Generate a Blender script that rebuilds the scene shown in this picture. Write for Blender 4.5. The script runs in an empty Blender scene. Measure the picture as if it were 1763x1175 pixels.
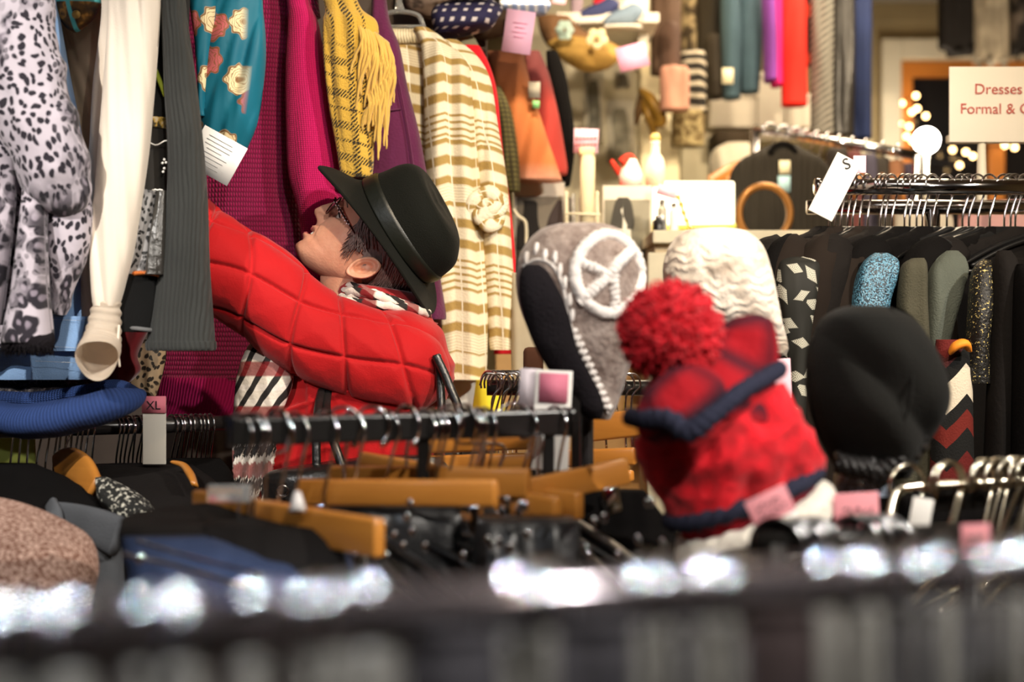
import bpy, bmesh, math, random
from mathutils import Vector, Matrix, noise

# ---------------------------------------------------------------- camera
SC = bpy.context.scene
COL = SC.collection
FPX = 1763.0 * 50.0 / 36.0
CAMZ = 1.5
cam_d = bpy.data.cameras.new('camera'); cam_d.lens = 50; cam_d.sensor_width = 36
cam = bpy.data.objects.new('camera', cam_d); COL.objects.link(cam)
cam.location = (0, 0, CAMZ); cam.rotation_euler = (math.pi / 2, 0, 0)
cam_d.dof.use_dof = True; cam_d.dof.focus_distance = 2.50; cam_d.dof.aperture_fstop = 2.2
cam_d.clip_start = 0.05
SC.camera = cam
# ---------------------------------------------------------------- world, exposure
wd = bpy.data.worlds.new('world'); SC.world = wd; wd.use_nodes = True
wd.node_tree.nodes['Background'].inputs[0].default_value = (0.02, 0.025, 0.04, 1)
wd.node_tree.nodes['Background'].inputs[1].default_value = 1.0
SC.view_settings.view_transform = 'Standard'; SC.view_settings.look = 'None'
SC.view_settings.exposure = 0.14; SC.view_settings.gamma = 1.0
SC.view_settings.use_curve_mapping = False

# ---------------------------------------------------------------- large lights (added fill panels and track spots, all with a fitting)
def lamp(kind, loc, power, col, size=0.1, target=None, angle=90, blend=0.5):
    l = bpy.data.lights.new('lamp_light', kind); l.energy = power; l.color = col
    if kind == 'AREA':
        l.shape = 'RECTANGLE'; l.size = size; l.size_y = size
    else:
        l.shadow_soft_size = size
    if kind == 'SPOT':
        l.spot_size = math.radians(angle); l.spot_blend = blend
    o = bpy.data.objects.new('lamp_light', l); COL.objects.link(o); o.location = loc
    if target is not None:
        o.rotation_euler = (Vector(target) - Vector(loc)).to_track_quat('-Z', 'Y').to_euler()
    return o
WARM = (1.0, 0.80, 0.55); NEUT = (1.0, 0.93, 0.84); COOL = (0.86, 0.92, 1.0)
# (location, power, colour, target, cone)
SPOTS = [((1.90, 0.60, 2.78), 125, NEUT, (-0.35, 2.5, 1.5), 56),
         ((-1.20, 0.15, 2.78), 112, NEUT, (-1.05, 2.3, 1.6), 36),
         ((0.35, 1.15, 2.78), 62, WARM, (0.15, 3.0, 1.75), 66),
         ((1.75, 1.2, 2.78), 44, WARM, (1.15, 2.7, 1.5), 70),
         ((0.55, -0.3, 2.78), 75, NEUT, (0.35, 1.7, 1.3), 60),
         ((1.0, 2.9, 2.78), 50, WARM, (0.75, 4.4, 1.75), 85),
         ((0.1, 3.1, 2.78), 34, WARM, (0.3, 4.3, 1.7), 80),
         ((2.2, 3.6, 2.78), 42, WARM, (1.6, 5.4, 1.7), 90),
         ((-1.4, -0.2, 2.78), 22, COOL, (-1.0, 2.3, 1.2), 60),
         ((0.70, 0.10, 2.72), 330, COOL, (0.02, 0.74, 1.37), 40)]
FILL_PANELS = [((0.1, 1.2, 2.97), 6, NEUT, 0.9), ((1.1, 4.4, 2.97), 30, WARM, 0.9)]  # unseen soft area lights, added as general fill
for loc, pw, col, tg, an in SPOTS:
    lamp('SPOT', (Vector(loc) + (Vector(tg) - Vector(loc)).normalized() * 0.10), pw * 1.6, col, 0.022, tg, an, 0.55)
for loc, pw, col, sz in FILL_PANELS:
    lamp('AREA', (loc[0], loc[1], loc[2] - 0.03), pw, col, sz, (loc[0], loc[1], 0))

# ---------------------------------------------------------------- helpers
def P(px, py, d):
    return Vector(((px - 881.5) * d / FPX, d, CAMZ - (py - 587.5) * d / FPX))
def S(px, d=2.5):
    return px * d / FPX
def tag(o, label, cat=None, group=None):
    o['label'] = label
    if cat: o['category'] = cat
    if group: o['group'] = group
    return o
def thing(name, label, cat, loc=(0, 0, 0), group=None, rz=0):
    o = bpy.data.objects.new(name, None); COL.objects.link(o)
    o.location = loc; o.rotation_euler = (0, 0, rz); o.empty_display_size = 0.05
    return tag(o, label, cat, group)
def mk(name, bm, mt, parent=None, smooth=True, world=True, normals=True):
    """one mesh object; world=True: the mesh is in world coordinates"""
    if normals: bmesh.ops.recalc_face_normals(bm, faces=bm.faces)
    me = bpy.data.meshes.new(name)
    off = Vector((0, 0, 0))
    if parent is None and world and bm.verts:
        xs = [v.co.x for v in bm.verts]; ys = [v.co.y for v in bm.verts]; zs = [v.co.z for v in bm.verts]
        off = Vector(((min(xs) + max(xs)) / 2, (min(ys) + max(ys)) / 2, min(zs)))
    elif parent is not None and world:
        p = parent; 
        while p: off += Vector(p.location); p = p.parent
    if off.length > 0: bmesh.ops.translate(bm, verts=bm.verts, vec=-off)
    for f in bm.faces: f.smooth = smooth
    bm.to_mesh(me); bm.free()
    for m in (mt if isinstance(mt, (list, tuple)) else [mt]): me.materials.append(m)
    o = bpy.data.objects.new(name, me); COL.objects.link(o)
    if parent is None: o.location = off
    else: o.parent = parent
    return o
def copy_tree(o, parent=None):
    c = o.copy(); COL.objects.link(c); c.parent = parent
    for ch in o.children: copy_tree(ch, c)
    return c
def catmull(rows, m):
    n = len(rows); out = []
    for i in range(m):
        t = i / (m - 1) * (n - 1); k = min(int(t), n - 2); f = t - k
        p0 = rows[max(k - 1, 0)]; p1 = rows[k]; p2 = rows[k + 1]; p3 = rows[min(k + 2, n - 1)]
        r = []
        for a, b, c, d in zip(p0, p1, p2, p3):
            # monotone-ish: limit tangents
            m1 = (c - a) / 2; m2 = (d - b) / 2
            f2 = f * f; f3 = f2 * f
            r.append((2 * f3 - 3 * f2 + 1) * b + (f3 - 2 * f2 + f) * m1 + (-2 * f3 + 3 * f2) * c + (f3 - f2) * m2)
        out.append(r)
    return out
def nz(x, y, z=0.0):
    return noise.noise(Vector((x, y, z)))
def ridge(x, y, z=0.0):
    return 1 - 2 * abs(nz(x, y, z))
def loft(rows, n=56, m=60, amp=0.006, fx=22, fz=2.2, seed=0, hollow=0.0, ex=2.3, bm=None, d2=None, shear=0.0, jag=0.0, wav=0.0):
    """cloth-like closed volume: rows = (py, x_left, x_right, depth, half thickness m); real distance and size from the pixel."""
    bm = bm or bmesh.new(); uvl = bm.loops.layers.uv.verify()
    R = catmull(rows, m); rings = []; us = []; vs = []; vlen = 0; prev = None
    for i, (py, xl, xr, d, th) in enumerate(R):
        c = P((xl + xr) / 2, py, d); hw = S(max(xr - xl, 1) / 2, d)
        if prev is not None: vlen += (c - prev).length
        prev = c; ring = []; ur = []
        for j in range(n):
            t = 2 * math.pi * j / n; ct = math.cos(t); st = math.sin(t)
            cx = math.copysign(abs(ct) ** (2 / ex), ct); cy = math.copysign(abs(st) ** (2 / ex), st)
            xx = c.x + hw * cx
            fo = amp * (0.65 * ridge(xx * fx + seed * 7.1 + shear * c.z * fx, c.z * fz, seed) + 0.5 * nz(xx * fx * 2.3 + seed + shear * c.z * fx, c.z * fz * 2, seed + 3)) - amp * 0.3
            side = -1 if st < 0 else 1
            yy = c.y + (th * cy) + (fo if st < 0 else -fo * 0.6 + 0) * (1 if side < 0 else 1)
            zz = c.z + wav * math.sin(xx * 40 + seed) * (i / (m - 1)) ** 3
            if jag and (i == m - 1): zz += jag * nz(xx * 60, seed)
            ring.append(bm.verts.new((xx, yy, zz))); ur.append(xx - c.x + fo * 0.8 + (0 if st < 0 else 2.0))
        rings.append(ring); us.append(ur); vs.append(vlen)
    def quad(a, b, c_, d_, uvs):
        try: f = bm.faces.new((a, b, c_, d_))
        except ValueError: return
        for l, uv in zip(f.loops, uvs): l[uvl].uv = uv
    for i in range(m - 1):
        for j in range(n):
            k = (j + 1) % n
            quad(rings[i][j], rings[i][k], rings[i + 1][k], rings[i + 1][j],
                 ((us[i][j], vs[i]), (us[i][k], vs[i]), (us[i + 1][k], vs[i + 1]), (us[i + 1][j], vs[i + 1])))
    f = bm.faces.new(rings[0][::-1])
    for l in f.loops: l[uvl].uv = (0, 0)
    last = rings[-1]
    if hollow > 0:
        cc = sum((v.co for v in last), Vector()) / n
        for s, dz in ((0.90, 0.0), (0.86, hollow * 0.4), (0.7, hollow)):
            nr = [bm.verts.new(cc + (v.co - cc) * s + Vector((0, 0, dz))) for v in rings[-1]]
            for j in range(n):
                k = (j + 1) % n; quad(last[j], last[k], nr[k], nr[j], ((us[-1][j], vs[-1] + 1 - s), (us[-1][k], vs[-1] + 1 - s), (us[-1][k], vs[-1] + 1.1 - s), (us[-1][j], vs[-1] + 1.1 - s)))
            last = nr
    f = bm.faces.new(last)
    for l in f.loops: l[uvl].uv = (0, vs[-1])
    return bm
def sweep(path, rad, n=16, m=None, ref=(0, 1, 0), disp=None, bm=None, caps=True, closed=False, ex=2.0):
    """tube along path; rad = list of r or (a,b)"""
    bm = bm or bmesh.new(); uvl = bm.loops.layers.uv.verify()
    rad = [(r, r) if not isinstance(r, (tuple, list)) else r for r in rad]
    if len(rad) == 1: rad = rad * len(path)
    rows = [tuple(p) + tuple(r) for p, r in zip(path, rad)]
    if m: rows = catmull(rows, m)
    N = len(rows); C = [Vector(r[:3]) for r in rows]; rings = []; v = 0; vs = []; ref = Vector(ref)
    for i in range(N):
        if closed: T = C[(i + 1) % N] - C[i - 1]
        else: T = C[min(i + 1, N - 1)] - C[max(i - 1, 0)]
        T = T.normalized() if T.length > 1e-9 else Vector((0, 0, -1))
        A = T.cross(ref)
        if A.length < 1e-4: A = T.cross(Vector((0.3, 0.1, 1)))
        A.normalize(); B = A.cross(T).normalized()
        if i: v += (C[i] - C[i - 1]).length
        vs.append(v); ring = []
        for j in range(n):
            t = 2 * math.pi * j / n; a, b = rows[i][3], rows[i][4]
            ct, st = math.cos(t), math.sin(t)
            if ex != 2.0: ct = math.copysign(abs(ct) ** (2 / ex), ct); st = math.copysign(abs(st) ** (2 / ex), st)
            off = A * (a * ct) + B * (b * st)
            if disp: off = off + off.normalized() * disp(t, v, i / (N - 1), C[i] + off)
            ring.append(bm.verts.new(C[i] + off))
        rings.append(ring)
    rr = max(sum(rows[N // 2][3:5]) / 2, 1e-4)
    for i in range(N if closed else N - 1):
        i2 = (i + 1) % N
        for j in range(n):
            k = (j + 1) % n
            try: f = bm.faces.new((rings[i][j], rings[i][k], rings[i2][k], rings[i2][j]))
            except ValueError: continue
            u0 = 2 * math.pi * j / n * rr; u1 = 2 * math.pi * (j + 1) / n * rr; v1 = vs[i2] if i2 else v
            for l, uv in zip(f.loops, ((u0, vs[i]), (u1, vs[i]), (u1, v1), (u0, v1))): l[uvl].uv = uv
    if caps and not closed:
        bm.faces.new(rings[0][::-1]); bm.faces.new(rings[-1])
    return bm
def box(c, s, bm=None, rot=None, bev=0.0):
    bm = bm or bmesh.new(); uvl = bm.loops.layers.uv.verify()
    M_ = Matrix.Translation(Vector(c)) @ (rot.to_4x4() if rot else Matrix.Identity(4))
    r = bmesh.ops.create_cube(bm, size=1.0)
    vs = r['verts']
    for v in vs: v.co = Vector((v.co.x * s[0], v.co.y * s[1], v.co.z * s[2]))
    if bev:
        es = list({e for v in vs for e in v.link_edges})
        g = bmesh.ops.bevel(bm, geom=es, offset=bev, segments=2, affect='EDGES', profile=0.5)
        vs = list({v for f in g['faces'] for v in f.verts} | {v for v in vs if v.is_valid})
    for f in {f for v in vs for f in v.link_faces}:
        nrm = f.normal
        for l in f.loops:
            co = l.vert.co; l[uvl].uv = (co.x, co.z) if abs(s[1]) <= min(s[0], s[2]) else ((co.x, co.y) if s[2] < s[0] else (co.y, co.z))
    for v in vs: v.co = M_ @ v.co
    return bm
def beam(a, b, w, h, bev=0.002, bm=None, up=(0, 0, 1)):
    a = Vector(a); b = Vector(b); X = (b - a); L = X.length; X.normalize()
    Y = Vector(up).cross(X).normalized(); Z = X.cross(Y)
    rot = Matrix((X, Y, Z)).transposed()
    return box((a + b) / 2, (L, w, h), bm, rot, bev)
def card(cx, cy, d, w, h, roll=0, yaw=0, t=0.0015, bm=None, bev=0.0):
    """w,h in px at depth d"""
    rot = Matrix.Rotation(yaw, 3, 'Z') @ Matrix.Rotation(roll, 3, 'Y')
    return box(P(cx, cy, d), (S(w, d), t, S(h, d)), bm, rot, bev)
def ball(c, r, bm=None, seg=16, sc=(1, 1, 1), rot=None):
    bm = bm or bmesh.new()
    M_ = Matrix.Translation(Vector(c)) @ (rot.to_4x4() if rot else Matrix.Identity(4)) @ Matrix.Diagonal((r * sc[0], r * sc[1], r * sc[2], 1))
    bmesh.ops.create_uvsphere(bm, u_segments=seg, v_segments=max(seg // 2, 6), radius=1, matrix=M_)
    return bm
def lathe(prof, c, n=32, bm=None, fn=None):
    """prof = [(r,z)]"""
    bm = bm or bmesh.new(); c = Vector(c); rings = []
    for r, z in prof:
        ring = []
        for j in range(n):
            t = 2 * math.pi * j / n; p = Vector((r * math.cos(t), r * math.sin(t), z))
            if fn: p = fn(p, t, r, z)
            ring.append(bm.verts.new(c + p))
        rings.append(ring)
    for a, b in zip(rings, rings[1:]):
        for j in range(n):
            k = (j + 1) % n; bm.faces.new((a[j], a[k], b[k], b[j]))
    bm.faces.new(rings[0][::-1]); bm.faces.new(rings[-1])
    return bm
def text(name, s, size, loc, mt, parent, rot=(math.pi / 2, 0, 0), align='CENTER', ext=0.0003):
    cu = bpy.data.curves.new(name, 'FONT'); cu.body = s; cu.size = size; cu.align_x = align; cu.align_y = 'CENTER'; cu.extrude = ext
    o = bpy.data.objects.new(name, cu); COL.objects.link(o)
    me = bpy.data.meshes.new_from_object(o.evaluated_get(bpy.context.evaluated_depsgraph_get()))
    bpy.data.objects.remove(o); me.materials.clear(); me.materials.append(mt)
    o = bpy.data.objects.new(name, me); COL.objects.link(o); o.parent = parent
    off = Vector(); p = parent
    while p: off += Vector(p.location); p = p.parent
    o.location = Vector(loc) - off; o.rotation_euler = rot
    return o

# ---------------------------------------------------------------- materials
class NT:
    def __init__(s, name):
        s.m = bpy.data.materials.new(name); s.m.use_nodes = True; s.t = s.m.node_tree
        s.b = s.t.nodes['Principled BSDF']; s.tc = s.t.nodes.new('ShaderNodeTexCoord')
    def lk(s, sock, v):
        if isinstance(v, bpy.types.NodeSocket): s.t.links.new(v, sock)
        elif v is not None:
            if hasattr(sock, 'default_value'):
                if sock.type == 'RGBA' and len(v) == 3: v = (*v, 1)
                sock.default_value = v
    def nd(s, typ, ins=None, **kw):
        n = s.t.nodes.new('ShaderNode' + typ)
        for k, v in kw.items(): setattr(n, k, v)
        for k, v in (ins or {}).items(): s.lk(n.inputs[k], v)
        return n
    def ma(s, op, a, b=0.0, c=0.0):
        n = s.nd('Math', operation=op); s.lk(n.inputs[0], a); s.lk(n.inputs[1], b); s.lk(n.inputs[2], c); return n.outputs[0]
    def mix(s, f, a, b):
        n = s.nd('Mix', data_type='RGBA'); s.lk(n.inputs[0], f); s.lk(n.inputs[6], a); s.lk(n.inputs[7], b); return n.outputs[2]
    def map(s, sc, kind='Object', rot=(0, 0, 0)):
        n = s.nd('Mapping', {'Vector': s.tc.outputs[kind], 'Scale': sc if isinstance(sc, tuple) else (sc, sc, sc), 'Rotation': rot}); return n.outputs[0]
    def noise(s, sc, kind='Object', detail=3, rough=0.5, dist=0.0, vec=None):
        n = s.nd('TexNoise', {'Vector': vec or s.map(sc, kind), 'Scale': 1.0, 'Detail': detail, 'Roughness': rough, 'Distortion': dist}); return n.outputs[0]
    def uv(s):
        n = s.nd('SeparateXYZ', {0: s.tc.outputs['UV']}); return n.outputs[0], n.outputs[1]
    def xyz(s):
        n = s.nd('SeparateXYZ', {0: s.tc.outputs['Object']}); return n.outputs
    def ramp(s, f, stops, interp='LINEAR'):
        n = s.nd('ValToRGB', {0: f}); cr = n.color_ramp; cr.interpolation = interp
        while len(cr.elements) < len(stops): cr.elements.new(0.5)
        for e, (p, c) in zip(cr.elements, stops): e.position = p; e.color = (*c, 1)
        return n.outputs[0]
    def step(s, x, edge, w=0.02):
        return s.nd('MapRange', {0: x, 1: edge - w, 2: edge + w, 3: 0.0, 4: 1.0}).outputs[0]
    def band(s, x, period, width, soft=0.04, off=0.0):
        """1 inside a stripe of width fraction, repeating"""
        f = s.ma('FRACT', s.ma('ADD', s.ma('DIVIDE', x, period), off + 100.0))
        return s.ma('MULTIPLY', s.step(f, 0.02 + soft / 2, soft / 2 + .001), s.ma('SUBTRACT', 1.0, s.step(f, width, soft / 2 + .001)))
    def bump(s, h, strength=0.5, dist=0.002):
        n = s.nd('Bump', {'Height': h, 'Strength': strength, 'Distance': dist}); s.lk(s.b.inputs['Normal'], n.outputs[0])
def knit_h(s, su, sv):
    u, v = s.uv()
    a = s.ma('ABSOLUTE', s.ma('SINE', s.ma('MULTIPLY', u, su * math.pi)))
    b = s.ma('ABSOLUTE', s.ma('SINE', s.ma('ADD', s.ma('MULTIPLY', v, sv * math.pi), s.ma('MULTIPLY', a, 1.2))))
    return s.ma('MULTIPLY', a, b)
def M(name, col, rough=0.85, metal=0.0, bump=None, spec=0.3, sheen=0.0, emit=None, var=0.15, fn=None, alpha=None, trans=None, coat=0):
    s = NT(name); b = s.b
    if callable(col): c = col(s)
    else:
        c = col
        if var and not metal:
            n = s.noise(9.0, detail=4); k = s.nd('MapRange', {0: n, 1: 0.3, 2: 0.7, 3: 1 - var, 4: 1 + var}).outputs[0]
            c = s.nd('VectorMath', {0: tuple(col)}, operation='SCALE'); s.lk(c.inputs[3], k); c = c.outputs[0]
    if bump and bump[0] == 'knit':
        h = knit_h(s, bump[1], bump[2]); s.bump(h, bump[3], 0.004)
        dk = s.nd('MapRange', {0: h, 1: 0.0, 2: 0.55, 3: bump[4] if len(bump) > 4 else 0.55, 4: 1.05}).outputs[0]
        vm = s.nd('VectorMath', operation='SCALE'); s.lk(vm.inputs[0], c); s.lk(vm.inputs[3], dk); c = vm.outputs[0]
    elif bump and bump[0] == 'noise': s.bump(s.noise(bump[1], detail=5), bump[2], 0.004)
    elif bump and bump[0] == 'rib':
        u, v = s.uv(); s.bump(s.ma('ABSOLUTE', s.ma('SINE', s.ma('MULTIPLY', s.ma('ADD', u, s.ma('MULTIPLY', s.noise(12.0), 0.012)), bump[1]))), bump[2], 0.003)
    s.lk(b.inputs['Base Color'], c)
    b.inputs['Roughness'].default_value = rough; b.inputs['Metallic'].default_value = metal
    b.inputs['Specular IOR Level'].default_value = spec
    if sheen: b.inputs['Sheen Weight'].default_value = sheen; b.inputs['Sheen Roughness'].default_value = 0.5
    if emit: b.inputs['Emission Color'].default_value = (*emit[0], 1); b.inputs['Emission Strength'].default_value = emit[1]
    if trans: b.inputs['Transmission Weight'].default_value = trans
    if coat: b.inputs['Coat Weight'].default_value = coat; b.inputs['Coat Roughness'].default_value = 0.15
    if alpha: b.inputs['Alpha'].default_value = alpha
    if fn: fn(s)
    return s.m
def leopard_col(sc, dark, mid, light, u=True, ):
    def f(s):
        vec = s.map((sc, sc * 0.72, sc), 'UV' if u else 'Object')
        nn = s.nd('TexNoise', {'Vector': vec, 'Scale': 0.9, 'Detail': 2.0}).outputs[1]
        vv = s.nd('VectorMath', {0: nn, 1: (0.9, 0.9, 0.9)}, operation='MULTIPLY').outputs[0]
        vec2 = s.nd('VectorMath', {0: vec, 1: vv}, operation='ADD').outputs[0]
        d = s.nd('TexVoronoi', {'Vector': vec2, 'Scale': 1.0}, feature='F1', voronoi_dimensions='2D' if u else '3D').outputs[0]
        ringc = s.ma('MULTIPLY', s.step(d, 0.16, 0.05), s.ma('SUBTRACT', 1.0, s.step(d, 0.50, 0.05)))
        brk = s.step(s.noise(sc * 0.55, 'UV' if u else 'Object', 2), 0.36, 0.05)
        m1 = s.ma('MULTIPLY', ringc, brk)
        d2 = s.nd('TexVoronoi', {'Vector': vec2, 'Scale': 2.3}, voronoi_dimensions='2D' if u else '3D').outputs[0]
        m2 = s.ma('SUBTRACT', 1.0, s.step(d2, 0.34, 0.06))
        big = s.step(s.noise(5.5, 'UV' if u else 'Object', 2), 0.50, 0.06)
        mask = s.ma('ADD', s.ma('MULTIPLY', m1, big), s.ma('MULTIPLY', m2, s.ma('SUBTRACT', 1.0, big)))
        base = s.mix(big, light, s.mix(s.step(d, 0.32, 0.1), mid, light))
        return s.mix(s.ma('MINIMUM', mask, 1.0), base, dark)
    return f
chrome = M('chrome', (0.70, 0.70, 0.73), 0.09, 1.0, var=0)
nickel = M('brushed_nickel', (0.66, 0.60, 0.48), 0.2, 1.0, var=0)
blackplastic = M('black_plastic', (0.006, 0.006, 0.0065), 0.32, spec=0.5, var=0)
clearplastic = M('clear_plastic', (0.93, 0.95, 0.93), 0.08, var=0, trans=0.85)
def woodcol(a, b):
    def f(s):
        return s.mix(s.noise((8.0, 8.0, 60.0), 'Object', 4, dist=1.0), a, b)
    return f
wood = M('amber_wood', woodcol((0.40, 0.145, 0.022), (0.56, 0.23, 0.04)), 0.35, spec=0.5, coat=0.3)
walnut = M('brown_wood', woodcol((0.16, 0.06, 0.025), (0.24, 0.10, 0.04)), 0.4)
paperw = M('white_paper', (0.86, 0.83, 0.78), 0.7, var=0.03)
paperp = M('pink_paper', (0.86, 0.34, 0.38), 0.7, var=0.04)
palepink = M('pale_pink_paper', (0.9, 0.55, 0.66), 0.7, var=0.03)
ink = M('black_ink', (0.01, 0.01, 0.012), 0.6, var=0)
redink = M('red_ink', (0.55, 0.12, 0.10), 0.6, var=0)
greyink = M('grey_ink', (0.33, 0.33, 0.35), 0.7, var=0)
blackcl = M('black_cloth', (0.005, 0.0045, 0.0045), 0.95, bump=('noise', 300.0, 0.3), spec=0.05)
blackcl2 = M('black_jersey', (0.009, 0.0075, 0.007), 0.85, bump=('noise', 120.0, 0.3), spec=0.10)
darkrail = M('black_rail_paint', (0.018, 0.016, 0.016), 0.22, spec=0.55, var=0)
# ---------------------------------------------------------------- the room
def struct(name, bm, mt):
    o = mk(name, bm, mt, smooth=False); o['kind'] = 'structure'; return o
plaster = M('khaki_plaster', (0.34, 0.27, 0.15), 0.9, bump=('noise', 60.0, 0.1), var=0.06)
creamwall = M('cream_wall_paint', (0.62, 0.52, 0.34), 0.85, var=0.06)
struct('floor', box((0.3, 3.0, -0.05), (6.0, 9.2, 0.1)), M('floor_boards', woodcol((0.12, 0.07, 0.04), (0.2, 0.12, 0.06)), 0.5))
struct('ceiling', box((0.3, 3.0, 3.05), (6.0, 9.2, 0.1)), M('ceiling_paint', (0.30, 0.27, 0.23), 0.9, var=0.02))
# back wall with a window hole: window spans px 1520..1790 at depth 6.2
D = 6.3
wx0 = P(1548, 0, D).x; wx1 = P(1830, 0, D).x; wz1 = P(0, 104, D).z; wz0 = P(0, 520, D).z
bm = bmesh.new()
box(((-2.6 + wx0) / 2, D + .06, 1.5), (wx0 + 2.6, 0.12, 3.0), bm)
box(((3.2 + wx1) / 2, D + .06, 1.5), (3.2 - wx1, 0.12, 3.0), bm)
box(((wx0 + wx1) / 2, D + .06, (3 + wz1) / 2), (wx1 - wx0, 0.12, 3 - wz1), bm)
box(((wx0 + wx1) / 2, D + .06, wz0 / 2), (wx1 - wx0, 0.12, wz0), bm)
struct('wall_back', bm, plaster)
struct('wall_left', box((-2.65, 3.0, 1.5), (0.1, 9.2, 3.0)), M('umber_wall_paint', (0.16, 0.12, 0.08), 0.85))
struct('wall_right', box((3.25, 3.0, 1.5), (0.1, 9.2, 3.0)), plaster)
struct('wall_front', box((0.3, -1.55, 1.5), (6.0, 0.1, 3.0)), M('dark_brown_wall_paint', (0.07, 0.05, 0.035), 0.85))
struct('wall_partition', box((-1.335, 3.36, 1.5), (2.55, 0.10, 3.0)), M('dark_partition_paint', (0.10, 0.075, 0.06), 0.85))
# window: white casing, orange wood sash, dark pane
cas = M('white_casing_paint', (0.72, 0.66, 0.52), 0.6, var=0.03)
bm = bmesh.new(); cw = S(34, D)
box((wx0 - cw / 2, D - .02, (wz0 + wz1) / 2), (cw, 0.05, wz1 - wz0 + 2 * cw), bm, bev=.005)
box((wx1 + cw / 2, D - .02, (wz0 + wz1) / 2), (cw, 0.05, wz1 - wz0 + 2 * cw), bm, bev=.005)
box(((wx0 + wx1) / 2, D - .02, wz1 + cw / 2), (wx1 - wx0, 0.05, cw), bm, bev=.005)
box(((wx0 + wx1) / 2, D - .02, wz0 - cw / 2), (wx1 - wx0, 0.05, cw), bm, bev=.005)
struct('trim_1', bm, cas)
w1 = thing('window_1', 'dark window with orange wooden sash', None, ((wx0 + wx1) / 2, D, wz0)); w1['kind'] = 'structure'
orange = M('orange_varnished_wood', woodcol((0.50, 0.17, 0.03), (0.66, 0.26, 0.05)), 0.4)
bm = bmesh.new(); fw = S(26, D)
for x in (wx0 + fw / 2, P(1720, 0, D).x, wx1 - fw / 2): box((x, D + .05, (wz0 + wz1) / 2), (fw, 0.06, wz1 - wz0), bm, bev=.004)
for z in (wz1 - fw / 2, wz0 + fw / 2): box(((wx0 + wx1) / 2, D + .05, z), (wx1 - wx0, 0.055, fw), bm, bev=.004)
mk('window_frame', bm, orange, w1, smooth=False)
mk('pane', box(((wx0 + wx1) / 2, D + .06, (wz0 + wz1) / 2), (wx1 - wx0, 0.006, wz1 - wz0)), M('window_glass', (0.03, 0.03, 0.035), 0.03, spec=0.8, var=0, trans=0.6), w1, smooth=False)
# ceiling fittings for the spots, frames for the added fill panels
fit = M('white_track_paint', (0.7, 0.7, 0.68), 0.4, var=0)
glow = M('lamp_face', (1, 0.9, 0.75), 0.4, emit=((1.0, 0.85, 0.62), 12), var=0)
for i, (loc, pw, col, tg, an) in enumerate(SPOTS):
    loc = Vector(loc); dr = (Vector(tg) - loc).normalized()
    t = thing('track_spotlight', ['white ceiling spotlight above the shopper', 'white ceiling spotlight above the left rack', 'white ceiling spotlight above the striped cardigan', 'white ceiling spotlight above the right-hand rail', 'white ceiling spotlight above the hats', 'white ceiling spotlight above the photo stand', 'white ceiling spotlight behind the partition', 'white ceiling spotlight near the back window', 'white ceiling spotlight by the left wall', 'bright white ceiling spotlight over the foreground rail'][i], 'spotlight', loc)
    mk('housing', sweep([loc - dr * .09, loc + dr * .02, loc + dr * .06], [.03, .045, .045], 20), fit, t)
    mk('bulb', sweep([loc + dr * .061, loc + dr * .068], [.036, .034], 20), glow, t)
    mk('stem', sweep([loc - dr * .05, Vector((loc.x, loc.y, 2.999))], [.008, .008], 8), fit, t)
for i, (loc, pw, col, sz) in enumerate(FILL_PANELS):
    t = thing('added_fill_panel', ['square added fill-light panel on the ceiling near the shopper', 'square added fill-light panel on the ceiling towards the back window'][i], 'ceiling light', (loc[0], loc[1], 2.975))
    mk('frame', box((loc[0], loc[1], 2.985), (sz + .06, sz + .06, .026), bev=.004), fit, t, smooth=False)

# ---------------------------------------------------------------- string lights and window lamp
bulbm = M('fairy_bulb_glow', (1, .7, .35), .4, emit=((1.0, .62, .25), 14), var=0)
spt = [(1577, 165), (1553, 178), (1570, 193), (1579, 187), (1594, 200), (1550, 213), (1565, 218), (1561, 235), (1571, 243), (1567, 263), (1640, 258), (1663, 262), (1675, 269), (1652, 285), (1540, 262), (1730, 250), (1747, 254)]
t = thing('string_lights', 'warm fairy lights hung down the inside of the window frame', 'fairy lights', P(1570, 263, 6.275))
mk('wire', sweep([P(x, y, 6.275) for x, y in spt], [.003], 6, m=60), ink, t)
for x, y in spt: mk('bulb', ball(P(x, y, 6.265), S(4.2, 6.2), seg=10), bulbm, t)
t = thing('globe_lamp', 'large round white glowing globe lamp in front of the window', 'lamp', P(1595, 300, 5.9))
mk('globe', ball(P(1595, 242, 5.9), S(21, 5.9), seg=24), M('globe_glow', (1, .95, .85), .4, emit=((1, .93, .8), 25), var=0), t)
mk('stem', sweep([P(1595, 262, 5.9), (P(1595, 0, 5.9).x, 5.9, .02)], [.010, .010], 10), nickel, t); mk('base', lathe([(.14, 0), (.14, .02), (.02, .04)], (P(1595, 0, 5.9).x, 5.9, 0)), nickel, t)
lamp('POINT', P(1595, 242, 5.75), 6, WARM, 0.08)
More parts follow.
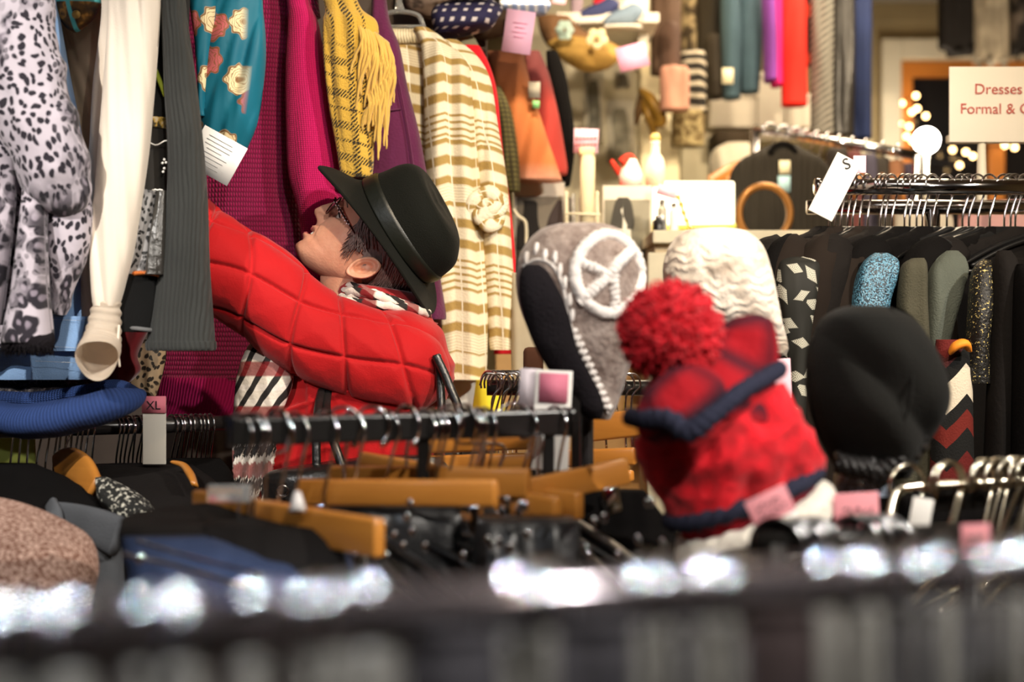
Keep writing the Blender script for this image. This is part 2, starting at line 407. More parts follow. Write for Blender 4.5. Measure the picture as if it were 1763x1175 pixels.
# ---------------------------------------------------------------- the shopper
DH = 2.60; K = DH / FPX
U3 = Vector((0.8, 0, 0.6)); F3 = Vector((-0.6, 0, 0.8)); N3 = Vector((0, -1, 0))
HO = P(640, 440, DH)
def HL(s, t, w, o=None): return (o or HO) + U3 * (s * K) + F3 * (t * K) + N3 * (w * K)
def lerp_tab(tab, x):
    n = len(tab)
    if x <= tab[0][0]: return tab[0][1]
    for i in range(n - 1):
        if x <= tab[i + 1][0]:
            (x0, y0), (x1, y1) = tab[i], tab[i + 1]; h = x1 - x0; d = (y1 - y0) / h
            dp = (y0 - tab[i - 1][1]) / (x0 - tab[i - 1][0]) if i > 0 else d
            dn = (tab[i + 2][1] - y1) / (tab[i + 2][0] - x1) if i < n - 2 else d
            m0 = 0 if dp * d <= 0 else 2 * dp * d / (dp + d)
            m1 = 0 if dn * d <= 0 else 2 * dn * d / (dn + d)
            f = (x - x0) / h; f2 = f * f; f3 = f2 * f
            return (2 * f3 - 3 * f2 + 1) * y0 + (f3 - 2 * f2 + f) * h * m0 + (-2 * f3 + 3 * f2) * y1 + (f3 - f2) * h * m1
    return tab[-1][1]
TF = [(-103, 66), (-101, 80), (-98, 88), (-91, 93.5), (-81, 94), (-70, 96), (-60, 94), (-50, 98), (-37, 99), (-20, 97), (-5, 96), (12, 101), (30, 111), (55, 112), (80, 101), (100, 78), (115, 42), (122, 5)]
TB = [(-103, 60), (-99, 44), (-92, 26), (-84, 8), (-70, -20), (-50, -60), (-20, -78), (20, -85), (55, -84), (90, -68), (110, -35), (118, -15), (122, 0)]
WW = [(-103, 3), (-100, 20), (-92, 35), (-78, 47), (-60, 56), (-40, 62), (-15, 68), (10, 70), (40, 74), (75, 71), (95, 60), (112, 36), (120, 14), (122, 2)]
NS = [(-43, 0), (-38.5, 7), (-35, 19), (-29, 24), (-21, 24), (-5, 20), (5, 14), (14, 8), (24, 2), (32, 0)]
NW = [(-40, 13), (-32, 12), (-20, 9), (0, 6.5), (14, 8), (30, 10)]
def g(x, m, s): return math.exp(-((x - m) / s) ** 2)
def face_t(s, w):
    aw = abs(w); d = 0
    d += lerp_tab(NS, s) * g(w, 0, lerp_tab(NW, s))
    d += 7.5 * g(s, -31, 8) * g(aw, 14, 6)                                # nostril wings
    d -= 3.5 * g(s, -39, 2.5) * g(aw, 8, 4.5)                             # nostrils
    d -= 4.5 * g(s, -30, 9) * g(aw, 25, 4)                                # crease beside the wings
    ls = s - 0.010 * aw * aw                                              # smile curve
    lw = math.exp(-(w / 23.0) ** 4)
    d += (5.5 * g(ls, -70, 5.0) - 17 * g(ls, -61, 5.2) + 5.0 * g(ls, -53.5, 4.2) - 3.0 * g(ls, -79, 4)) * lw
    d -= 10 * g(s, 1, 9) * g(aw, 31, 14) - 3.0 * g(s, 16, 6) * g(aw, 30, 18)
    d += 3.5 * g(s, -20, 13) * g(aw, 42, 14)
    d -= 2.2 * math.exp(-((aw - (29 + (-38 - s) * 0.30)) / 3.5) ** 2) * g(s, -50, 11)  # laugh line
    return d
def head_pt(s, ph, off=0.0):
    tf, tb, hw = lerp_tab(TF, s), lerp_tab(TB, s), lerp_tab(WW, s)
    tc, ht = (tf + tb) / 2, (tf - tb) / 2
    c, sn = math.cos(ph), math.sin(ph); ex = 2.25
    t = tc + (ht + off) * math.copysign(abs(c) ** (2 / ex), c); w = (hw + off) * math.copysign(abs(sn) ** (2 / ex), sn)
    if c > 0: t += face_t(s, w) * min(1.0, c * 2.2)
    return s, t, w
bm = bmesh.new(); rings = []
NS_, NP_ = 150, 176
for i in range(NS_):
    s = -103 + 225 * i / (NS_ - 1); ring = []
    for j in range(NP_):
        x = j / NP_ * 2 * math.pi; ph = x - 0.45 * math.sin(x)
        ring.append(bm.verts.new(HL(*head_pt(s, ph))))
    rings.append(ring)
for a, b in zip(rings, rings[1:]):
    for j in range(NP_):
        k = (j + 1) % NP_; bm.faces.new((a[j], a[k], b[k], b[j]))
bm.faces.new(rings[0][::-1]); bm.faces.new(rings[-1])
# ears
for sg in (1, -1):
    rr = []
    for i in range(12):
        r = i / 11.0; ring = []
        for j in range(28):
            th = 2 * math.pi * j / 28
            lw = 18.5 * (1 - 0.28 * max(0, -math.cos(th)) ** 1.5)           # narrower lobe
            a_ = 31 * r * math.cos(th); b_ = lw * r * math.sin(th)
            h = 7 * g(r, 0.86, 0.13) - 5 * g(r, 0.25, 0.3) + 3.6 * g(r, 0.58, 0.10) * (1 if math.cos(th) > -0.5 else 0.2)
            h -= 6 * g(a_, -8, 7) * g(b_, -3, 6)
            fl = 8 + 4 * (-b_ / 18.0)                                       # back edge stands off
            s = -20.8 + a_ * 0.92 + b_ * 0.36; t = -17 - a_ * 0.38 + b_ * 0.92
            ring.append(bm.verts.new(HL(s, t, sg * (70 + fl + h))))
        rr.append(ring)
    # rim skirt back to the head
    ring = []
    for v in rr[-1]: ring.append(bm.verts.new(v.co + Vector((0, 0.014 * sg, 0)) + ((HL(-20, -10, sg * 60)) - v.co) * 0.25))
    rr.append(ring)
    for a, b in zip(rr[1:], rr[2:]):
        for j in range(28):
            k = (j + 1) % 28; bm.faces.new((a[j], a[k], b[k], b[j]))
    cv = rr[0][0]
    for j in range(28): bm.faces.new((cv, rr[1][j], rr[1][(j + 1) % 28]))
    for v in rr[0][1:]: bm.verts.remove(v)
# neck
sweep([P(622, 452, DH), P(628, 480, DH), P(640, 520, DH), P(650, 565, DH), P(650, 620, DH)], [(.076, .058), (.082, .06), (.086, .062), (.082, .07), (.11, .12)], 40, 24, bm=bm,
      disp=lambda t, v, f, p: 0.0015 * nz(p.x * 30 + p.z * 25, p.z * 12))
# torso, arms and legs beneath the clothes
sweep([P(650, 590, 2.63), P(650, 640, 2.63), P(625, 740, 2.63), P(612, 900, 2.63), P(615, 1080, 2.63)], [(.09, .12), (.10, .19), (.115, .17), (.11, .14), (.13, .17)], 32, 24, bm=bm)
HANDP = P(224, 322, 2.45)
sweep([P(690, 612, 2.50), P(580, 570, 2.46), P(455, 500, 2.45), P(340, 418, 2.45), P(245, 338, 2.45)], [.055, .048, .042, .036, (.027, .02)], 24, 30, bm=bm)
sweep([P(690, 612, 2.78), P(670, 720, 2.80), P(655, 850, 2.80), P(600, 900, 2.76), P(535, 940, 2.70)], [.055, .048, .040, .036, .025], 24, 30, bm=bm)
def hand(w, d, up, bm, sg=1):
    """palm, four curled fingers and a thumb; w = wrist, d = direction of fingers, up = back of the hand"""
    d = Vector(d).normalized(); up = Vector(up).normalized(); si = d.cross(up).normalized() * sg
    sweep([w - d * .02, w + d * .02, w + d * .055, w + d * .088], [(.024, .017), (.034, .016), (.041, .015), (.040, .012)], 20, 12, ref=up, bm=bm)
    for q, (L, o) in enumerate(((.066, .031), (.076, .011), (.071, -.010), (.056, -.029))):
        b0 = w + d * .080 + si * o; a1 = b0 + d * L * .45 - up * L * .10; a2 = a1 + d * L * .25 - up * L * .28; a3 = a2 + d * L * .02 - up * L * .28
        sweep([b0, (b0 + a1) / 2 + up * .002, a1, a2, a3, a3 - up * .004], [.0088, .0085, .0086, .0078, .0066, .003], 10, 18, ref=si, bm=bm)
    b0 = w + d * .022 + si * .027
    sweep([b0, b0 + si * .018 + d * .018, b0 + si * .024 + d * .042 - up * .012, b0 + si * .014 + d * .058 - up * .026, b0 + si * .012 + d * .060 - up * .029], [.013, .012, .010, .008, .003], 10, 16, ref=up, bm=bm)
hand(P(241, 335, 2.45), (-.7, 0, .72), (-.3, -.8, -.2), bm, 1)
hand(P(528, 944, 2.70), (-.8, -.3, -.2), (0, 0, 1), bm, -1)
for yy in (2.54, 2.72):
    x = P(615, 0, 2.63).x
    sweep([(x, yy, .92), (x - .01, yy, .50), (x + .01, yy, .10), (x + .01, yy, .05)], [(.085, .085), (.055, .055), (.036, .036), (.036, .036)], 20, 20, bm=bm)
    sweep([(x + .05, yy, .05), (x, yy, .06), (x - .1, yy, .04), (x - .18, yy, .025)], [(.03, .03), (.035, .035), (.025, .04), (.012, .03)], 16, 14, ref=(0, 1, 0), bm=bm)
def skin_col(s):
    n = s.noise(26.0, detail=4)
    c = s.mix(s.step(n, 0.55, 0.15), (0.66, 0.335, 0.225), (0.56, 0.25, 0.165))
    return c
skin = M('skin', skin_col, 0.42, bump=('noise', 220.0, 0.18), spec=0.4, fn=lambda s: (s.b.inputs['Subsurface Weight'].__setattr__('default_value', 0.08), s.b.inputs['Subsurface Radius'].__setattr__('default_value', (.01, .004, .002))))
person = mk('person', bm, skin)
tag(person, 'person in a black felt hat and red quilted coat reaching up into the clothes', 'person')
# lips, teeth
lipm = M('lip', (0.50, 0.13, 0.13), 0.35, var=0.05)
def lip(s0, dt, r0, name):
    pts = []; rad = []
    for i in range(15):
        w = -22 + 44 * i / 14; s = s0 + 0.010 * w * w; f = 1 - (abs(w) / 22) ** 2.2
        tf = lerp_tab(TF, s); tb = lerp_tab(TB, s); hw = lerp_tab(WW, s)
        t = (tf + tb) / 2 + (tf - tb) / 2 * (1 - (abs(w) / hw) ** 2.25) ** (1 / 2.25) + face_t(s, w)
        pts.append(HL(s, t + dt, w)); rad.append((max(r0 * f, .8) * K, max(r0 * 0.75 * f, .7) * K))
    mk(name, sweep(pts, rad, 12, 40, ref=F3), lipm, person)
lip(-69.5, -2.6, 5.2, 'lower_lip'); lip(-53.5, -2.6, 4.4, 'upper_lip')
bm = bmesh.new()
for i in range(-5, 6):
    w = i * 3.6; box(HL(-58.5 + .010 * w * w, 92 - .035 * w * w, w), (3.2 * K, 3.0 * K, 6.0 * K), bm, Matrix((F3.cross(U3), F3, U3)).transposed(), 0.0006)
mk('teeth', bm, M('tooth_enamel', (.75, .68, .58), .25, var=0.03), person)
# eyes: lids, brow
for sg in (1, -1):
    e = ball(HL(0.5, 76, sg * 31), 12.5 * K, seg=20)
    mk('eyeball', e, M('eye_white', (.6, .55, .5), .15, var=0), person)
    ball_ = ball(HL(3, 84, sg * 31.5), 6.0 * K, seg=14); mk('iris', ball_, M('brown_iris', (.06, .03, .02), .1, var=0), person)
    mk('eyelid', sweep([HL(7, 80, sg * 18), HL(8, 89.5, sg * 27), HL(6.5, 87.5, sg * 36), HL(1, 77, sg * 45)], [(2.5 * K, 2.5 * K), (4.6 * K, 4 * K), (4.4 * K, 4 * K), (2 * K, 2 * K)], 10, 18, ref=F3), skin, person)
    mk('lashes', sweep([HL(4, 84, sg * 20), HL(3.5, 93, sg * 28), HL(2.0, 90, sg * 37), HL(-3, 79, sg * 46)], [1.1 * K], 6, 18, ref=F3), ink, person)
    mk('eyebrow', sweep([HL(19, 104, sg * 14), HL(23, 103, sg * 26), HL(24, 95, sg * 40), HL(18, 84, sg * 51)], [(2 * K, 2 * K), (2.8 * K, 2.2 * K), (2.4 * K, 2 * K), (.8 * K, .8 * K)], 8, 20, ref=F3), M('brow_hair', (.17, .11, .08), .8, var=0.2), person)
# hair
hairm = M('grey_brown_hair', lambda s: s.mix(s.noise((260.0, 260.0, 120.0), 'Object', 2), (0.05, 0.028, 0.022), (0.30, 0.20, 0.18)), 0.45, spec=0.5)
HL_T = [(-75, -42), (-60, -40), (-45, -33), (-28, -20), (-12, 2), (0, 22), (15, 40), (32, 52), (50, 66), (70, 80)]
bm = bmesh.new(); rings = []
for i in range(50):
    s = -62 + 116 * i / 49; ring = []
    for j in range(100):
        ph = 2 * math.pi * j / 100
        p = head_pt(s, ph, 4.0 + 2.5 * nz(ph * 5, s * .03)); ring.append((bm.verts.new(HL(*p)), p[1] <= lerp_tab(HL_T, s)))
    rings.append(ring)
for a, b in zip(rings, rings[1:]):
    for j in range(100):
        k = (j + 1) % 100
        if all(q[1] for q in (a[j], a[k], b[k], b[j])): bm.faces.new((a[j][0], a[k][0], b[k][0], b[j][0]))
for v in [v for v in bm.verts if not v.link_faces]: bm.verts.remove(v)
hair = mk('hair', bm, hairm, person)
random.seed(4); bm = bmesh.new()
for q in range(950):
    sg = random.choice((1, 1, -1))
    ph0 = random.uniform(0.55, 3.0) * 1.0; s0 = random.uniform(10, 36); L = random.uniform(45, 95)
    if head_pt(s0, ph0)[1] > lerp_tab(HL_T, s0) + 4: continue
    pts = []
    for i in range(7):
        f = i / 6; s = s0 - L * f * (0.85 + 0.1 * math.sin(q)); ph = ph0 + f * f * random.uniform(.15, .35) + 0.22 * f
        s = max(s, -66); p = head_pt(s, ph, 5 + 3.5 * math.sin(f * 3.1) + random.uniform(-1.5, 3.5))
        if p[1] > lerp_tab(HL_T, s) + 16: break
        es, et = p[0] + 22, p[1] + 16
        if (es / 36) ** 2 + (et / 25) ** 2 < 1: break
        pts.append(HL(p[0], p[1], sg * abs(p[2])))
    if len(pts) > 3:
        n_ = len(pts); sweep(pts, [(1.7 * K * (1 - .6 * i / n_)) for i in range(n_)], 4, ref=F3, bm=bm, caps=False)
for q in range(70):                                                     # wisps before the ear
    w0 = random.uniform(0, 1); s0 = 28 - 12 * w0; t0 = 52 - 26 * w0; a = random.uniform(-1, 1)
    for sg in (1, -1):
        pts = [HL(s0 + (-14 - 10 * w0) * f * 2.4, t0 - 10 * f + a * 9 * f * f + 4 * math.sin(f * 3 + q), sg * (66.5 + 6 * math.sin(f * 3.0) - f * 2)) for f in (0, .25, .5, .75, 1)]
        sweep(pts, [1.4 * K, 1.3 * K, 1.1 * K, .8 * K, .3 * K], 4, ref=F3, bm=bm, caps=False)
mk('hair_strand', bm, hairm, hair)
# glasses
gl = bpy.data.objects.new('glasses', None); COL.objects.link(gl); gl.parent = person
wire = M('dark_brown_frame', (0.05, 0.015, 0.012), 0.2, 0.4, var=0)
glass = M('lens_glass', (.9, .9, .92), .02, var=0, trans=1.0, spec=.5)
for sg in (1, -1):
    ring = [HL(2 + 17 * math.sin(a) - (3 if math.sin(a) < 0 else 0), 111 - 0.012 * (33 + 23 * math.cos(a)) ** 2 * .35 - 6 * max(0, -math.sin(a)), sg * (33 + 23 * math.cos(a))) for a in [i * 2 * math.pi / 28 for i in range(28)]]
    mk('lens_rim', sweep(ring, [1.25 * K], 8, ref=F3, closed=True), wire, gl)
    b2 = bmesh.new(); vs = [b2.verts.new(p) for p in ring]; c = b2.verts.new(sum(ring, Vector()) / 28 + F3 * (2 * K))
    for i in range(28): b2.faces.new((vs[i], vs[(i + 1) % 28], c))
    r2 = bmesh.ops.extrude_face_region(b2, geom=b2.faces[:]); bmesh.ops.translate(b2, verts=[v for v in r2['geom'] if isinstance(v, bmesh.types.BMVert)], vec=-F3 * (1.2 * K))
    mk('lens', b2, glass, gl)
    mk('temple', sweep([HL(8, 107, sg * 54), HL(8, 103, sg * 63), HL(6, 80, sg * 69), HL(3, 40, sg * 72), HL(1, 14, sg * 71), HL(-1, 2, sg * 66)], [(1.3 * K, 1.8 * K), (1.3 * K, 2.6 * K), (1.2 * K, 2.4 * K), (1.1 * K, 1.6 * K), (1.0 * K, 1.4 * K), (.8 * K, 1.2 * K)], 8, 40, ref=F3), wire, gl)
    bm = bmesh.new()
    for i in range(16): ball(HL(7.6 - .35 * i + (1.6 if i % 2 else -1.6), 102 - 3.0 * i, sg * (65 + .45 * i)), 1.5 * K, bm, 8)
    mk('rhinestones', bm, M('rhinestone', (.95, .75, .78), .25, 0.2, var=0, spec=1), gl)
mk('bridge', sweep([HL(6, 108, 11), HL(9, 116, 5), HL(9, 116, -5), HL(6, 108, -11)], [1.3 * K], 8, 16, ref=U3), wire, gl)
# hat
HATO = P(649, 412, DH)
felt = M('black_felt', (0.0045, 0.005, 0.0035), 0.8, bump=('noise', 500.0, 0.35), spec=0.14, sheen=0.02)
ribn = M('black_ribbon', (0.008, 0.009, 0.006), 0.42, bump=('noise', 90.0, 0.15), spec=0.5)
CR = [((44, 94), (24, -112), 80), ((62, 90), (40, -118), 80), ((85, 83), (62, -119), 78), ((108, 77), (82, -116), 75), ((124, 68), (98, -104), 69), ((134, 54), (112, -88), 59), ((138, 40), (121, -70), 46), ((137, 24), (126, -50), 30), ((133, 4), (128, -28), 10)]
CRr = catmull([(a[0], a[1], b[0], b[1], w) for a, b, w in CR], 40)
ROLL = math.radians(10)
def HT(s, t, w):
    a = s - 20; c, sn = math.cos(ROLL), math.sin(ROLL)
    return HL(20 + a * c - w * sn, t, w * c + a * sn, HATO)
def crown_pt(r, ph, off=0.0):
    sf, tf, sb, tb, w = r
    c, sn = math.cos(ph), math.sin(ph)
    hl = (tf - tb) / 2
    return HT((sf + sb) / 2 + (sf - sb) / 2 * c, (tf + tb) / 2 + (hl + off) * c, (w + off) * sn)
bm = bmesh.new(); rings = []
for i, r in enumerate(CRr):
    ring = []
    for j in range(80):
        ph = 2 * math.pi * j / 80; p = crown_pt(r, ph)
        if i > 24: p -= U3 * K * 9 * g((i - 24) / 15.0, 0.75, .45) * (1 - abs(math.cos(ph)) * .4)     # dented top
        p += N3 * (-K * 5 * math.sin(ph) * g(i, 22, 9) * g(math.cos(ph), .75, .3))                     # front pinch
        ring.append(bm.verts.new(p))
    rings.append(ring)
for a, b in zip(rings, rings[1:]):
    for j in range(80): bm.faces.new((a[j], a[(j + 1) % 80], b[(j + 1) % 80], b[j]))
bm.faces.new(rings[-1])
hat = bpy.data.objects.new('felt_hat', None); COL.objects.link(hat); hat.parent = person
mk('crown', bm, felt, hat)
bm = bmesh.new(); rings = []
for i in range(19):
    f = (i / 12.0) if i <= 12 else 0
    ring = []
    for j in range(120):
        ph = 2 * math.pi * j / 120; c, sn = math.cos(ph), math.sin(ph)
        if i <= 12: ff = f; th = 0
        elif i <= 18: ff = [1.0, 0.99, .8, .6, .3, 0.0][i - 13]; th = [-3, -4.5, -4, -4, -4, -4][i - 13]
        s_in = 34 + 10 * c; s_out = 0 + 32 * abs(sn) ** 1.6 - 1.5
        s = s_in + (s_out - s_in) * (ff ** 0.75) + th
        t = -9 + 9 * ff + (103 + 57 * ff) * c; w = (80 + 50 * ff) * sn
        ring.append(bm.verts.new(HT(s, t, w)))
    rings.append(ring)
for a, b in zip(rings, rings[1:]):
    for j in range(120): bm.faces.new((a[j], a[(j + 1) % 120], b[(j + 1) % 120], b[j]))
mk('brim', bm, felt, hat)
bm = bmesh.new(); rings = []
for i in range(12):
    r = CRr[int(i * 1.0)]; ring = []
    o_ = 2.2 if 0 < i < 11 else 0
    for j in range(100):
        ph = 2 * math.pi * j / 100
        ring.append(bm.verts.new(crown_pt(catmull([(a[0], a[1], b[0], b[1], w) for a, b, w in CR], 60)[i], ph, o_)))
    rings.append(ring)
for a, b in zip(rings, rings[1:]):
    for j in range(100): bm.faces.new((a[j], a[(j + 1) % 100], b[(j + 1) % 100], b[j]))
mk('ribbon_band', bm, ribn, hat)
mk('inner_band', sweep([HL(30, 92 * math.cos(a) - 9, 70 * math.sin(a), HATO) for a in [i * 2 * math.pi / 40 for i in range(40)]], [(1.5 * K, 9 * K)], 8, ref=F3, closed=True), felt, hat)

# coat
def coat_fn(s):
    u, v = s.uv()
    s.bump(s.ma('ADD', s.noise(18.0, detail=3), s.ma('MULTIPLY', s.noise(400.0, detail=2), 0.12)), 0.35, 0.012)
red = M('red_quilted_wool', (0.40, 0.0035, 0.006), 0.75, spec=0.2, sheen=0.15, fn=coat_fn, var=0.06)
coat = bpy.data.objects.new('quilted_coat', None); COL.objects.link(coat); coat.parent = person
def quilt(u, v, per=0.094, sl=0.38):
    a = (v + sl * u) / per; b = (u * 1.0 - 0.30 * v) / per
    da = abs(a - round(a)) * per; db = abs(b - round(b)) * per
    d = min(da, db)
    return -0.0062 * math.exp(-(d / 0.0038) ** 2) + 0.0055 * min(1, (d / 0.035)) ** 0.6
def sl_disp(t, v, f, p):
    u = (t - math.pi) * 0.088
    k = quilt(u, v)
    wr = 0.007 * max(0, f - .45) * 2 * ridge(u * 16 + v * 10, v * 5 - u * 6, 2.2) + 0.005 * nz(u * 9, v * 7, 5)
    return k + wr
sweep_pts = [P(262, 352, 2.45), P(345, 440, 2.45), P(432, 489, 2.45), P(520, 563, 2.46), P(610, 607, 2.47), P(690, 636, 2.49), P(722, 648, 2.53)]
mk('sleeve', sweep(sweep_pts, [.070, .080, .077, .075, .076, .074, .055], 200, 330, disp=sl_disp), red, coat)
mk('sleeve', sweep([P(700, 600, 2.76), P(690, 720, 2.80), P(670, 850, 2.80), P(610, 900, 2.77), P(560, 928, 2.72)], [.07, .078, .072, .066, .06], 60, 80, disp=lambda t, v, f, p: quilt((t - 3.14) * .07, v)), red, coat)
TR = [(518, 648, 715, 2.62, .055), (530, 630, 738, 2.62, .08), (560, 560, 750, 2.62, .13), (610, 510, 757, 2.62, .185), (650, 486, 757, 2.62, .19), (700, 462, 758, 2.62, .19), (760, 440, 760, 2.62, .19), (860, 424, 768, 2.62, .19), (1100, 410, 790, 2.62, .20), (1330, 400, 800, 2.62, .21)]
bm = loft(TR, 160, 200, amp=0.006, fx=14, fz=5, seed=3, hollow=.1)
bm.normal_update(); uvl = bm.loops.layers.uv.active; acc = {}
for f in bm.faces:
    for l in f.loops: acc[l.vert] = l[uvl].uv.copy()
for v, uv in acc.items(): v.co += v.normal * 0.8 * quilt(uv.x % 2.0, uv.y)
mk('coat_body', bm, red, coat)
mk('shoulder_yoke', sweep([P(600, 560, 2.54), P(650, 562, 2.53), P(705, 572, 2.52), P(733, 600, 2.53), P(742, 645, 2.54), P(738, 685, 2.54)], [(.012, .03), (.022, .05), (.030, .06), (.034, .06), (.036, .06), (.028, .05)], 60, 70,
   disp=lambda t, v, f, p: .007 * ridge(p.x * 14 + p.z * 22, p.z * 10 - p.x * 6, 4) + .004 * nz(p.x * 30, p.z * 30)), red, coat)
cm = M('dark_red_velvet_collar', (.30, .008, .012), .8, sheen=.4, var=.1)
col_pts = [P(650 + 75 * math.cos(a), 512 + 12 * math.cos(a), 2.61 - .085 * math.sin(a)) for a in [i * 2 * math.pi / 30 for i in range(30)]]
mk('collar', sweep(col_pts, [(.011, .019)], 12, ref=(0, 0, 1), closed=True), cm, coat)
# trousers and shoes (below the racks)
tr = bmesh.new(); x = P(615, 0, 2.63).x
for yy in (2.54, 2.72): sweep([(x, yy, .95), (x, yy, .5), (x + .01, yy, .08)], [(.10, .10), (.075, .075), (.06, .06)], 24, 20, bm=tr)
mk('trousers', tr, blackcl, person)
for yy in (2.54, 2.72):
    mk('shoe', sweep([(x + .07, yy, .055), (x, yy, .06), (x - .1, yy, .05), (x - .2, yy, .03)], [(.045, .035), (.05, .045), (.04, .05), (.018, .035)], 16, 16), blackplastic, person)
# scarf: braided plaid ends and neck wrap
def plaid_col(s):
    u, v = s.uv(); uu = s.ma('ADD', u, s.ma('MULTIPLY', v, .45))
    w1 = s.band(uu, .030, .42); w2 = s.band(v, .026, .45); r1 = s.band(v, .078, .36, off=.2); 
    c = s.mix(w1, (.72, .66, .58), (.02, .018, .018)); c = s.mix(s.ma('MULTIPLY', w2, s.ma('SUBTRACT', 1, w1)), c, (.78, .72, .66))
    return s.mix(s.ma('MULTIPLY', r1, .85), c, (.22, .012, .015))
plaid = M('plaid_scarf_cloth', plaid_col, .8, bump=('noise', 200.0, .3))
sc = bpy.data.objects.new('scarf', None); COL.objects.link(sc); sc.parent = person
mk('scarf_end', loft([(578, 440, 470, 2.50, .018), (610, 420, 492, 2.46, .03), (650, 408, 505, 2.46, .035), (700, 403, 490, 2.46, .03), (760, 400, 462, 2.46, .024), (830, 402, 446, 2.46, .02), (880, 406, 440, 2.46, .018)], 80, 90, amp=.004, fx=30, fz=3, seed=9, shear=.5), plaid, sc)
bm = bmesh.new(); random.seed(9)
for i in range(16):
    x0 = 408 + i * 4.2
    sweep([P(x0 + 4 - i * .8, 735, 2.43), P(x0 + 1, 760, 2.425 - (i % 3) * .004), P(x0 - 3, 800, 2.43), P(x0 - 6, 872 - (i % 4) * 9, 2.44)], [.0035, .004, .0038, .003], 7, 40, bm=bm, disp=lambda t, v, f, p: .0012 * math.sin(v * 500 + t * 2))
mk('fringe', bm, plaid, sc)
wr = bmesh.new()
for q in range(4):
    sweep([P(655 + (70 + q * 4) * math.cos(a), 511 + q * 5 + 16 * math.cos(a) + 5 * math.sin(a * 2 + q), 2.60 - (.088 + .005 * (q % 2)) * math.sin(a)) for a in [i * 2 * math.pi / 40 for i in range(40)]], [(.007, .009)], 10, ref=(0, 0, 1), closed=True, bm=wr, disp=lambda t, v, f, p: .0015 * math.sin(v * 220 + t * 2))
mk('neck_wrap', wr, plaid, sc)
# handbag
leather = M('black_leather', (.012, .011, .011), .28, bump=('noise', 160.0, .25), spec=.6)
bag = thing('handbag', 'black leather handbag hanging from the shopper\'s shoulder', 'handbag', P(620, 1100, 2.36))
mk('bag_body', loft([(786, 640, 760, 2.36, .03), (800, 530, 775, 2.36, .04), (815, 460, 785, 2.36, .05), (850, 455, 790, 2.36, .055), (950, 452, 800, 2.36, .06), (1090, 450, 808, 2.36, .06)], 60, 50, amp=.005, ex=3.2), leather, bag)
for a in ([P(545, 805, 2.34), P(545, 740, 2.355), P(550, 690, 2.40), P(560, 650, 2.50)], [P(592, 812, 2.32), P(570, 745, 2.35), P(562, 695, 2.40), P(572, 650, 2.50)], [P(752, 612, 2.43), P(757, 650, 2.44), P(760, 720, 2.42), P(752, 800, 2.37)], [P(750, 612, 2.43), P(772, 660, 2.42), P(795, 730, 2.40), P(780, 815, 2.37)]):
    mk('strap', sweep(a, [(.0075, .005)], 12, 40), leather, bag)
bm = sweep([P(487 + 9 * math.cos(a), 846 + 9 * math.sin(a), 2.296) for a in [i * math.pi / 8 for i in range(16)]], [.0022], 8, closed=True)
mk('grommet', bm, chrome, bag)
# ---------------------------------------------------------------- clothes hung high on the left
DARKL = (.018, .014, .022)
leo = M('lilac_leopard_fleece', leopard_col(44, DARKL, (.26, .22, .27), (.56, .50, .56)), .8, bump=('noise', 90.0, .25), sheen=.2)
furm = M('black_fur_lining', (.012, .010, .012), .95, bump=('noise', 260.0, 1.0), spec=.1)
def tufts(bm, pts, n, L, r=.0011, seed=1, down=(0, 0, -1)):
    random.seed(seed)
    for i in range(n):
        f = random.random() * (len(pts) - 1); k = int(f); p = Vector(pts[k]).lerp(Vector(pts[min(k + 1, len(pts) - 1)]), f - k)
        d = (Vector(down) + Vector((random.uniform(-.6, .6), random.uniform(-.6, .6), random.uniform(-.3, .3)))).normalized() * L * random.uniform(.5, 1.2)
        sweep([p, p + d * .5 + Vector((random.uniform(-.002, .002), 0, 0)), p + d], [r, r * .8, r * .2], 4, bm=bm, caps=False)
rail = thing('display_rail', 'black rail above the frame that holds the left-hand clothes', 'clothes rail', (-1.0, 2.4, 2.14))
mk('bar', sweep([(-2.55, 2.36, 2.16), (-.5, 2.36, 2.16)], [.014], 12), darkrail, rail)
mk('bar', sweep([(-1.3, 2.95, 2.26), (0.02, 2.95, 2.26)], [.014], 12), darkrail, rail)
mk('bracket', beam((-1.2, 2.95, 2.26), (-1.2, 3.32, 2.26), .02, .02), darkrail, rail); mk('bracket', beam((-.1, 2.95, 2.26), (-.1, 3.32, 2.26), .02, .02), darkrail, rail)
mk('bracket', beam((-.5, 2.36, 2.16), (-.5, 3.32, 2.16), .02, .02), darkrail, rail)
mk('bracket', beam((-1.8, 2.36, 2.16), (-1.8, 3.32, 2.16), .02, .02), darkrail, rail)
TOP = -110
# leopard jacket: body, folded sleeve, hanging sleeve with fur cuff
lj = thing('leopard_jacket', 'lilac and black leopard print fleece jacket with fur-lined cuffs, far left', 'jacket', P(40, 600, 2.2))
mk('body', loft([(TOP, -120, 50, 2.28, .04), (0, -140, 78, 2.24, .05), (150, -150, 92, 2.24, .05), (340, -150, 125, 2.27, .05), (450, -150, 122, 2.29, .04), (560, -150, 80, 2.30, .03), (600, -150, 30, 2.30, .03)], 90, 110, amp=.016, fx=15, fz=2.5, seed=4), leo, lj)
mk('sleeve', sweep([P(20, -80, 2.18), P(30, 60, 2.16), P(52, 170, 2.15), P(84, 260, 2.15), P(104, 325, 2.17), P(110, 355, 2.19)], [(.050, .04), (.056, .045), (.056, .045), (.050, .045), (.046, .04), (.024, .02)], 80, 110,
   disp=lambda t, v, f, p: .007 * ridge(p.x * 16, p.z * 12, 3) + .004 * nz(p.x * 50, p.z * 30)), leo, lj)
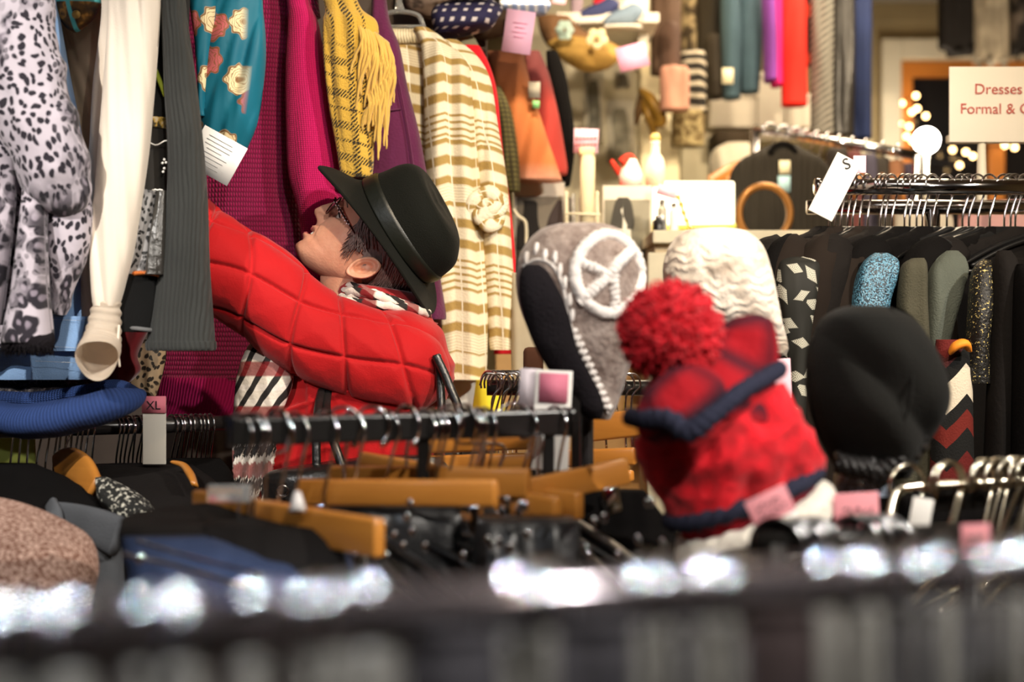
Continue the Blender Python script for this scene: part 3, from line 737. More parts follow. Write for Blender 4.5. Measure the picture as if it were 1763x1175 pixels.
mk('sleeve_fold', sweep([P(122, 330, 2.20), P(120, 400, 2.20), P(110, 470, 2.21), P(100, 540, 2.22)], [(.026, .03), (.030, .03), (.022, .025), (.010, .012)], 60, 70, disp=lambda t, v, f, p: .005 * ridge(p.x * 34, p.z * 8, 6)), leo, lj)
mk('sleeve_lower', loft([(262, 38, 60, 2.20, .015), (310, 42, 76, 2.17, .025), (400, 34, 78, 2.15, .032), (500, 22, 82, 2.15, .036), (556, 10, 88, 2.15, .04), (583, 5, 90, 2.15, .042), (590, 8, 88, 2.15, .04)], 80, 90, amp=.005, fx=26, seed=5, hollow=.05), leo, lj)
mk('left_fold', loft([(215, -60, 10, 2.19, .02), (270, -60, 26, 2.17, .03), (350, -60, 26, 2.16, .03), (450, -60, 16, 2.16, .03), (560, -60, 2, 2.17, .03)], 50, 50, amp=.006, fx=26, seed=6), leo, lj)
bm = sweep([P(48 + 38 * math.cos(a), 585 + 5 * math.sin(a * 2), 2.15 - .032 * math.sin(a)) for a in [i * math.pi / 20 for i in range(40)]], [(.008, .012)], 12, ref=(0, 0, 1), closed=True)
tufts(bm, [P(48 + 38 * math.cos(a), 587, 2.15 - .036 * math.sin(a)) for a in [i * math.pi / 20 for i in range(41)]], 700, .022, .0010, 3)
mk('fur_cuff', bm, furm, lj)
# light blue shirt
denim = M('light_blue_chambray', (.28, .46, .76), .8, bump=('noise', 400.0, .3), var=.12)
bs = thing('blue_shirt', 'light blue chambray shirt behind the leopard jacket', 'shirt', P(90, 655, 2.32))
mk('sleeve', loft([(TOP, 30, 90, 2.33, .02), (0, 66, 98, 2.31, .02), (120, 86, 118, 2.30, .02), (230, 104, 140, 2.30, .02), (300, 118, 147, 2.30, .018), (420, 112, 148, 2.31, .015)], 50, 60, amp=.004, fx=40, seed=7), denim, bs)
mk('shirt_body', loft([(330, 60, 146, 2.38, .015), (430, 60, 150, 2.37, .018), (540, -60, 156, 2.36, .02), (600, -120, 158, 2.36, .02), (640, -140, 162, 2.36, .02), (654, -140, 150, 2.36, .018)], 90, 90, amp=.012, fx=13, fz=3, seed=8, hollow=.03), denim, bs)
mk('hem_band', loft([(545, 80, 157, 2.337, .006), (600, 40, 160, 2.335, .006), (603, 20, 160, 2.335, .004)], 60, 20, amp=.004, fx=13, seed=8), denim, bs)
bm = bmesh.new()
for k, yy in enumerate((549, 596, 622)):
    for i in range(34): x0 = 62 + i * 2.8; box(P(x0, yy + i * .12, 2.323), (.0016, .0006, .0006), bm)
mk('stitching', bm, paperw, bs)
# beige blouse and patterned scarf behind the white one
beige = M('beige_satin', (.60, .48, .34), .55, spec=.4)
o = mk('beige_blouse', loft([(TOP, 96, 200, 2.42, .02), (0, 98, 200, 2.41, .02), (60, 110, 190, 2.40, .022), (200, 128, 176, 2.40, .02), (330, 146, 172, 2.40, .015), (520, 150, 190, 2.40, .015)], 70, 70, amp=.012, fx=34, fz=2, seed=10, shear=.4), beige)
tag(o, 'beige satin blouse glimpsed between the blue shirt and white blouse', 'blouse')
def gypsy(s):
    v = s.map(40, 'Object'); d = s.nd('TexVoronoi', {'Vector': v, 'Scale': 1.0}).outputs[0]
    c = s.ramp(s.noise(45.0, detail=2), [(0.35, (.03, .02, .015)), (.52, (.12, .06, .015)), (.6, (.42, .20, .04)), (.7, (.05, .03, .02))])
    x, y, z = s.xyz()
    xx = s.ma('ABSOLUTE', s.ma('ADD', x, s.ma('MULTIPLY', z, .25))); zz = s.ma('ABSOLUTE', s.ma('SUBTRACT', z, .052))
    l = s.ma('ADD', s.ma('SUBTRACT', 1, s.step(xx, .0035, .001)), s.ma('SUBTRACT', 1, s.step(zz, .0035, .001)))
    return s.mix(s.ma('MINIMUM', l, 1.0), c, (.10, .50, .52))
gs = thing('patterned_scarf', 'dark brown scarf with turquoise crossed lines at the top left edge', 'scarf', P(132, 55, 2.31))
mk('cloth', loft([(TOP, 80, 190, 2.34, .02), (-20, 84, 186, 2.33, .02), (10, 92, 172, 2.32, .02), (32, 102, 160, 2.32, .018), (50, 116, 140, 2.32, .012), (55, 124, 132, 2.32, .006)], 50, 50, amp=.005, fx=22, seed=2), M('gypsy_print', gypsy, .6), gs)
mk('gold_button', ball(P(131, 25, 2.295), S(7), seg=14, sc=(1, .5, 1)), M('old_gold', (.35, .22, .06), .4, .6), gs)
# white blouse with long gathered sleeve
cream = M('cream_crepe', (.86, .75, .62), .75, bump=('noise', 500.0, .15), sheen=.15, var=.05)
wb = thing('cream_blouse', 'cream crepe blouse with long bell-cuffed sleeve', 'blouse', P(190, 645, 2.28))
mk('body', loft([(TOP, 140, 262, 2.32, .03), (0, 176, 275, 2.31, .035), (150, 162, 262, 2.31, .03), (340, 148, 240, 2.31, .03), (480, 140, 205, 2.31, .02), (545, 141, 170, 2.31, .012)], 90, 90, amp=.012, fx=24, fz=1.2, seed=11, shear=.1), cream, wb)
mk('sleeve', loft([(TOP, 165, 272, 2.26, .03), (0, 186, 276, 2.25, .032), (150, 178, 266, 2.24, .034), (300, 166, 250, 2.23, .034), (420, 158, 232, 2.23, .032), (500, 160, 212, 2.23, .028), (528, 164, 204, 2.23, .024)], 110, 120, amp=.011, fx=30, fz=1.0, seed=12, shear=.12), cream, wb)
b0 = sweep([P(184, 520, 2.23), P(181, 545, 2.225), P(177, 572, 2.215), P(173, 594, 2.20), P(169, 610, 2.175), P(167, 620, 2.145)], [(.021, .020), (.024, .023), (.027, .025), (.030, .028), (.032, .031), (.031, .031)], 90, 70, caps=False,
           disp=lambda t, v, f, p: .0016 * math.sin(v * 420 + 1.2 * math.sin(t * 2 + 1)) * (1 - f) + .0022 * math.sin(t * 3 + 1) * f)
sol = bmesh.ops.solidify(b0, geom=b0.faces[:], thickness=.0016)
mk('bell_cuff', b0, cream, wb)
mk('button_loop', sweep([P(205, 560, 2.2), P(203, 600, 2.198), P(206, 632, 2.2)], [.0018], 8, 20), cream, wb)
# patchwork jacket sleeve
pj = thing('patchwork_jacket', 'dark patchwork jacket sleeve with velvet cuff beside the cream blouse', 'jacket', P(245, 580, 2.28))
def sl(rows, name, m, **k): return mk(name, loft(rows, 60, 50, **k), m, pj)
sl([(TOP, 230, 330, 2.33, .025), (100, 236, 320, 2.32, .03), (208, 238, 292, 2.305, .032), (212, 238, 292, 2.304, .032)], 'upper_panel', M('black_cotton', (.02, .02, .02), .9), amp=.004)
sl([(206, 240, 296, 2.30, .034), (224, 240, 293, 2.30, .035)], 'yellow_trim', M('yellow_brocade', lambda s: s.ramp(s.noise(130.0, detail=2), [(.4, (.05, .04, .02)), (.5, (.70, .44, .07)), (.65, (.8, .68, .45))], 'LINEAR'), .6), amp=.002)
sl([(222, 236, 292, 2.30, .033), (335, 232, 292, 2.295, .034)], 'middle_panel', M('charcoal_cotton', (.028, .025, .022), .85), amp=.005, seed=3)
sl([(330, 230, 288, 2.29, .034), (400, 222, 286, 2.285, .036), (474, 216, 282, 2.28, .038)], 'leopard_panel', M('grey_leopard_satin', leopard_col(60, (.012, .012, .012), (.12, .11, .11), (.36, .35, .35)), .4), amp=.005, seed=4)
sl([(330, 272, 291, 2.268, .02), (400, 262, 288, 2.255, .02), (474, 250, 284, 2.248, .02)], 'leather_panel', M('black_shiny_leather', (.035, .032, .028), .3, bump=('noise', 60.0, .8), spec=.6), amp=.008, fx=60, seed=6)
mk('zigzag_trim', sweep([P(217 + i * 1.65, 474 + (2.2 if i % 2 else -2.2) + i * .05 - 5 * math.sin(i / 40 * math.pi), 2.232 + .03 * ((i - 20) / 20) ** 2) for i in range(40)], [.0022], 6), M('orange_rickrack', (.75, .20, .04), .7), pj)
velv = M('black_velvet', (.006, .006, .006), .95, sheen=.06, spec=.1, bump=('noise', 500.0, .3))
sl([(474, 214, 282, 2.28, .038), (520, 206, 280, 2.275, .040), (562, 202, 270, 2.27, .042), (572, 203, 266, 2.27, .041)], 'velvet_cuff', velv, amp=.002, hollow=.05)
mk('cuff_binding', sweep([P(235 + 33 * math.cos(a), 566 + 4 * math.cos(a), 2.27 - .041 * math.sin(a)) for a in [i * math.pi / 18 for i in range(36)]], [.0035], 8, ref=(0, 0, 1), closed=True), M('grey_binding', (.12, .12, .12), .8), pj)
wt = bmesh.new()
sweep([P(240 + i * 5.4, 246 - 4 * math.sin(i * .9), 2.257) for i in range(10)], [.0011], 5, bm=wt)
sweep([P(262 + i * 2.6, 327 + .8 * math.sin(i * 2.2), 2.252) for i in range(8)], [.0011], 5, bm=wt)
for x, y in ((283, 275), (280, 281), (286, 280), (283, 290), (281, 296)): ball(P(x, y, 2.259), .0022, wt, 8)
mk('white_embroidery', wt, paperw, pj)
mk('green_trim', sweep([P(268, 120, 2.275), P(273, 135, 2.272), P(279, 150, 2.27), P(283, 166, 2.27)], [.003, .004, .004, .002], 6, 20), M('lime_braid', (.42, .50, .05), .7), pj)
# blue jean and maroon trims between
o = mk('denim_sleeve', loft([(300, 280, 306, 2.36, .015), (380, 282, 304, 2.36, .015), (470, 278, 296, 2.36, .012), (520, 278, 286, 2.36, .008)], 40, 40, amp=.004, fx=40, seed=13), M('mid_blue_denim', (.10, .15, .22), .8)); tag(o, 'slim mid-blue denim sleeve behind the patchwork cuff', 'sleeve')
# charcoal ribbed coat
char = M('charcoal_crinkle_wool', (.034, .036, .034), .9, bump=('rib', 420.0, .8), sheen=.1)
gc = thing('charcoal_coat', 'charcoal crinkle-ribbed coat hiding the shopper\'s raised hand', 'coat', P(320, 605, 2.3))
mk('body', loft([(TOP, 262, 312, 2.29, .03), (0, 276, 318, 2.28, .032), (150, 284, 338, 2.275, .034), (260, 290, 350, 2.27, .036), (350, 288, 357, 2.27, .038), (450, 278, 360, 2.27, .04), (540, 262, 366, 2.27, .042), (596, 253, 370, 2.27, .044), (603, 256, 368, 2.27, .04)], 110, 130, amp=.006, fx=20, fz=1, seed=14, hollow=.04, shear=-.12), char, gc)
bm = loft([(588, 252, 370.5, 2.27, .0455), (593, 251.5, 371, 2.27, .046), (600, 252, 371, 2.27, .046), (604, 254, 369, 2.27, .044)], 80, 12, amp=.006, fx=20, fz=1, seed=14)
mk('hem', bm, char, gc)
# teal floral scarf
def floral(s):
    vec = s.map((14, 14, 14), 'UV')
    vn = s.nd('TexVoronoi', {'Vector': vec, 'Scale': 1.0, 'Randomness': .7}, voronoi_dimensions='2D')
    d = s.nd('VectorMath', {0: vec, 1: vn.outputs['Position']}, operation='SUBTRACT').outputs[0]
    sx = s.nd('SeparateXYZ', {0: d}); r = s.nd('VectorMath', {0: d}, operation='LENGTH').outputs['Value']
    a = s.ma('ARCTAN2', sx.outputs[1], sx.outputs[0])
    pet = s.ma('ADD', s.ma('ADD', .24, s.ma('MULTIPLY', s.noise(30.0, 'UV', 2), .25)), s.ma('MULTIPLY', s.ma('COSINE', s.ma('MULTIPLY', a, 8.0)), .035))
    m = s.ma('SUBTRACT', 1, s.step(s.ma('SUBTRACT', r, pet), 0.0, .02))
    edge = s.ma('MULTIPLY', m, s.step(s.ma('SUBTRACT', r, pet), -.045, .012))
    rings = s.ma('MULTIPLY', s.step(s.ma('SINE', s.ma('MULTIPLY', s.ma('ADD', r, s.ma('MULTIPLY', s.noise(60.0, 'UV', 2), .30)), 85.0)), .75, .2), m)
    cen = s.ma('SUBTRACT', 1, s.step(r, .075, .02))
    pick = s.step(s.nd('SeparateXYZ', {0: vn.outputs['Color']}).outputs[0], .62, .01)
    petc = s.mix(pick, (.78, .66, .40), (.50, .12, .13))
    u, v = s.uv()
    zone = s.step(s.ma('SUBTRACT', .040, s.ma('ABSOLUTE', s.ma('ADD', u, .012))), 0, .008)
    big = s.ma('MULTIPLY', m, zone)
    c = s.mix(s.noise(10.0), (.003, .10, .17), (.006, .16, .24))
    c = s.mix(big, c, petc)
    ln = s.ma('MULTIPLY', s.ma('MAXIMUM', s.ma('MAXIMUM', edge, cen), s.ma('MULTIPLY', rings, .8)), zone)
    return s.mix(ln, c, (.20, .09, .03))
teal = M('teal_floral_chiffon', floral, .6, spec=.3)
ts = thing('floral_scarf', 'teal scarf printed with cream and pink flowers', 'scarf', P(400, 275, 2.5))
mk('front_fold', loft([(TOP, 350, 450, 2.46, .02), (0, 346, 452, 2.45, .026), (60, 342, 456, 2.44, .03), (120, 340, 456, 2.44, .03), (200, 340, 446, 2.44, .028), (250, 352, 428, 2.45, .024), (285, 385, 408, 2.46, .012)], 100, 100, amp=.012, fx=24, fz=1.6, seed=15, shear=-.35), teal, ts)
mk('left_fold', loft([(TOP, 318, 362, 2.45, .015), (0, 326, 372, 2.42, .02), (60, 334, 366, 2.42, .018), (140, 340, 356, 2.42, .012), (200, 344, 352, 2.42, .008)], 50, 60, amp=.006, fx=34, seed=16, shear=-.4), teal, ts)
# paper tag
tp = thing('paper_tag', 'white printed paper tag tilted over the teal scarf', 'tag', P(378, 325, 2.38))
rot = Matrix.Rotation(math.radians(29), 3, 'Y')
mk('paper', box(P(372, 268, 2.37), (S(84, 2.37), .001, S(74, 2.37)), rot=rot), M('tag_white', (.9, .9, .9), .6, var=.01), tp)
bm = bmesh.new(); random.seed(5)
for i in range(8):
    L = random.uniform(28, 56)
    p = P(372, 268, 2.37) + rot @ Vector((S(-6 + random.uniform(-3, 3), 2.37), -.0009, S(26 - i * 7.2, 2.37)))
    box(p, (S(L, 2.37), .0004, S(1.0, 2.37)), bm, rot=rot)
mk('print_lines', bm, greyink, tp)
# magenta sweater
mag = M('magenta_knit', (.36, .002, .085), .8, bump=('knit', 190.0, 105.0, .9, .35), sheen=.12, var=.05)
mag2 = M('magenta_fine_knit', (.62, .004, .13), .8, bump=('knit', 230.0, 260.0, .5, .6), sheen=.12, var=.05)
magr = M('magenta_rib_knit', (.36, .002, .085), .8, bump=('rib', 520.0, .9), var=.05)
ms = thing('magenta_sweater', 'magenta knitted sweater hanging behind the shopper\'s raised arm', 'sweater', P(440, 735, 2.86))
mk('body', loft([(TOP, 330, 500, 2.88, .05), (0, 320, 520, 2.86, .06), (150, 300, 520, 2.86, .06), (350, 280, 520, 2.86, .06), (500, 270, 540, 2.86, .06), (620, 268, 520, 2.86, .06), (655, 266, 500, 2.86, .058)], 150, 150, amp=.014, fx=9, fz=.8, seed=17), mag, ms)
mk('rib_hem', loft([(650, 268, 470, 2.86, .060), (700, 262, 455, 2.86, .058), (735, 258, 430, 2.86, .055)], 110, 40, amp=.014, fx=9, fz=.8, seed=17, hollow=.03), magr, ms)
mk('sleeve', loft([(TOP, 470, 520, 2.80, .03), (0, 494, 534, 2.79, .035), (40, 496, 548, 2.785, .04), (120, 492, 562, 2.78, .045), (220, 493, 578, 2.775, .046), (300, 497, 588, 2.775, .046), (360, 512, 592, 2.775, .044), (420, 520, 596, 2.775, .04), (520, 524, 598, 2.775, .038)], 110, 130, amp=.006, fx=16, seed=18), mag2, ms)
mk('neck_edge', loft([(TOP, 502, 540, 2.80, .02), (0, 500, 548, 2.80, .024), (30, 520, 552, 2.80, .02)], 40, 20, amp=.002), mag, ms)
# yellow plaid scarf
def yplaid(s):
    u, v = s.uv(); v2 = s.ma('ADD', v, s.ma('MULTIPLY', u, -.28))
    bu = s.ma('MAXIMUM', s.band(u, .058, .24, off=.1), s.band(u, .058, .14, off=.62)); bv = s.ma('MAXIMUM', s.band(v2, .060, .30), s.band(v2, .060, .14, off=.45))
    bv = s.ma('MULTIPLY', bv, s.step(v2, .16, .03))
    dash = s.step(s.ma('SINE', s.ma('MULTIPLY', s.ma('ADD', u, v), 900.0)), -.2, .3); dash2 = s.step(s.ma('SINE', s.ma('MULTIPLY', s.ma('ADD', v, u), 800.0)), -.2, .3)
    m = s.ma('MAXIMUM', s.ma('MULTIPLY', bu, dash2), s.ma('MULTIPLY', bv, dash))
    m = s.ma('MULTIPLY', m, s.step(s.noise(300.0, detail=1), .38, .08))
    return s.mix(m, (.64, .39, .055), (.02, .015, .010))
yp = M('yellow_plaid_wool', yplaid, .9, bump=('noise', 300.0, .6), sheen=.3)
ys = thing('plaid_scarf', 'yellow and black plaid wool scarf with a fringed edge', 'scarf', P(610, 305, 2.72))
mk('cloth', loft([(-40, 545, 600, 2.74, .012), (14, 560, 622, 2.72, .018), (40, 556, 650, 2.71, .022), (100, 557, 652, 2.71, .024), (180, 566, 648, 2.71, .024), (250, 578, 645, 2.71, .022), (296, 586, 642, 2.71, .018), (306, 592, 636, 2.71, .014)], 100, 110, amp=.010, fx=22, fz=1.5, seed=19, shear=.15), yp, ys)
bm = bmesh.new(); random.seed(12)
for i in range(58):
    f = i / 57; x0 = 622 + 54 * min(1, f * 2.2); y0 = 40 + 45 * min(1, f * 2) + 130 * max(0, f - .45)
    if f > .5: x0 = 676 - 40 * (f - .5) * 2
    L = random.uniform(75, 150) if f < .8 else random.uniform(60, 90)
    sx = random.uniform(-22, 4)
    y1 = min(y0 + L, 305)
    sweep([P(x0 - 8, y0 - 8, 2.70), P(x0 + random.uniform(-2, 4), y0 + L * .3, 2.675), P(x0 + sx * .6, y0 + L * .65, 2.68), P(x0 + sx, y1, 2.685)], [.0028, .0034, .0032, .0018], 6, 18, bm=bm, disp=lambda t, v, f_, p: .0007 * math.sin(v * 700 + t))
mk('fringe', bm, M('yellow_yarn', (.68, .42, .09), .9, sheen=.3), ys)
# purple corduroy shirt
pur = M('plum_corduroy', (.105, .012, .055), .9, bump=('noise', 200.0, .4), sheen=.15)
pp = thing('plum_jacket', 'plum purple jacket between the plaid scarf and striped cardigan', 'jacket', P(700, 550, 2.85))
mk('body', loft([(TOP, 640, 660, 2.84, .03), (20, 640, 668, 2.83, .035), (80, 630, 688, 2.82, .04), (150, 625, 702, 2.82, .045), (230, 625, 722, 2.82, .05), (330, 625, 740, 2.82, .05), (450, 640, 754, 2.82, .05), (540, 660, 768, 2.82, .05), (550, 665, 764, 2.82, .045)], 100, 110, amp=.010, fx=17, fz=1.5, seed=20, shear=-.2, hollow=.03), pur, pp)
mk('yoke_seam', sweep([P(648, 186, 2.772), P(668, 190, 2.768), P(690, 188, 2.775)], [.0018], 6, 20), pur, pp)
mk('sleeve_seam', sweep([P(684, 130, 2.772), P(698, 200, 2.766), P(712, 290, 2.768), P(722, 400, 2.768)], [.0018], 6, 30), pur, pp)
# striped cardigan on clear hanger
def stripes(s):
    u, v = s.uv()
    slope = s.ma('MULTIPLY', s.ma('ABSOLUTE', s.ma('SUBTRACT', s.ma('FRACT', s.ma('ADD', s.ma('DIVIDE', u, .085), 100.1)), .5)), .020)
    vv = s.ma('ADD', v, slope)
    wide = s.band(vv, .042, .52, .10)
    fine = s.band(vv, .0060, .45, .3)
    fine2 = s.band(vv, .014, .5, .2)
    ph = s.ma('FRACT', s.ma('ADD', s.ma('DIVIDE', vv, .30), 100.12))
    a = s.step(ph, .30, .003); b_ = s.step(ph, .42, .003); c_ = s.step(ph, .80, .003)
    m = s.mix(s.ma('SUBTRACT', a, b_), wide, s.ma('MULTIPLY', fine, .45)); m = s.mix(c_, m, fine2)
    pl = s.band(u, .046, .07, .02)
    m2 = s.nd('Mix', data_type='RGBA'); 
    return s.mix(pl, s.mix(m, (.82, .73, .53), (.40, .26, .08)), (.86, .78, .60))
strp = M('tan_and_cream_stripe_knit', stripes, .85, bump=('noise', 260.0, .35))
cg = thing('striped_cardigan', 'tan and cream striped cardigan on a clear plastic hanger', 'cardigan', P(800, 650, 2.95))
mk('inner_top', loft([(54, 664, 720, 2.97, .02), (80, 662, 740, 2.96, .025), (160, 672, 742, 2.95, .03), (300, 690, 750, 2.95, .03), (420, 710, 760, 2.95, .03), (560, 740, 800, 2.95, .03), (650, 748, 830, 2.95, .03)], 80, 90, amp=.006, fx=18, seed=21), strp, cg)
mk('cardigan_front', loft([(50, 712, 740, 2.93, .02), (75, 724, 772, 2.92, .03), (120, 728, 810, 2.91, .04), (200, 730, 822, 2.90, .05), (300, 732, 832, 2.90, .052), (420, 742, 838, 2.90, .05), (520, 748, 842, 2.90, .05), (590, 752, 840, 2.90, .05), (654, 756, 838, 2.90, .046)], 120, 150, amp=.014, fx=19, fz=1.2, seed=22, hollow=.04), strp, cg)
mk('sleeve', loft([(70, 745, 790, 2.95, .02), (100, 768, 824, 2.93, .03), (140, 788, 845, 2.92, .04), (220, 806, 858, 2.91, .045), (320, 820, 874, 2.91, .046), (440, 828, 882, 2.91, .044), (540, 836, 889, 2.91, .04), (596, 842, 889, 2.91, .038), (603, 846, 886, 2.91, .036)], 100, 130, amp=.010, fx=24, fz=1.5, seed=23, hollow=.04), strp, cg)
bm = bmesh.new()
for i in range(14): sweep([P(664 + i * 4.6, 50, 2.945), P(662 + i * 4.8, 60, 2.925), P(664 + i * 5.0, 74, 2.935)], [.003, .0045, .003], 6, 8, bm=bm)
mk('ruffled_neck', bm, M('cream_ruffle', (.78, .68, .46), .8), cg)
def knot(px, py, d, par, m, nm):
    random.seed(int(px)); b = bmesh.new()
    for i in range(9):
        a = random.uniform(0, 6.28); r = random.uniform(.012, .03)
        c = P(px + random.uniform(-14, 14), py + random.uniform(-22, 22), d)
        sweep([c + Vector((r * math.cos(a + k * 1.1), -.006 * math.sin(k * 1.5), r * math.sin(a + k * 1.1))) for k in range(5)], [(.010, .006), (.014, .008), (.014, .008), (.012, .007), (.006, .004)], 12, 20, bm=b)
    return mk(nm, b, m, par)
knot(838, 358, 2.85, cg, strp, 'knotted_tie')
hg = thing('clear_hanger', 'clear plastic hanger holding the striped cardigan', 'hanger', P(692, 50, 2.94))
mk('body', sweep([P(655, 48, 2.94), P(658, 30, 2.94), P(668, 23, 2.94), P(690, 20, 2.94), P(714, 24, 2.94), (P(724, 32, 2.94)), P(732, 56, 2.94)], [(.005, .009)], 10, 50), clearplastic, hg)
mk('crossbar', sweep([P(662, 46, 2.94), P(726, 46, 2.94)], [(.004, .008)], 10), clearplastic, hg)
mk('collar', sweep([P(688, 20, 2.94), P(687, 8, 2.94), P(686, -6, 2.94)], [.012, .008, .005], 12), clearplastic, hg)
mk('hook', sweep([P(686, -5, 2.94), P(685, -40, 2.94), P(690, -62, 2.94), P(678, -72, 2.94), P(668, -62, 2.94)], [.0022], 8, 30), chrome, hg)
# red garment edge, olive knit
o = mk('red_jacket', loft([(80, 790, 826, 3.06, .02), (110, 800, 842, 3.05, .03), (160, 810, 856, 3.05, .03), (260, 820, 866, 3.05, .03), (400, 840, 884, 3.05, .03), (560, 850, 893, 3.05, .03), (610, 850, 880, 3.05, .03)], 50, 60, amp=.006, seed=24), M('bright_red_cloth', (.72, .01, .02), .8)); tag(o, 'bright red jacket edge showing behind the striped cardigan', 'jacket')
o = mk('gathered_cloth', loft([(600, 755, 800, 3.02, .03), (650, 750, 850, 3.0, .04), (700, 748, 846, 3.0, .05), (760, 745, 850, 3.0, .05)], 60, 50, amp=.012, seed=25), M('white_cotton', (.85, .82, .74), .8)); tag(o, 'white cotton cloth below the hem of the striped cardigan', 'cloth')
o = mk('yellow_garment', loft([(655, 820, 850, 2.85, .02), (690, 815, 868, 2.84, .03), (740, 808, 880, 2.84, .03)], 50, 40, amp=.010, seed=26), M('acid_yellow_cloth', (.70, .60, .03), .8)); tag(o, 'acid yellow garment below the striped cardigan hem', 'garment')
# garments low on the left, under the blue shirt
o = mk('maroon_velvet_top', loft([(560, 205, 260, 2.44, .02), (610, 190, 236, 2.43, .03), (640, 168, 240, 2.42, .03), (668, 170, 212, 2.42, .02)], 60, 50, amp=.008, fx=30, seed=27), M('maroon_velvet', (.16, .004, .008), .8, sheen=.4)); tag(o, 'maroon velvet top beside the cream bell cuff', 'top')
o = mk('maroon_lining', loft([(640, -60, 150, 2.46, .02), (662, -60, 175, 2.45, .02), (690, -60, 172, 2.45, .02)], 60, 30, amp=.006, seed=28), M('dark_maroon_lining', (.05, .006, .012), .8)); tag(o, 'dark maroon hem showing under the blue shirt', 'garment')
lm = M('brown_leopard_chiffon', leopard_col(48, (.02, .014, .01), (.10, .06, .04), (.38, .27, .16)), .6)
o = mk('leopard_chiffon_top', loft([(585, 206, 286, 2.47, .02), (620, 200, 285, 2.46, .025), (660, 196, 276, 2.46, .02), (683, 222, 268, 2.46, .012)], 70, 50, amp=.008, fx=30, seed=29, jag=.01), lm); tag(o, 'brown leopard print chiffon top under the charcoal coat', 'top')
o = mk('black_lace_blouse', loft([(650, -60, 140, 2.40, .02), (680, -60, 168, 2.39, .03), (705, -60, 150, 2.38, .03), (716, -60, 110, 2.38, .02)], 80, 50, amp=.016, fx=40, fz=14, seed=30, jag=.01), M('black_lace', lambda s: s.mix(s.step(s.noise(90.0, detail=3, dist=1.5), .60, .06), (.012, .010, .012), (.16, .13, .13)), .5, bump=('noise', 90.0, .8))); tag(o, 'black lace top above the blue knitted hat', 'top')
# blue knitted hat with wide brim
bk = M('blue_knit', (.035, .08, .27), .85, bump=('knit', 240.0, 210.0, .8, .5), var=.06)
bh = thing('blue_knit_hat', 'wide-brimmed blue knitted hat lying over the lower left rail', 'hat', P(110, 760, 2.24))
bm = bmesh.new()
mk('brim', sweep([P(-30, 700, 2.27), P(20, 722, 2.25), P(80, 724, 2.24), P(140, 712, 2.24), P(190, 698, 2.25), P(225, 690, 2.27), P(240, 684, 2.29)], [(.016, .03), (.026, .05), (.029, .06), (.028, .06), (.026, .05), (.018, .035), (.004, .01)], 60, 90, ref=(0, 1, 0), disp=lambda t, v, f, p: .003 * nz(p.x * 20, p.z * 20)), bk, bh)
mk('brim_far_side', sweep([P(-30, 684, 2.36), P(60, 690, 2.37), P(140, 680, 2.37), P(200, 668, 2.36), P(236, 676, 2.32)], [(.012, .02), (.015, .02), (.016, .02), (.014, .02), (.006, .01)], 30, 50), bk, bh)
# ---------------------------------------------------------------- hangers
def hook_path(R=.020, neck=.075, off=0.0):
    pts = [Vector((R * math.cos(a), 0, R * math.sin(a) - R * .0)) for a in [math.radians(200 - i * 22) for i in range(11)]]
    e = pts[-1]
    pts += [Vector((e.x * .8 + 0, 0, e.z - .008)), Vector((R * .15, 0, -neck * .55)), Vector((0, 0, -neck * .72)), Vector((0, 0, -neck))]
    return pts
def proto_hanger(kind, R=.020, neck=.08, wire=.0019, metal=None, L=.40):
    """local: rail centre at the origin, hook loop and shoulders in the XZ plane"""
    t = thing({'wood': 'wooden_hanger', 'plastic': 'plastic_hanger', 'trouser': 'trouser_hanger', 'wire': 'wire_hanger'}[kind], 'hanger', 'hanger')
    m = metal or chrome
    mk('hook', sweep(hook_path(R, neck), [wire], 8, 60, ref=(0, 1, 0)), m, t, world=False)
    z = -neck; h = L / 2
    if kind == 'trouser':
        mk('bar', box((0, 0, z - .018), (L, .016, .032), bev=.004), wood, t, world=False)
        for sx in (-1, 1):
            mk('clip', box((sx * h * .72, 0, z - .055), (.022, .022, .05), bev=.004), chrome, t, world=False)
        mk('ferrule', sweep([(0, 0, z + .012), (0, 0, z - .004)], [.004, .006], 12), chrome, t, world=False)
    elif kind == 'wood':
        mk('shoulders', sweep([(-h, 0, z - .075), (-h * .6, 0, z - .035), (-.03, 0, z - .004), (0, 0, z), (.03, 0, z - .004), (h * .6, 0, z - .035), (h, 0, z - .075)], [(.004, .016), (.006, .019), (.007, .015), (.007, .014), (.007, .015), (.006, .019), (.004, .016)], 14, 50, ref=(0, 0, 1), ex=3), wood, t, world=False)
    elif kind == 'plastic':
        mk('shoulders', sweep([(-h, 0, z - .07), (-h * .6, 0, z - .034), (-.03, 0, z - .006), (0, 0, z + .004), (.03, 0, z - .006), (h * .6, 0, z - .034), (h, 0, z - .07)], [(.004, .009), (.005, .010), (.006, .012), (.006, .014), (.006, .012), (.005, .010), (.004, .009)], 12, 50, ref=(0, 1, 0), ex=3), blackplastic, t, world=False)
        mk('trouser_bar', sweep([(-h * .9, 0, z - .08), (h * .9, 0, z - .08)], [.004], 8), blackplastic, t, world=False)
    else:
        mk('shoulders', sweep([(-h, 0, z - .09), (-.0, 0, z), (h, 0, z - .09), (-h, 0, z - .092)], [wire], 8), m, t, world=False)
    return t
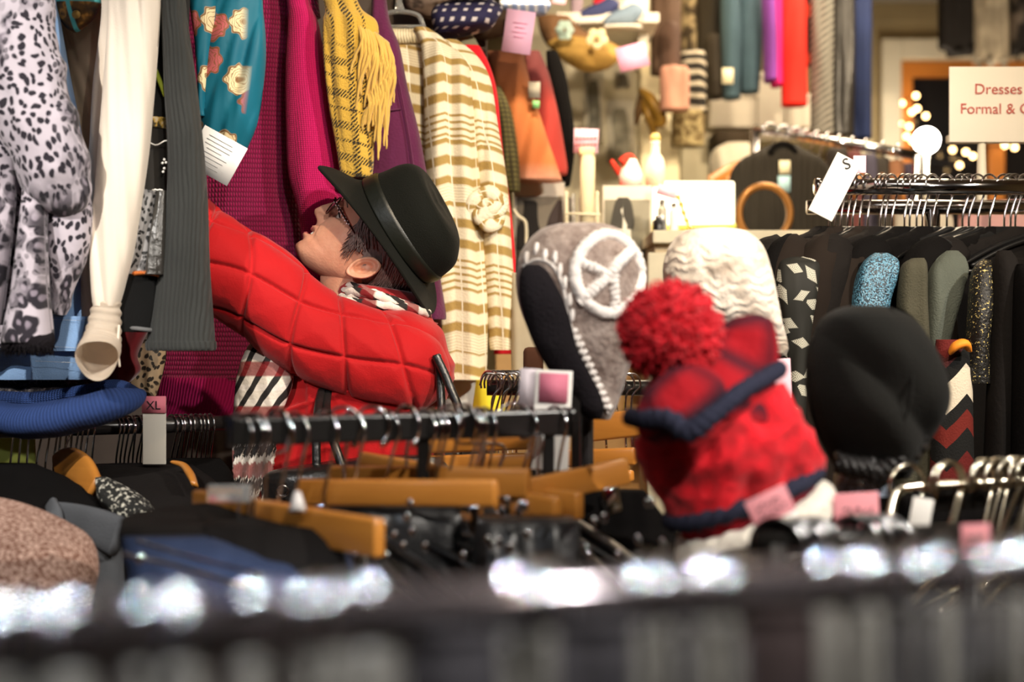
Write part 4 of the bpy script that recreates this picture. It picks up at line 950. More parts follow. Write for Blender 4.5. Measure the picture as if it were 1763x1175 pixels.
ORD = ['first', 'second', 'third', 'fourth', 'fifth', 'sixth', 'seventh', 'eighth', 'ninth', 'tenth', 'eleventh', 'twelfth', 'thirteenth', 'fourteenth', 'fifteenth', 'sixteenth', 'seventeenth', 'eighteenth', 'nineteenth', 'twentieth',
       'twenty-first', 'twenty-second', 'twenty-third', 'twenty-fourth', 'twenty-fifth', 'twenty-sixth', 'twenty-seventh', 'twenty-eighth', 'twenty-ninth', 'thirtieth', 'thirty-first', 'thirty-second', 'thirty-third', 'thirty-fourth', 'thirty-fifth', 'thirty-sixth']
def fill(proto, places, fmt, group, first=True):
    """places = [(point, yaw, tilt)] left to right"""
    out = []
    for i, (p, yaw, tilt) in enumerate(places):
        o = proto if (i == 0 and first) else copy_tree(proto)
        o.location = p; o.rotation_euler = (0, tilt, yaw)
        tag(o, fmt.format(ORD[i]), 'hanger', group); out.append(o)
    return out
def hung(name, label, cat, p, yaw, mt, L=.62, w=.21, drop=.105, th=.022, sleeve=None, group=None, seed=1, neckw=.075, extra=None, slm=None):
    """a garment on a hanger; local X along the shoulders, p = rail point"""
    t = thing(name, label, cat, p, group, yaw)
    bm = bmesh.new(); uvl = bm.loops.layers.uv.verify(); rows = catmull([(0.0, neckw * .6, .012), (.014, neckw, .016), (.034, w * .72, .018), (.062, w, .018), (.10, w * 1.02, .02), (L * .5, w * .98, th), (L * .8, w * 1.02, th), (L, w * 1.06, th)], 46)
    n = 44; rings = []
    for i, (dz, hw, tt) in enumerate(rows):
        ring = []
        for j in range(n):
            a = 2 * math.pi * j / n; c, s_ = math.cos(a), math.sin(a)
            x = hw * math.copysign(abs(c) ** .8, c); y = tt * math.copysign(abs(s_) ** .8, s_)
            f = .010 * min(1, dz * 6) * (ridge(x * 22 + seed * 3, dz * 2, seed)) + .006 * nz(x * 60, dz * 5, seed)
            ring.append(bm.verts.new((x + .5 * f * (abs(c) > .9), y + f, -drop - dz)))
        rings.append(ring)
    for a, b in zip(range(45), range(1, 46)):
        for j in range(n):
            k = (j + 1) % n; f = bm.faces.new((rings[a][j], rings[a][k], rings[b][k], rings[b][j]))
            for l in f.loops: l[uvl].uv = (l.vert.co.x, -l.vert.co.z)
    bm.faces.new(rings[0]); bm.faces.new(rings[-1])
    mk('body', bm, mt, t, world=False)
    if sleeve:
        for sx in (-1, 1):
            mk('sleeve', sweep([(sx * w * .80, 0, -drop - .050), (sx * w * 1.02, -.004, -drop - .085), (sx * w * 1.10, -.006, -drop - .16), (sx * w * 1.10, -.008, -drop - .16 - sleeve * .5), (sx * w * 1.06, -.008, -drop - .16 - sleeve)], [(.028, .028), (.042, .036), (.046, .034), (.042, .03), (.036, .026)], 26, 40,
               disp=lambda t_, v, f, p_: .005 * ridge(t_ * 1.2, v * 9, seed) + .003 * nz(t_ * 2, v * 22, seed)), slm or mt, t, world=False)
    if extra: extra(t)
    return t
def railpt(a, b, px, frac=None):
    """point on the 3D segment a-b seen at pixel column px"""
    k = (px - 881.5) / FPX; A = Vector(a); B = Vector(b); d = B - A
    s = (k * A.y - A.x) / (d.x - k * d.y); return A + d * s

# ---------------------------------------------------------------- right-hand chrome rack
RA = P(1408, 322, 2.74); RB = P(1900, 330, 2.74); RB.z = RA.z
rk = thing('garment_rack', 'chrome two-rail rack of black clothes on the right', 'clothes rack', (RA.x, 2.8, 0))
mk('front_rail', sweep([RA, RB], [.0155], 24), chrome, rk)
b0 = RA + Vector((0, .10, -.030)); mk('back_rail', sweep([b0, RB + Vector((0, .10, -.030))], [.0145], 20), chrome, rk)
mk('end_cap', sweep([RA + Vector((-.006, 0, 0)), RA + Vector((.004, 0, 0))], [.0165], 20), chrome, rk)
mk('post', sweep([(RB.x - .03, 2.84, 0.02), (RB.x - .03, 2.84, RA.z)], [.0155], 16), chrome, rk)
mk('post', sweep([(RA.x + .25, 2.84, 0.02), (RA.x + .25, 2.84, RA.z - .03)], [.0155], 16), chrome, rk)
mk('foot', beam((RA.x + .25, 2.55, .015), (RA.x + .25, 3.15, .015), .04, .03), chrome, rk)
mk('foot', beam((RB.x - .03, 2.55, .015), (RB.x - .03, 3.15, .015), .04, .03), chrome, rk)
hp = proto_hanger('plastic', R=.022, neck=.088, wire=.0022)
hx = [1428, 1438, 1448, 1459, 1468, 1480, 1494, 1516, 1524, 1536, 1557, 1566, 1578, 1588, 1606, 1630, 1657, 1668, 1684, 1704, 1729, 1740, 1748, 1766, 1790, 1815]
random.seed(21)
YAW = math.radians(48)
places = [(railpt(RA, RB, x) + Vector((0, 0, .002)), YAW + random.uniform(-.09, .09) - (.0 if i < 8 else .04 * min(i - 8, 10)), 0) for i, x in enumerate(hx)]
fill(hp, places, '{} black plastic hanger from the left on the right-hand chrome rail', 'hangers on the right-hand chrome rail')
def leafcol(s):
    vec = s.map((34, 24, 20), 'UV', (0, 0, .5)); vn = s.nd('TexVoronoi', {'Vector': vec, 'Scale': 1.0, 'Randomness': .8}, voronoi_dimensions='2D')
    d = s.nd('VectorMath', {0: vec, 1: vn.outputs['Position']}, operation='SUBTRACT').outputs[0]
    an = s.ma('MULTIPLY', s.nd('SeparateXYZ', {0: vn.outputs['Color']}).outputs[1], 1.6); r = s.nd('VectorRotate', {'Vector': d, 'Angle': an}); q = s.nd('SeparateXYZ', {0: r.outputs[0]})
    ax, ay = s.ma('ABSOLUTE', q.outputs[0]), s.ma('ABSOLUTE', q.outputs[1])
    leaf = s.ma('SUBTRACT', 1, s.step(s.ma('ADD', s.ma('MULTIPLY', ax, 2.6), s.ma('MULTIPLY', ay, 1.1)), .62, .05))
    vein = s.step(s.ma('SINE', s.ma('MULTIPLY', s.ma('SUBTRACT', ay, s.ma('MULTIPLY', ax, .9)), 60.0)), -.5, .3)
    return s.mix(s.ma('MULTIPLY', leaf, s.ma('ADD', .35, s.ma('MULTIPLY', vein, .65))), (.012, .012, .010), (.46, .45, .38))
leafm = M('leaf_print_cloth', leafcol, .7)
sparkb = M('blue_sequin_cloth', lambda s: s.mix(s.step(s.noise(330.0, detail=1), .50, .05), (.012, .03, .05), (.10, .28, .42)), .3, bump=('noise', 300.0, .8), spec=.9)
sparkg = M('gold_flecked_cloth', lambda s: s.mix(s.step(s.noise(240.0, detail=1), .66, .02), (.012, .011, .01), (.50, .40, .15)), .35, bump=('noise', 200.0, .7))
olive = M('olive_felt', (.055, .052, .035), .95, bump=('noise', 300.0, .5)); greyw = M('grey_wool', (.075, .085, .07), .95, bump=('noise', 300.0, .5)); espresso = M('espresso_cloth', (.014, .010, .008), .9, spec=.1)
def chev(s):
    u, v = s.uv()
    z = s.ma('ADD', v, s.ma('MULTIPLY', s.ma('ABSOLUTE', s.ma('SUBTRACT', s.ma('FRACT', s.ma('ADD', s.ma('DIVIDE', u, .070), 100.25)), .5)), -.075))
    f = s.ma('FRACT', s.ma('ADD', s.ma('DIVIDE', z, .235), 100.35))
    return s.ramp(f, [(0, (.005, .005, .005)), (.17, (.10, .008, .007)), (.33, (.05, .01, .01)), (.40, (.004, .004, .004)), (.52, (.60, .53, .42)), (.75, (.006, .006, .006)), (.86, (.13, .012, .008))], 'CONSTANT')
chevm = M('chevron_knit', chev, .9, bump=('noise', 300.0, .4))
specs = [('black_jacket', 'black jacket at the far left end of the right-hand chrome rail', blackcl2, 0, .35), ('black_sweater', 'thin black sweater second from the left on the right-hand chrome rail', blackcl, 1, .2), ('brown_cardigan', 'dark brown cardigan behind the leaf-patterned blouse', espresso, 2, .4),
         ('brown_dress', 'dark brown dress right of the leaf-patterned blouse', espresso, 6, .5), ('black_blouse', 'black blouse between the dark brown dress and the blue glitter top', blackcl2, 7, .35),
         ('black_vest', 'black vest with open neck beside the blue glitter top', blackcl, 11, None), 
         ('black_dress', 'black dress between the olive jacket and grey wool coat', blackcl, 14, .4), 
         ('black_tunic', 'black tunic right of the gold-flecked jacket', blackcl, 20, .5), ('black_velvet_dress', 'black velvet dress near the right edge of the photo', velv, 21, .5),
         ('black_coat', 'black coat cut by the right edge of the photo', blackcl2, 23, .5)]
for i, (nm, lb, mt, hi, slv) in enumerate(specs):
    p, yw, _ = places[hi]
    hung(nm, lb, nm.split('_')[-1], p, yw, mt, L=(1.0 if 'dress' in nm or 'coat' in nm else .78), sleeve=slv, seed=i + 3, drop=.080)
# garments traced by what shows of them between the hats
def panel(name, label, cat, rows, mt, **k):
    o = mk(name, loft(rows, k.pop('n', 60), k.pop('m', 70), **k), mt); return tag(o, label, cat)
panel('chevron_knit_dress', 'cream, rust and black chevron knit dress hanging right of the black beret', 'dress', [(585, 1612, 1668, 2.50, .02), (640, 1606, 1672, 2.50, .03), (720, 1604, 1674, 2.50, .03), (800, 1602, 1676, 2.50, .03), (900, 1600, 1680, 2.50, .03), (1000, 1598, 1684, 2.5, .03)], chevm, amp=.004, seed=3)
panel('blue_glitter_blouse', 'blue glitter blouse shoulder just above the black beret', 'blouse', [(436, 1505, 1530, 2.56, .01), (450, 1488, 1546, 2.55, .02), (480, 1474, 1543, 2.55, .03), (520, 1466, 1532, 2.55, .03), (560, 1466, 1528, 2.55, .03)], sparkb, amp=.008, ex=3.2, seed=4)
panel('leaf_blouse', 'black blouse with white leaf pattern left of the black beret', 'blouse', [(442, 1352, 1388, 2.55, .01), (455, 1338, 1412, 2.54, .03), (500, 1334, 1408, 2.53, .035), (560, 1342, 1398, 2.53, .035), (640, 1350, 1392, 2.53, .03), (720, 1352, 1386, 2.53, .03), (800, 1356, 1384, 2.53, .02)], leafm, amp=.008, seed=5)
panel('olive_felt_jacket', 'olive felt jacket with rounded shoulder above the beret, on the right', 'jacket', [(445, 1570, 1590, 2.56, .012), (462, 1552, 1594, 2.55, .025), (520, 1546, 1594, 2.55, .03), (620, 1550, 1598, 2.55, .03), (900, 1540, 1600, 2.55, .03)], olive, amp=.010, ex=3.2, seed=6)
panel('grey_wool_jacket', 'grey wool jacket with a rounded shoulder right of the olive jacket', 'jacket', [(432, 1630, 1650, 2.60, .012), (448, 1612, 1662, 2.59, .025), (480, 1598, 1664, 2.58, .032), (560, 1594, 1640, 2.58, .03), (620, 1592, 1628, 2.58, .03), (760, 1590, 1626, 2.58, .03)], greyw, amp=.012, ex=3.0, seed=7, shear=.2)
panel('gold_fleck_jacket', 'black sleeve with gold flecks hanging beside the chevron dress', 'jacket', [(448, 1690, 1706, 2.52, .01), (470, 1674, 1712, 2.51, .025), (540, 1668, 1706, 2.50, .03), (600, 1664, 1700, 2.50, .03), (640, 1658, 1702, 2.50, .03), (660, 1664, 1702, 2.50, .03)], sparkg, amp=.005, seed=8, hollow=.03, shear=.2)
panel('black_knit_dress', 'black knit dress right of the gold-flecked sleeve', 'dress', [(432, 1718, 1740, 2.50, .012), (470, 1708, 1752, 2.49, .03), (600, 1704, 1750, 2.49, .03), (900, 1690, 1745, 2.49, .03)], blackcl2, amp=.008, seed=9)
panel('black_long_coat', 'long black coat at the right edge of the photo', 'coat', [(455, 1752, 1790, 2.46, .02), (500, 1746, 1820, 2.45, .04), (700, 1744, 1830, 2.45, .04), (900, 1740, 1840, 2.45, .04)], blackcl, amp=.008, seed=10)
panel('espresso_jacket', 'dark brown jacket with a sloping shoulder behind the beret', 'jacket', [(430, 1450, 1500, 2.62, .012), (450, 1425, 1500, 2.60, .03), (520, 1402, 1480, 2.58, .035), (620, 1392, 1470, 2.58, .035), (900, 1386, 1470, 2.58, .035)], espresso, amp=.008, seed=11, shear=.2)
oc = thing('orange_cuff', 'bright orange cloth cuff beside the gold-flecked sleeve', 'cuff', P(1650, 612, 2.47))
mk('cuff', sweep([P(1636, 606, 2.46), P(1646, 596, 2.45), P(1660, 592, 2.45), P(1667, 602, 2.46)], [(.004, .01), (.008, .014), (.008, .014), (.004, .01)], 14, 20), M('orange_cloth', (.80, .25, .02), .7), oc)
# trouser legs fill: long black skirts lower on the rack
for i, (a, b) in enumerate(((1380, 1450), (1450, 1540), (1530, 1610), (1680, 1730))):
    panel('black_skirt', 'long black skirt hanging low on the right-hand rack, {} from the left'.format(ORD[i]), 'skirt', [(560, a + 8, b - 8, 2.68 + .02 * i, .03), (700, a, b, 2.68 + .02 * i, .035), (1000, a - 6, b + 6, 2.68 + .02 * i, .04)], blackcl, amp=.01, seed=12 + i)
# small tags on the rack
sd = thing('size_divider', 'white S size divider leaning at the left end of the chrome rail', 'size divider', P(1440, 370, 2.68))
rot = Matrix.Rotation(math.radians(27), 3, 'Y')
mk('card', box(P(1437, 322, 2.68), (S(46, 2.68), .003, S(112, 2.68)), rot=rot, bev=.001), paperw, sd)
text('letter', 'S', .030, P(1458, 283, 2.677), ink, sd, rot=(math.pi / 2, -.35, 0))
o = tag(mk('pink_divider', card(1480, 283, 2.70, 22, 30, bev=.0005), palepink), 'pink size divider just behind the S divider', 'size divider')
o = tag(mk('green_tag', card(1332, 428, 2.56, 52, 9, roll=-.25), M('lime_card', (.45, .68, .08), .6)), 'lime green tag on the dark clothes left of the chrome rail', 'tag')
# sign
sg_ = thing('dresses_sign', 'cream sign reading Dresses Formal and Casual on a white post', 'sign', P(1690, 300, 2.95))
sm = M('cream_sign_card', (.90, .84, .74), .6, var=.02)
cxs = 1752
mk('card', card(cxs, 180, 2.92, 236, 130, t=.004, bev=.001), sm, sg_)
mk('holder', card(1705, 240, 2.935, 150, 14, t=.02, bev=.003), M('cream_plastic', (.78, .74, .62), .4, var=0), sg_)
mk('post', sweep([P(1690, 246, 2.93), P(1690, 340, 2.93), Vector((P(1690, 340, 2.93).x, 2.93, 1.76))], [.008, .011, .011], 16), M('cream_post', (.78, .74, .62), .4, var=0), sg_)
text('lettering', 'Dresses', S(25.5, 2.92), P(1719, 154, 2.916), redink, sg_)
text('lettering', 'Formal & Casual', S(25.5, 2.92), P(1738, 188, 2.916), redink, sg_)
# far chrome rail wares seen through the rack: pink and white cloths
panel('white_garment', 'white garment glimpsed between the two chrome rails', 'garment', [(352, 1535, 1620, 3.2, .02), (372, 1540, 1640, 3.2, .03), (450, 1540, 1640, 3.2, .03)], M('pale_cloth', (.75, .68, .55), .8), amp=.006, seed=9)
panel('pale_pink_garment', 'pale pink garment glimpsed under the chrome rails near the right edge', 'garment', [(345, 1655, 1790, 3.2, .02), (360, 1650, 1800, 3.2, .03), (420, 1650, 1800, 3.2, .03)], M('pale_pink_cloth', (.78, .45, .45), .8), amp=.006, seed=10)

# ---------------------------------------------------------------- left XL rack
LA = P(-60, 742, 2.30); LB = P(290, 728, 2.46); LB.z = LA.z
lk = thing('garment_rack', 'black-barred rack of dark clothes low on the left', 'clothes rack', (LA.x, 2.4, 0))
mk('rail', sweep([LA, LB, LB + (LB - LA) * .55], [.014], 20), darkrail, lk)
E2 = LB + (LB - LA) * .5
mk('post', sweep([(LA.x - .1, LA.y, 0.0), LA + Vector((-.1, 0, 0)), LA], [.014], 12), darkrail, lk)
mk('post', sweep([(E2.x, E2.y, 0.0), E2], [.014], 12), darkrail, lk)
hw_ = proto_hanger('plastic', R=.020, neck=.082, wire=.0019)
xs = [18, 32, 46, 62, 78, 92, 100, 110, 120, 128, 136, 146, 158, 200, 207, 214, 221, 228, 235, 242, 249, 256, 263, 270, 278, 296, 304, 312, 320, 330, 338, 346, 354, 362]
random.seed(8)
pl2 = [(railpt(LA, LB, x) + Vector((0, 0, -.003)), math.radians(-52) + random.uniform(-.18, .18), random.uniform(-.03, .03)) for x in xs]
fill(hw_, pl2, '{} black plastic hanger from the left on the lower left rail', 'hangers on the lower left rail')
xd = thing('size_divider', 'tall size divider with a pink XL label on the lower left rail', 'size divider', P(268, 798, 2.36))
mk('card', card(266, 742, 2.36, 40, 116, t=.003, bev=.0008), M('grey_white_plastic', (.55, .52, .46), .5, var=.02), xd)
mk('label_patch', card(265, 697, 2.357, 41, 29, t=.003), M('rose_paper', (.62, .17, .22), .7, var=.03), xd)
text('lettering', 'XL', S(21, 2.36), P(264, 699, 2.3545), ink, xd)
panel('lime_poster', 'lime green card behind the hooks at the left edge', 'card', [(745, -40, 60, 2.62, .004), (800, -40, 62, 2.62, .004)], M('dull_lime_card', (.36, .40, .08), .7), amp=0, n=24, m=6, ex=8)
cloths = [('black_cardigan', 'black cardigan at the left edge under the hooks', [(800, -60, 60, 2.24, .03), (830, -60, 125, 2.22, .04), (870, -60, 170, 2.18, .05), (940, -60, 190, 2.16, .06), (1175, -60, 200, 2.15, .06)], blackcl),
          ('black_wool_coat', 'black wool coat below the XL divider', [(800, 160, 330, 2.40, .03), (830, 130, 370, 2.34, .04), (870, 140, 400, 2.28, .05), (960, 170, 420, 2.24, .06), (1175, 170, 430, 2.2, .06)], blackcl2),
          ('black_evening_top', 'black top on the lower left rail right of the XL divider', [(790, 285, 380, 2.44, .02), (820, 280, 400, 2.40, .04), (900, 270, 420, 2.36, .05), (1100, 270, 430, 2.3, .05)], blackcl)]
for i, (nm, lb, rw, mt) in enumerate(cloths): panel(nm, lb, nm.split('_')[-1], rw, mt, amp=.012, seed=31 + i)
hh = thing('wooden_hanger', 'curved amber wooden hanger on the lower left rail', 'hanger', P(125, 800, 2.3))
mk('shoulder', sweep([P(96, 800, 2.33), P(118, 798, 2.31), P(142, 812, 2.26), P(164, 840, 2.20)], [(.016, .006), (.026, .007), (.026, .008), (.016, .008)], 20, 40, ex=3), wood, hh)
mk('hook', sweep([P(112, 796, 2.33), P(113, 770, 2.33), P(120, 750, 2.33), P(112, 738, 2.33), P(104, 746, 2.33)], [.002], 8, 30), chrome, hh)
h3 = thing('wooden_hanger', 'amber wooden hanger half hidden right of the XL divider', 'hanger', P(318, 835, 2.3))
mk('shoulder', sweep([P(298, 796, 2.33), P(316, 802, 2.31), P(328, 818, 2.27), P(335, 835, 2.24)], [(.003, .006), (.005, .007), (.006, .008), (.004, .008)], 16, 30), wood, h3)
boucle = M('black_white_boucle', lambda s: s.mix(s.step(s.noise(150.0, detail=2), .60, .05), (.012, .012, .011), (.55, .53, .45)), .8, bump=('noise', 150.0, 1.0))
panel('boucle_sweater', 'black sweater with white flecks beside the amber wooden hanger', 'sweater', [(822, 165, 182, 2.20, .01), (838, 166, 215, 2.19, .02), (860, 172, 250, 2.18, .025), (885, 195, 268, 2.17, .025), (930, 200, 280, 2.17, .03)], boucle, amp=.004, seed=40)
zeb = M('zebra_cloth', lambda s: s.mix(s.band(s.ma('ADD', s.uv()[0], s.ma('MULTIPLY', s.uv()[1], .7)), .007, .45, .1), (.02, .02, .02), (.75, .72, .66)), .8)
panel('zebra_scarf', 'narrow black and white striped cloth above the grey denim collar', 'scarf', [(858, 118, 142, 2.19, .008), (870, 120, 152, 2.18, .012), (882, 134, 152, 2.17, .010)], zeb, amp=.002, seed=41, n=30, m=24)
gd = M('grey_denim', (.085, .09, .10), .9, bump=('noise', 500.0, .5))
gj = thing('denim_jacket', 'grey denim jacket collar above the pinkish tweed sweater', 'jacket', P(150, 950, 2.1))
mk('collar', sweep([P(86, 882, 2.14), P(120, 892, 2.11), P(160, 905, 2.08), P(205, 925, 2.06)], [(.016, .008), (.022, .01), (.026, .012), (.03, .014)], 24, 50, ex=3), gd, gj)
mk('placket', sweep([P(88, 868, 2.13), P(94, 885, 2.10), P(98, 905, 2.09)], [(.011, .006), (.012, .006), (.010, .006)], 20, 20, ex=3), gd, gj)
mk('body', loft([(895, 95, 190, 2.12, .02), (930, 100, 208, 2.10, .03), (1000, 110, 212, 2.10, .04), (1175, 110, 220, 2.1, .04)], 50, 40, amp=.004, seed=42), gd, gj)
tweed = M('pink_brown_tweed', lambda s: s.mix(s.step(s.noise(230.0, detail=2), .5, .07), (.20, .09, .06), (.62, .42, .34)), .95, bump=('noise', 230.0, .9))
panel('tweed_sweater', 'pinkish brown tweed sweater in the lower left corner', 'sweater', [(858, -80, -10, 1.98, .03), (875, -80, 45, 1.96, .06), (905, -80, 110, 1.94, .08), (935, -80, 150, 1.92, .09), (985, -80, 162, 1.90, .10), (1050, -80, 150, 1.88, .10), (1175, -80, 140, 1.88, .10)], tweed, n=80, m=80, amp=.006, fx=9, seed=43)
# ---------------------------------------------------------------- hats on stands in the middle distance
def rows_at(rows, py):
    for a, b in zip(rows, rows[1:]):
        if a[0] <= py <= b[0]:
            f = (py - a[0]) / (b[0] - a[0]); return [x + (y - x) * f for x, y in zip(a, b)]
    return rows[-1] if py > rows[-1][0] else rows[0]
def on(rows, px, py, off=0.0, ex=2.3):
    """a point on the near surface of a lofted shape"""
    r = rows_at(rows, py); u = (px - (r[1] + r[2]) / 2) / max((r[2] - r[1]) / 2, 1)
    u = max(-.98, min(.98, u)); q = P(px, py, r[3]); q.y = r[3] - r[4] * (1 - abs(u) ** ex) ** (1 / ex) - off
    return q
def stand(name, label, px, py, d, lean=0):
    t = thing(name, label, 'hat stand', (P(px, 0, d).x, d, 0)); q = P(px, py, d)
    mk('pole', sweep([(q.x, d, .02), (q.x, d, q.z)], [.010], 12), darkrail, t)
    mk('base', lathe([(.13, 0), (.13, .012), (.03, .022), (.012, .04)], (q.x, d, 0)), darkrail, t)
    mk('head_form', ball(q, .055, seg=20, sc=(1, 1, 1.2)), darkrail, t)
    return t
wisp = ('noise', 140.0, .8)
heather = M('grey_brown_felted_wool', lambda s: s.mix(s.nd('MapRange', {0: s.noise(34.0, detail=6, rough=.7), 1: .36, 2: .66, 3: 0, 4: 1}).outputs[0], (.17, .115, .095), (.42, .34, .30)), .95, bump=wisp, sheen=.3)
yarn = M('off_white_yarn', (.86, .80, .76), .9, bump=('noise', 120.0, .6), sheen=.2)
PH = [(386, 960, 1040, 2.0, .03), (396, 930, 1068, 2.0, .055), (420, 905, 1090, 2.0, .075), (455, 890, 1103, 2.0, .085), (500, 889, 1106, 2.0, .088), (545, 900, 1102, 2.0, .085), (590, 922, 1094, 2.0, .075), (630, 955, 1084, 2.0, .06), (670, 990, 1072, 2.0, .045), (700, 1015, 1062, 2.0, .035), (722, 1030, 1050, 2.0, .02)]
ph = thing('earflap_hat', 'grey-brown felted earflap hat with a white peace sign', 'hat', P(1030, 722, 2.0))
mk('shell', loft(PH, 110, 120, amp=.004, fx=12, seed=51), heather, ph)
BL = [(456, 906, 932, 1.935, .008), (468, 896, 946, 1.93, .016), (490, 893, 958, 1.925, .022), (520, 895, 972, 1.92, .025), (560, 906, 984, 1.92, .026), (600, 922, 994, 1.92, .026), (640, 946, 1014, 1.93, .026), (680, 975, 1034, 1.94, .024), (705, 994, 1040, 1.945, .022), (722, 1010, 1034, 1.95, .012)]
mk('fleece_lining', loft(BL, 80, 90, amp=.002, seed=52), furm, ph)
pg = bpy.data.objects.new('peace_sign', None); COL.objects.link(pg); pg.parent = ph
def wool_tube(pts, r, seed=1, m=60, closed=False): 
    return sweep(pts, [r], 12, None if closed else m, closed=closed, disp=lambda t, v, f, p: .0022 * nz(v * 160, t * 1.2, seed) + .001 * math.sin(v * 900 + t))
ring = [on(PH, 1042 + 54 * math.cos(a) * (1 + .05 * math.cos(2 * a)), 476 + 66 * math.sin(a), .001) for a in [i * 2 * math.pi / 90 for i in range(90)]]
mk('ring', wool_tube(ring, .0085, closed=True), yarn, pg)
for a in (((1084, 434), (1060, 456), (1040, 480), (1015, 503), (992, 524)), ((990, 456), (1005, 462), (1020, 468), (1036, 478)), ((1050, 478), (1051, 500), (1052, 520), (1050, 538))):
    mk('bar', wool_tube([on(PH, x, y, .0015) for x, y in a], .0065 if a[0][0] != 1084 else .008), yarn, pg)
bm = bmesh.new(); random.seed(3)
for i in range(12):                                                     # blanket stitches along the edge
    x = 985 + (1046 - 985) * (i / 11) ** 1.0 - 2; y = 572 + (700 - 572) * i / 11
    q = on(PH, x, y, .003); sweep([q + Vector((-.006, 0, .002)), q, q + Vector((.005, 0, .004))], [.0025, .0042, .0028], 8, 10, bm=bm)
for x, y in ((906, 448), (922, 434), (936, 446), (952, 450), (960, 470), (968, 492), (976, 520), (980, 545)):
    q = on(PH, x, y, .003); sweep([q + Vector((0, 0, -.008)), q, q + Vector((.001, 0, .009))], [.0022, .0038, .0022], 8, 10, bm=bm)
sweep([on(PH, x, y, .001) for x, y in ((900, 462), (925, 452), (950, 464), (966, 500), (978, 560), (1000, 610), (1026, 660), (1044, 712))], [.0024], 8, 60, bm=bm)
mk('blanket_stitching', bm, yarn, ph)
stand('hat_stand', 'black stand under the grey-brown earflap hat', 1010, 560, 2.04)
# white cable knit hat
def aran(s):
    u, v = s.uv(); 
    w = s.ma('SINE', s.ma('MULTIPLY', s.ma('ADD', s.ma('ABSOLUTE', s.ma('SUBTRACT', s.ma('FRACT', s.ma('MULTIPLY', s.ma('ADD', u, 50.0), 30.0)), .5)), s.ma('ADD', s.ma('MULTIPLY', v, 62.0), s.ma('MULTIPLY', s.noise(30.0), 2.0))), 6.28))
    s.bump(s.ma('ADD', s.ma('MULTIPLY', w, .35), s.ma('MULTIPLY', s.noise(70.0), 1.6)), .55, .004)
aranm = M('oatmeal_cable_wool', lambda s: s.mix(s.step(s.noise(16.0, detail=5), .60, .10), (.80, .72, .63), (.38, .31, .25)), .95, sheen=.2, fn=aran)
WH = [(394, 1195, 1262, 2.12, .03), (402, 1172, 1288, 2.12, .055), (425, 1152, 1312, 2.12, .075), (465, 1142, 1326, 2.12, .085), (510, 1150, 1336, 2.12, .085), (550, 1176, 1344, 2.12, .075), (580, 1215, 1352, 2.12, .05), (600, 1262, 1356, 2.12, .035), (612, 1300, 1352, 2.12, .025)]
wh = thing('cable_knit_hat', 'oatmeal white cable-knit hat behind the red pompom hat', 'hat', P(1250, 612, 2.12))
mk('crown', loft(WH, 110, 110, amp=.005, fx=30, fz=14, seed=53), aranm, wh)
stand('hat_stand', 'black stand under the white cable-knit hat', 1240, 500, 2.14)
# red pompom hat
redk = M('red_chunky_knit', lambda s: s.mix(s.nd('MapRange', {0: s.noise(30.0, detail=3), 1: .40, 2: .60, 3: 0, 4: 1}).outputs[0], (.42, .006, .012), (.80, .010, .022)), .9, bump=('noise', 110.0, .6), sheen=.2)
redd = M('dark_red_and_navy_plaid_knit', lambda s: s.mix(s.band(s.uv()[1], .05, .45, .3), s.mix(s.band(s.uv()[0], .06, .5, .3), (.42, .006, .014), (.14, .004, .012)), (.045, .008, .018)), .9, bump=('noise', 110.0, .6))
navy = M('navy_knit', (.020, .022, .045), .9, bump=('noise', 140.0, .8))
rd = 1.66
rh = thing('pompom_hat', 'big red knitted hat with navy stripes, pompom and fleece turn-up', 'hat', P(1290, 960, rd))
def hat_axis(f):  # 0 bottom .. 1 top, in the picture plane of the hat's own depth
    return catmull([(1306, 905), (1282, 850), (1256, 780), (1226, 700), (1212, 640)], 100)[int(f * 99)]
def rsweep(pts, rad, **k): return sweep([P(x, y, rd) for x, y in pts], [(S(a, rd), S(a * .62, rd)) for a in rad], 110, 130, **k)
mk('dark_band', rsweep([(1310, 912), (1298, 884), (1284, 858)], [124, 124, 128], disp=lambda t, v, f, p: .003 * nz(p.x * 40, p.z * 40)), redd, rh)
mk('chunky_section', rsweep([(1288, 862), (1268, 812), (1246, 758), (1226, 706)], [128, 136, 138, 132],
   disp=lambda t, v, f, p: .013 * nz(p.x * 26 + 9, p.z * 15, 1.0) + .006 * ridge(p.x * 40, p.z * 28, 2)), redk, rh)
mk('crown_section', rsweep([(1232, 712), (1240, 668), (1262, 628), (1277, 595), (1280, 570), (1278, 554), (1276, 545)], [131, 112, 84, 66, 56, 42, 16],
   disp=lambda t, v, f, p: .006 * nz(p.x * 22, p.z * 22, 4)), redd, rh)
mk('folded_crown', sweep([P(x, y, rd - .07) for x, y in ((1195, 735), (1170, 700), (1145, 672), (1130, 655))], [(S(a, rd), S(a * .45, rd)) for a in (66, 82, 66, 28)], 60, 60, disp=lambda t, v, f, p: .004 * nz(p.x * 30, p.z * 30, 5)), redd, rh)
def stripe_ring(c, nrm_ang, a, b, r, name):
    ca, sa = math.cos(nrm_ang), math.sin(nrm_ang); pts = []
    for i in range(80):
        t = 2 * math.pi * i / 80
        q = P(c[0] + a * math.cos(t) * ca, c[1] - a * math.cos(t) * sa, rd); q.y = rd - S(b, rd) * math.sin(t); q.z -= S(10, rd) * math.sin(t)
        pts.append(q)
    mk(name, sweep(pts, [r], 14, closed=True, disp=lambda t, v, f, p: .0016 * math.sin(v * 620 + t * 2)), navy, rh)
stripe_ring((1280, 852), math.radians(20), 133, 84, .010, 'navy_stripe')
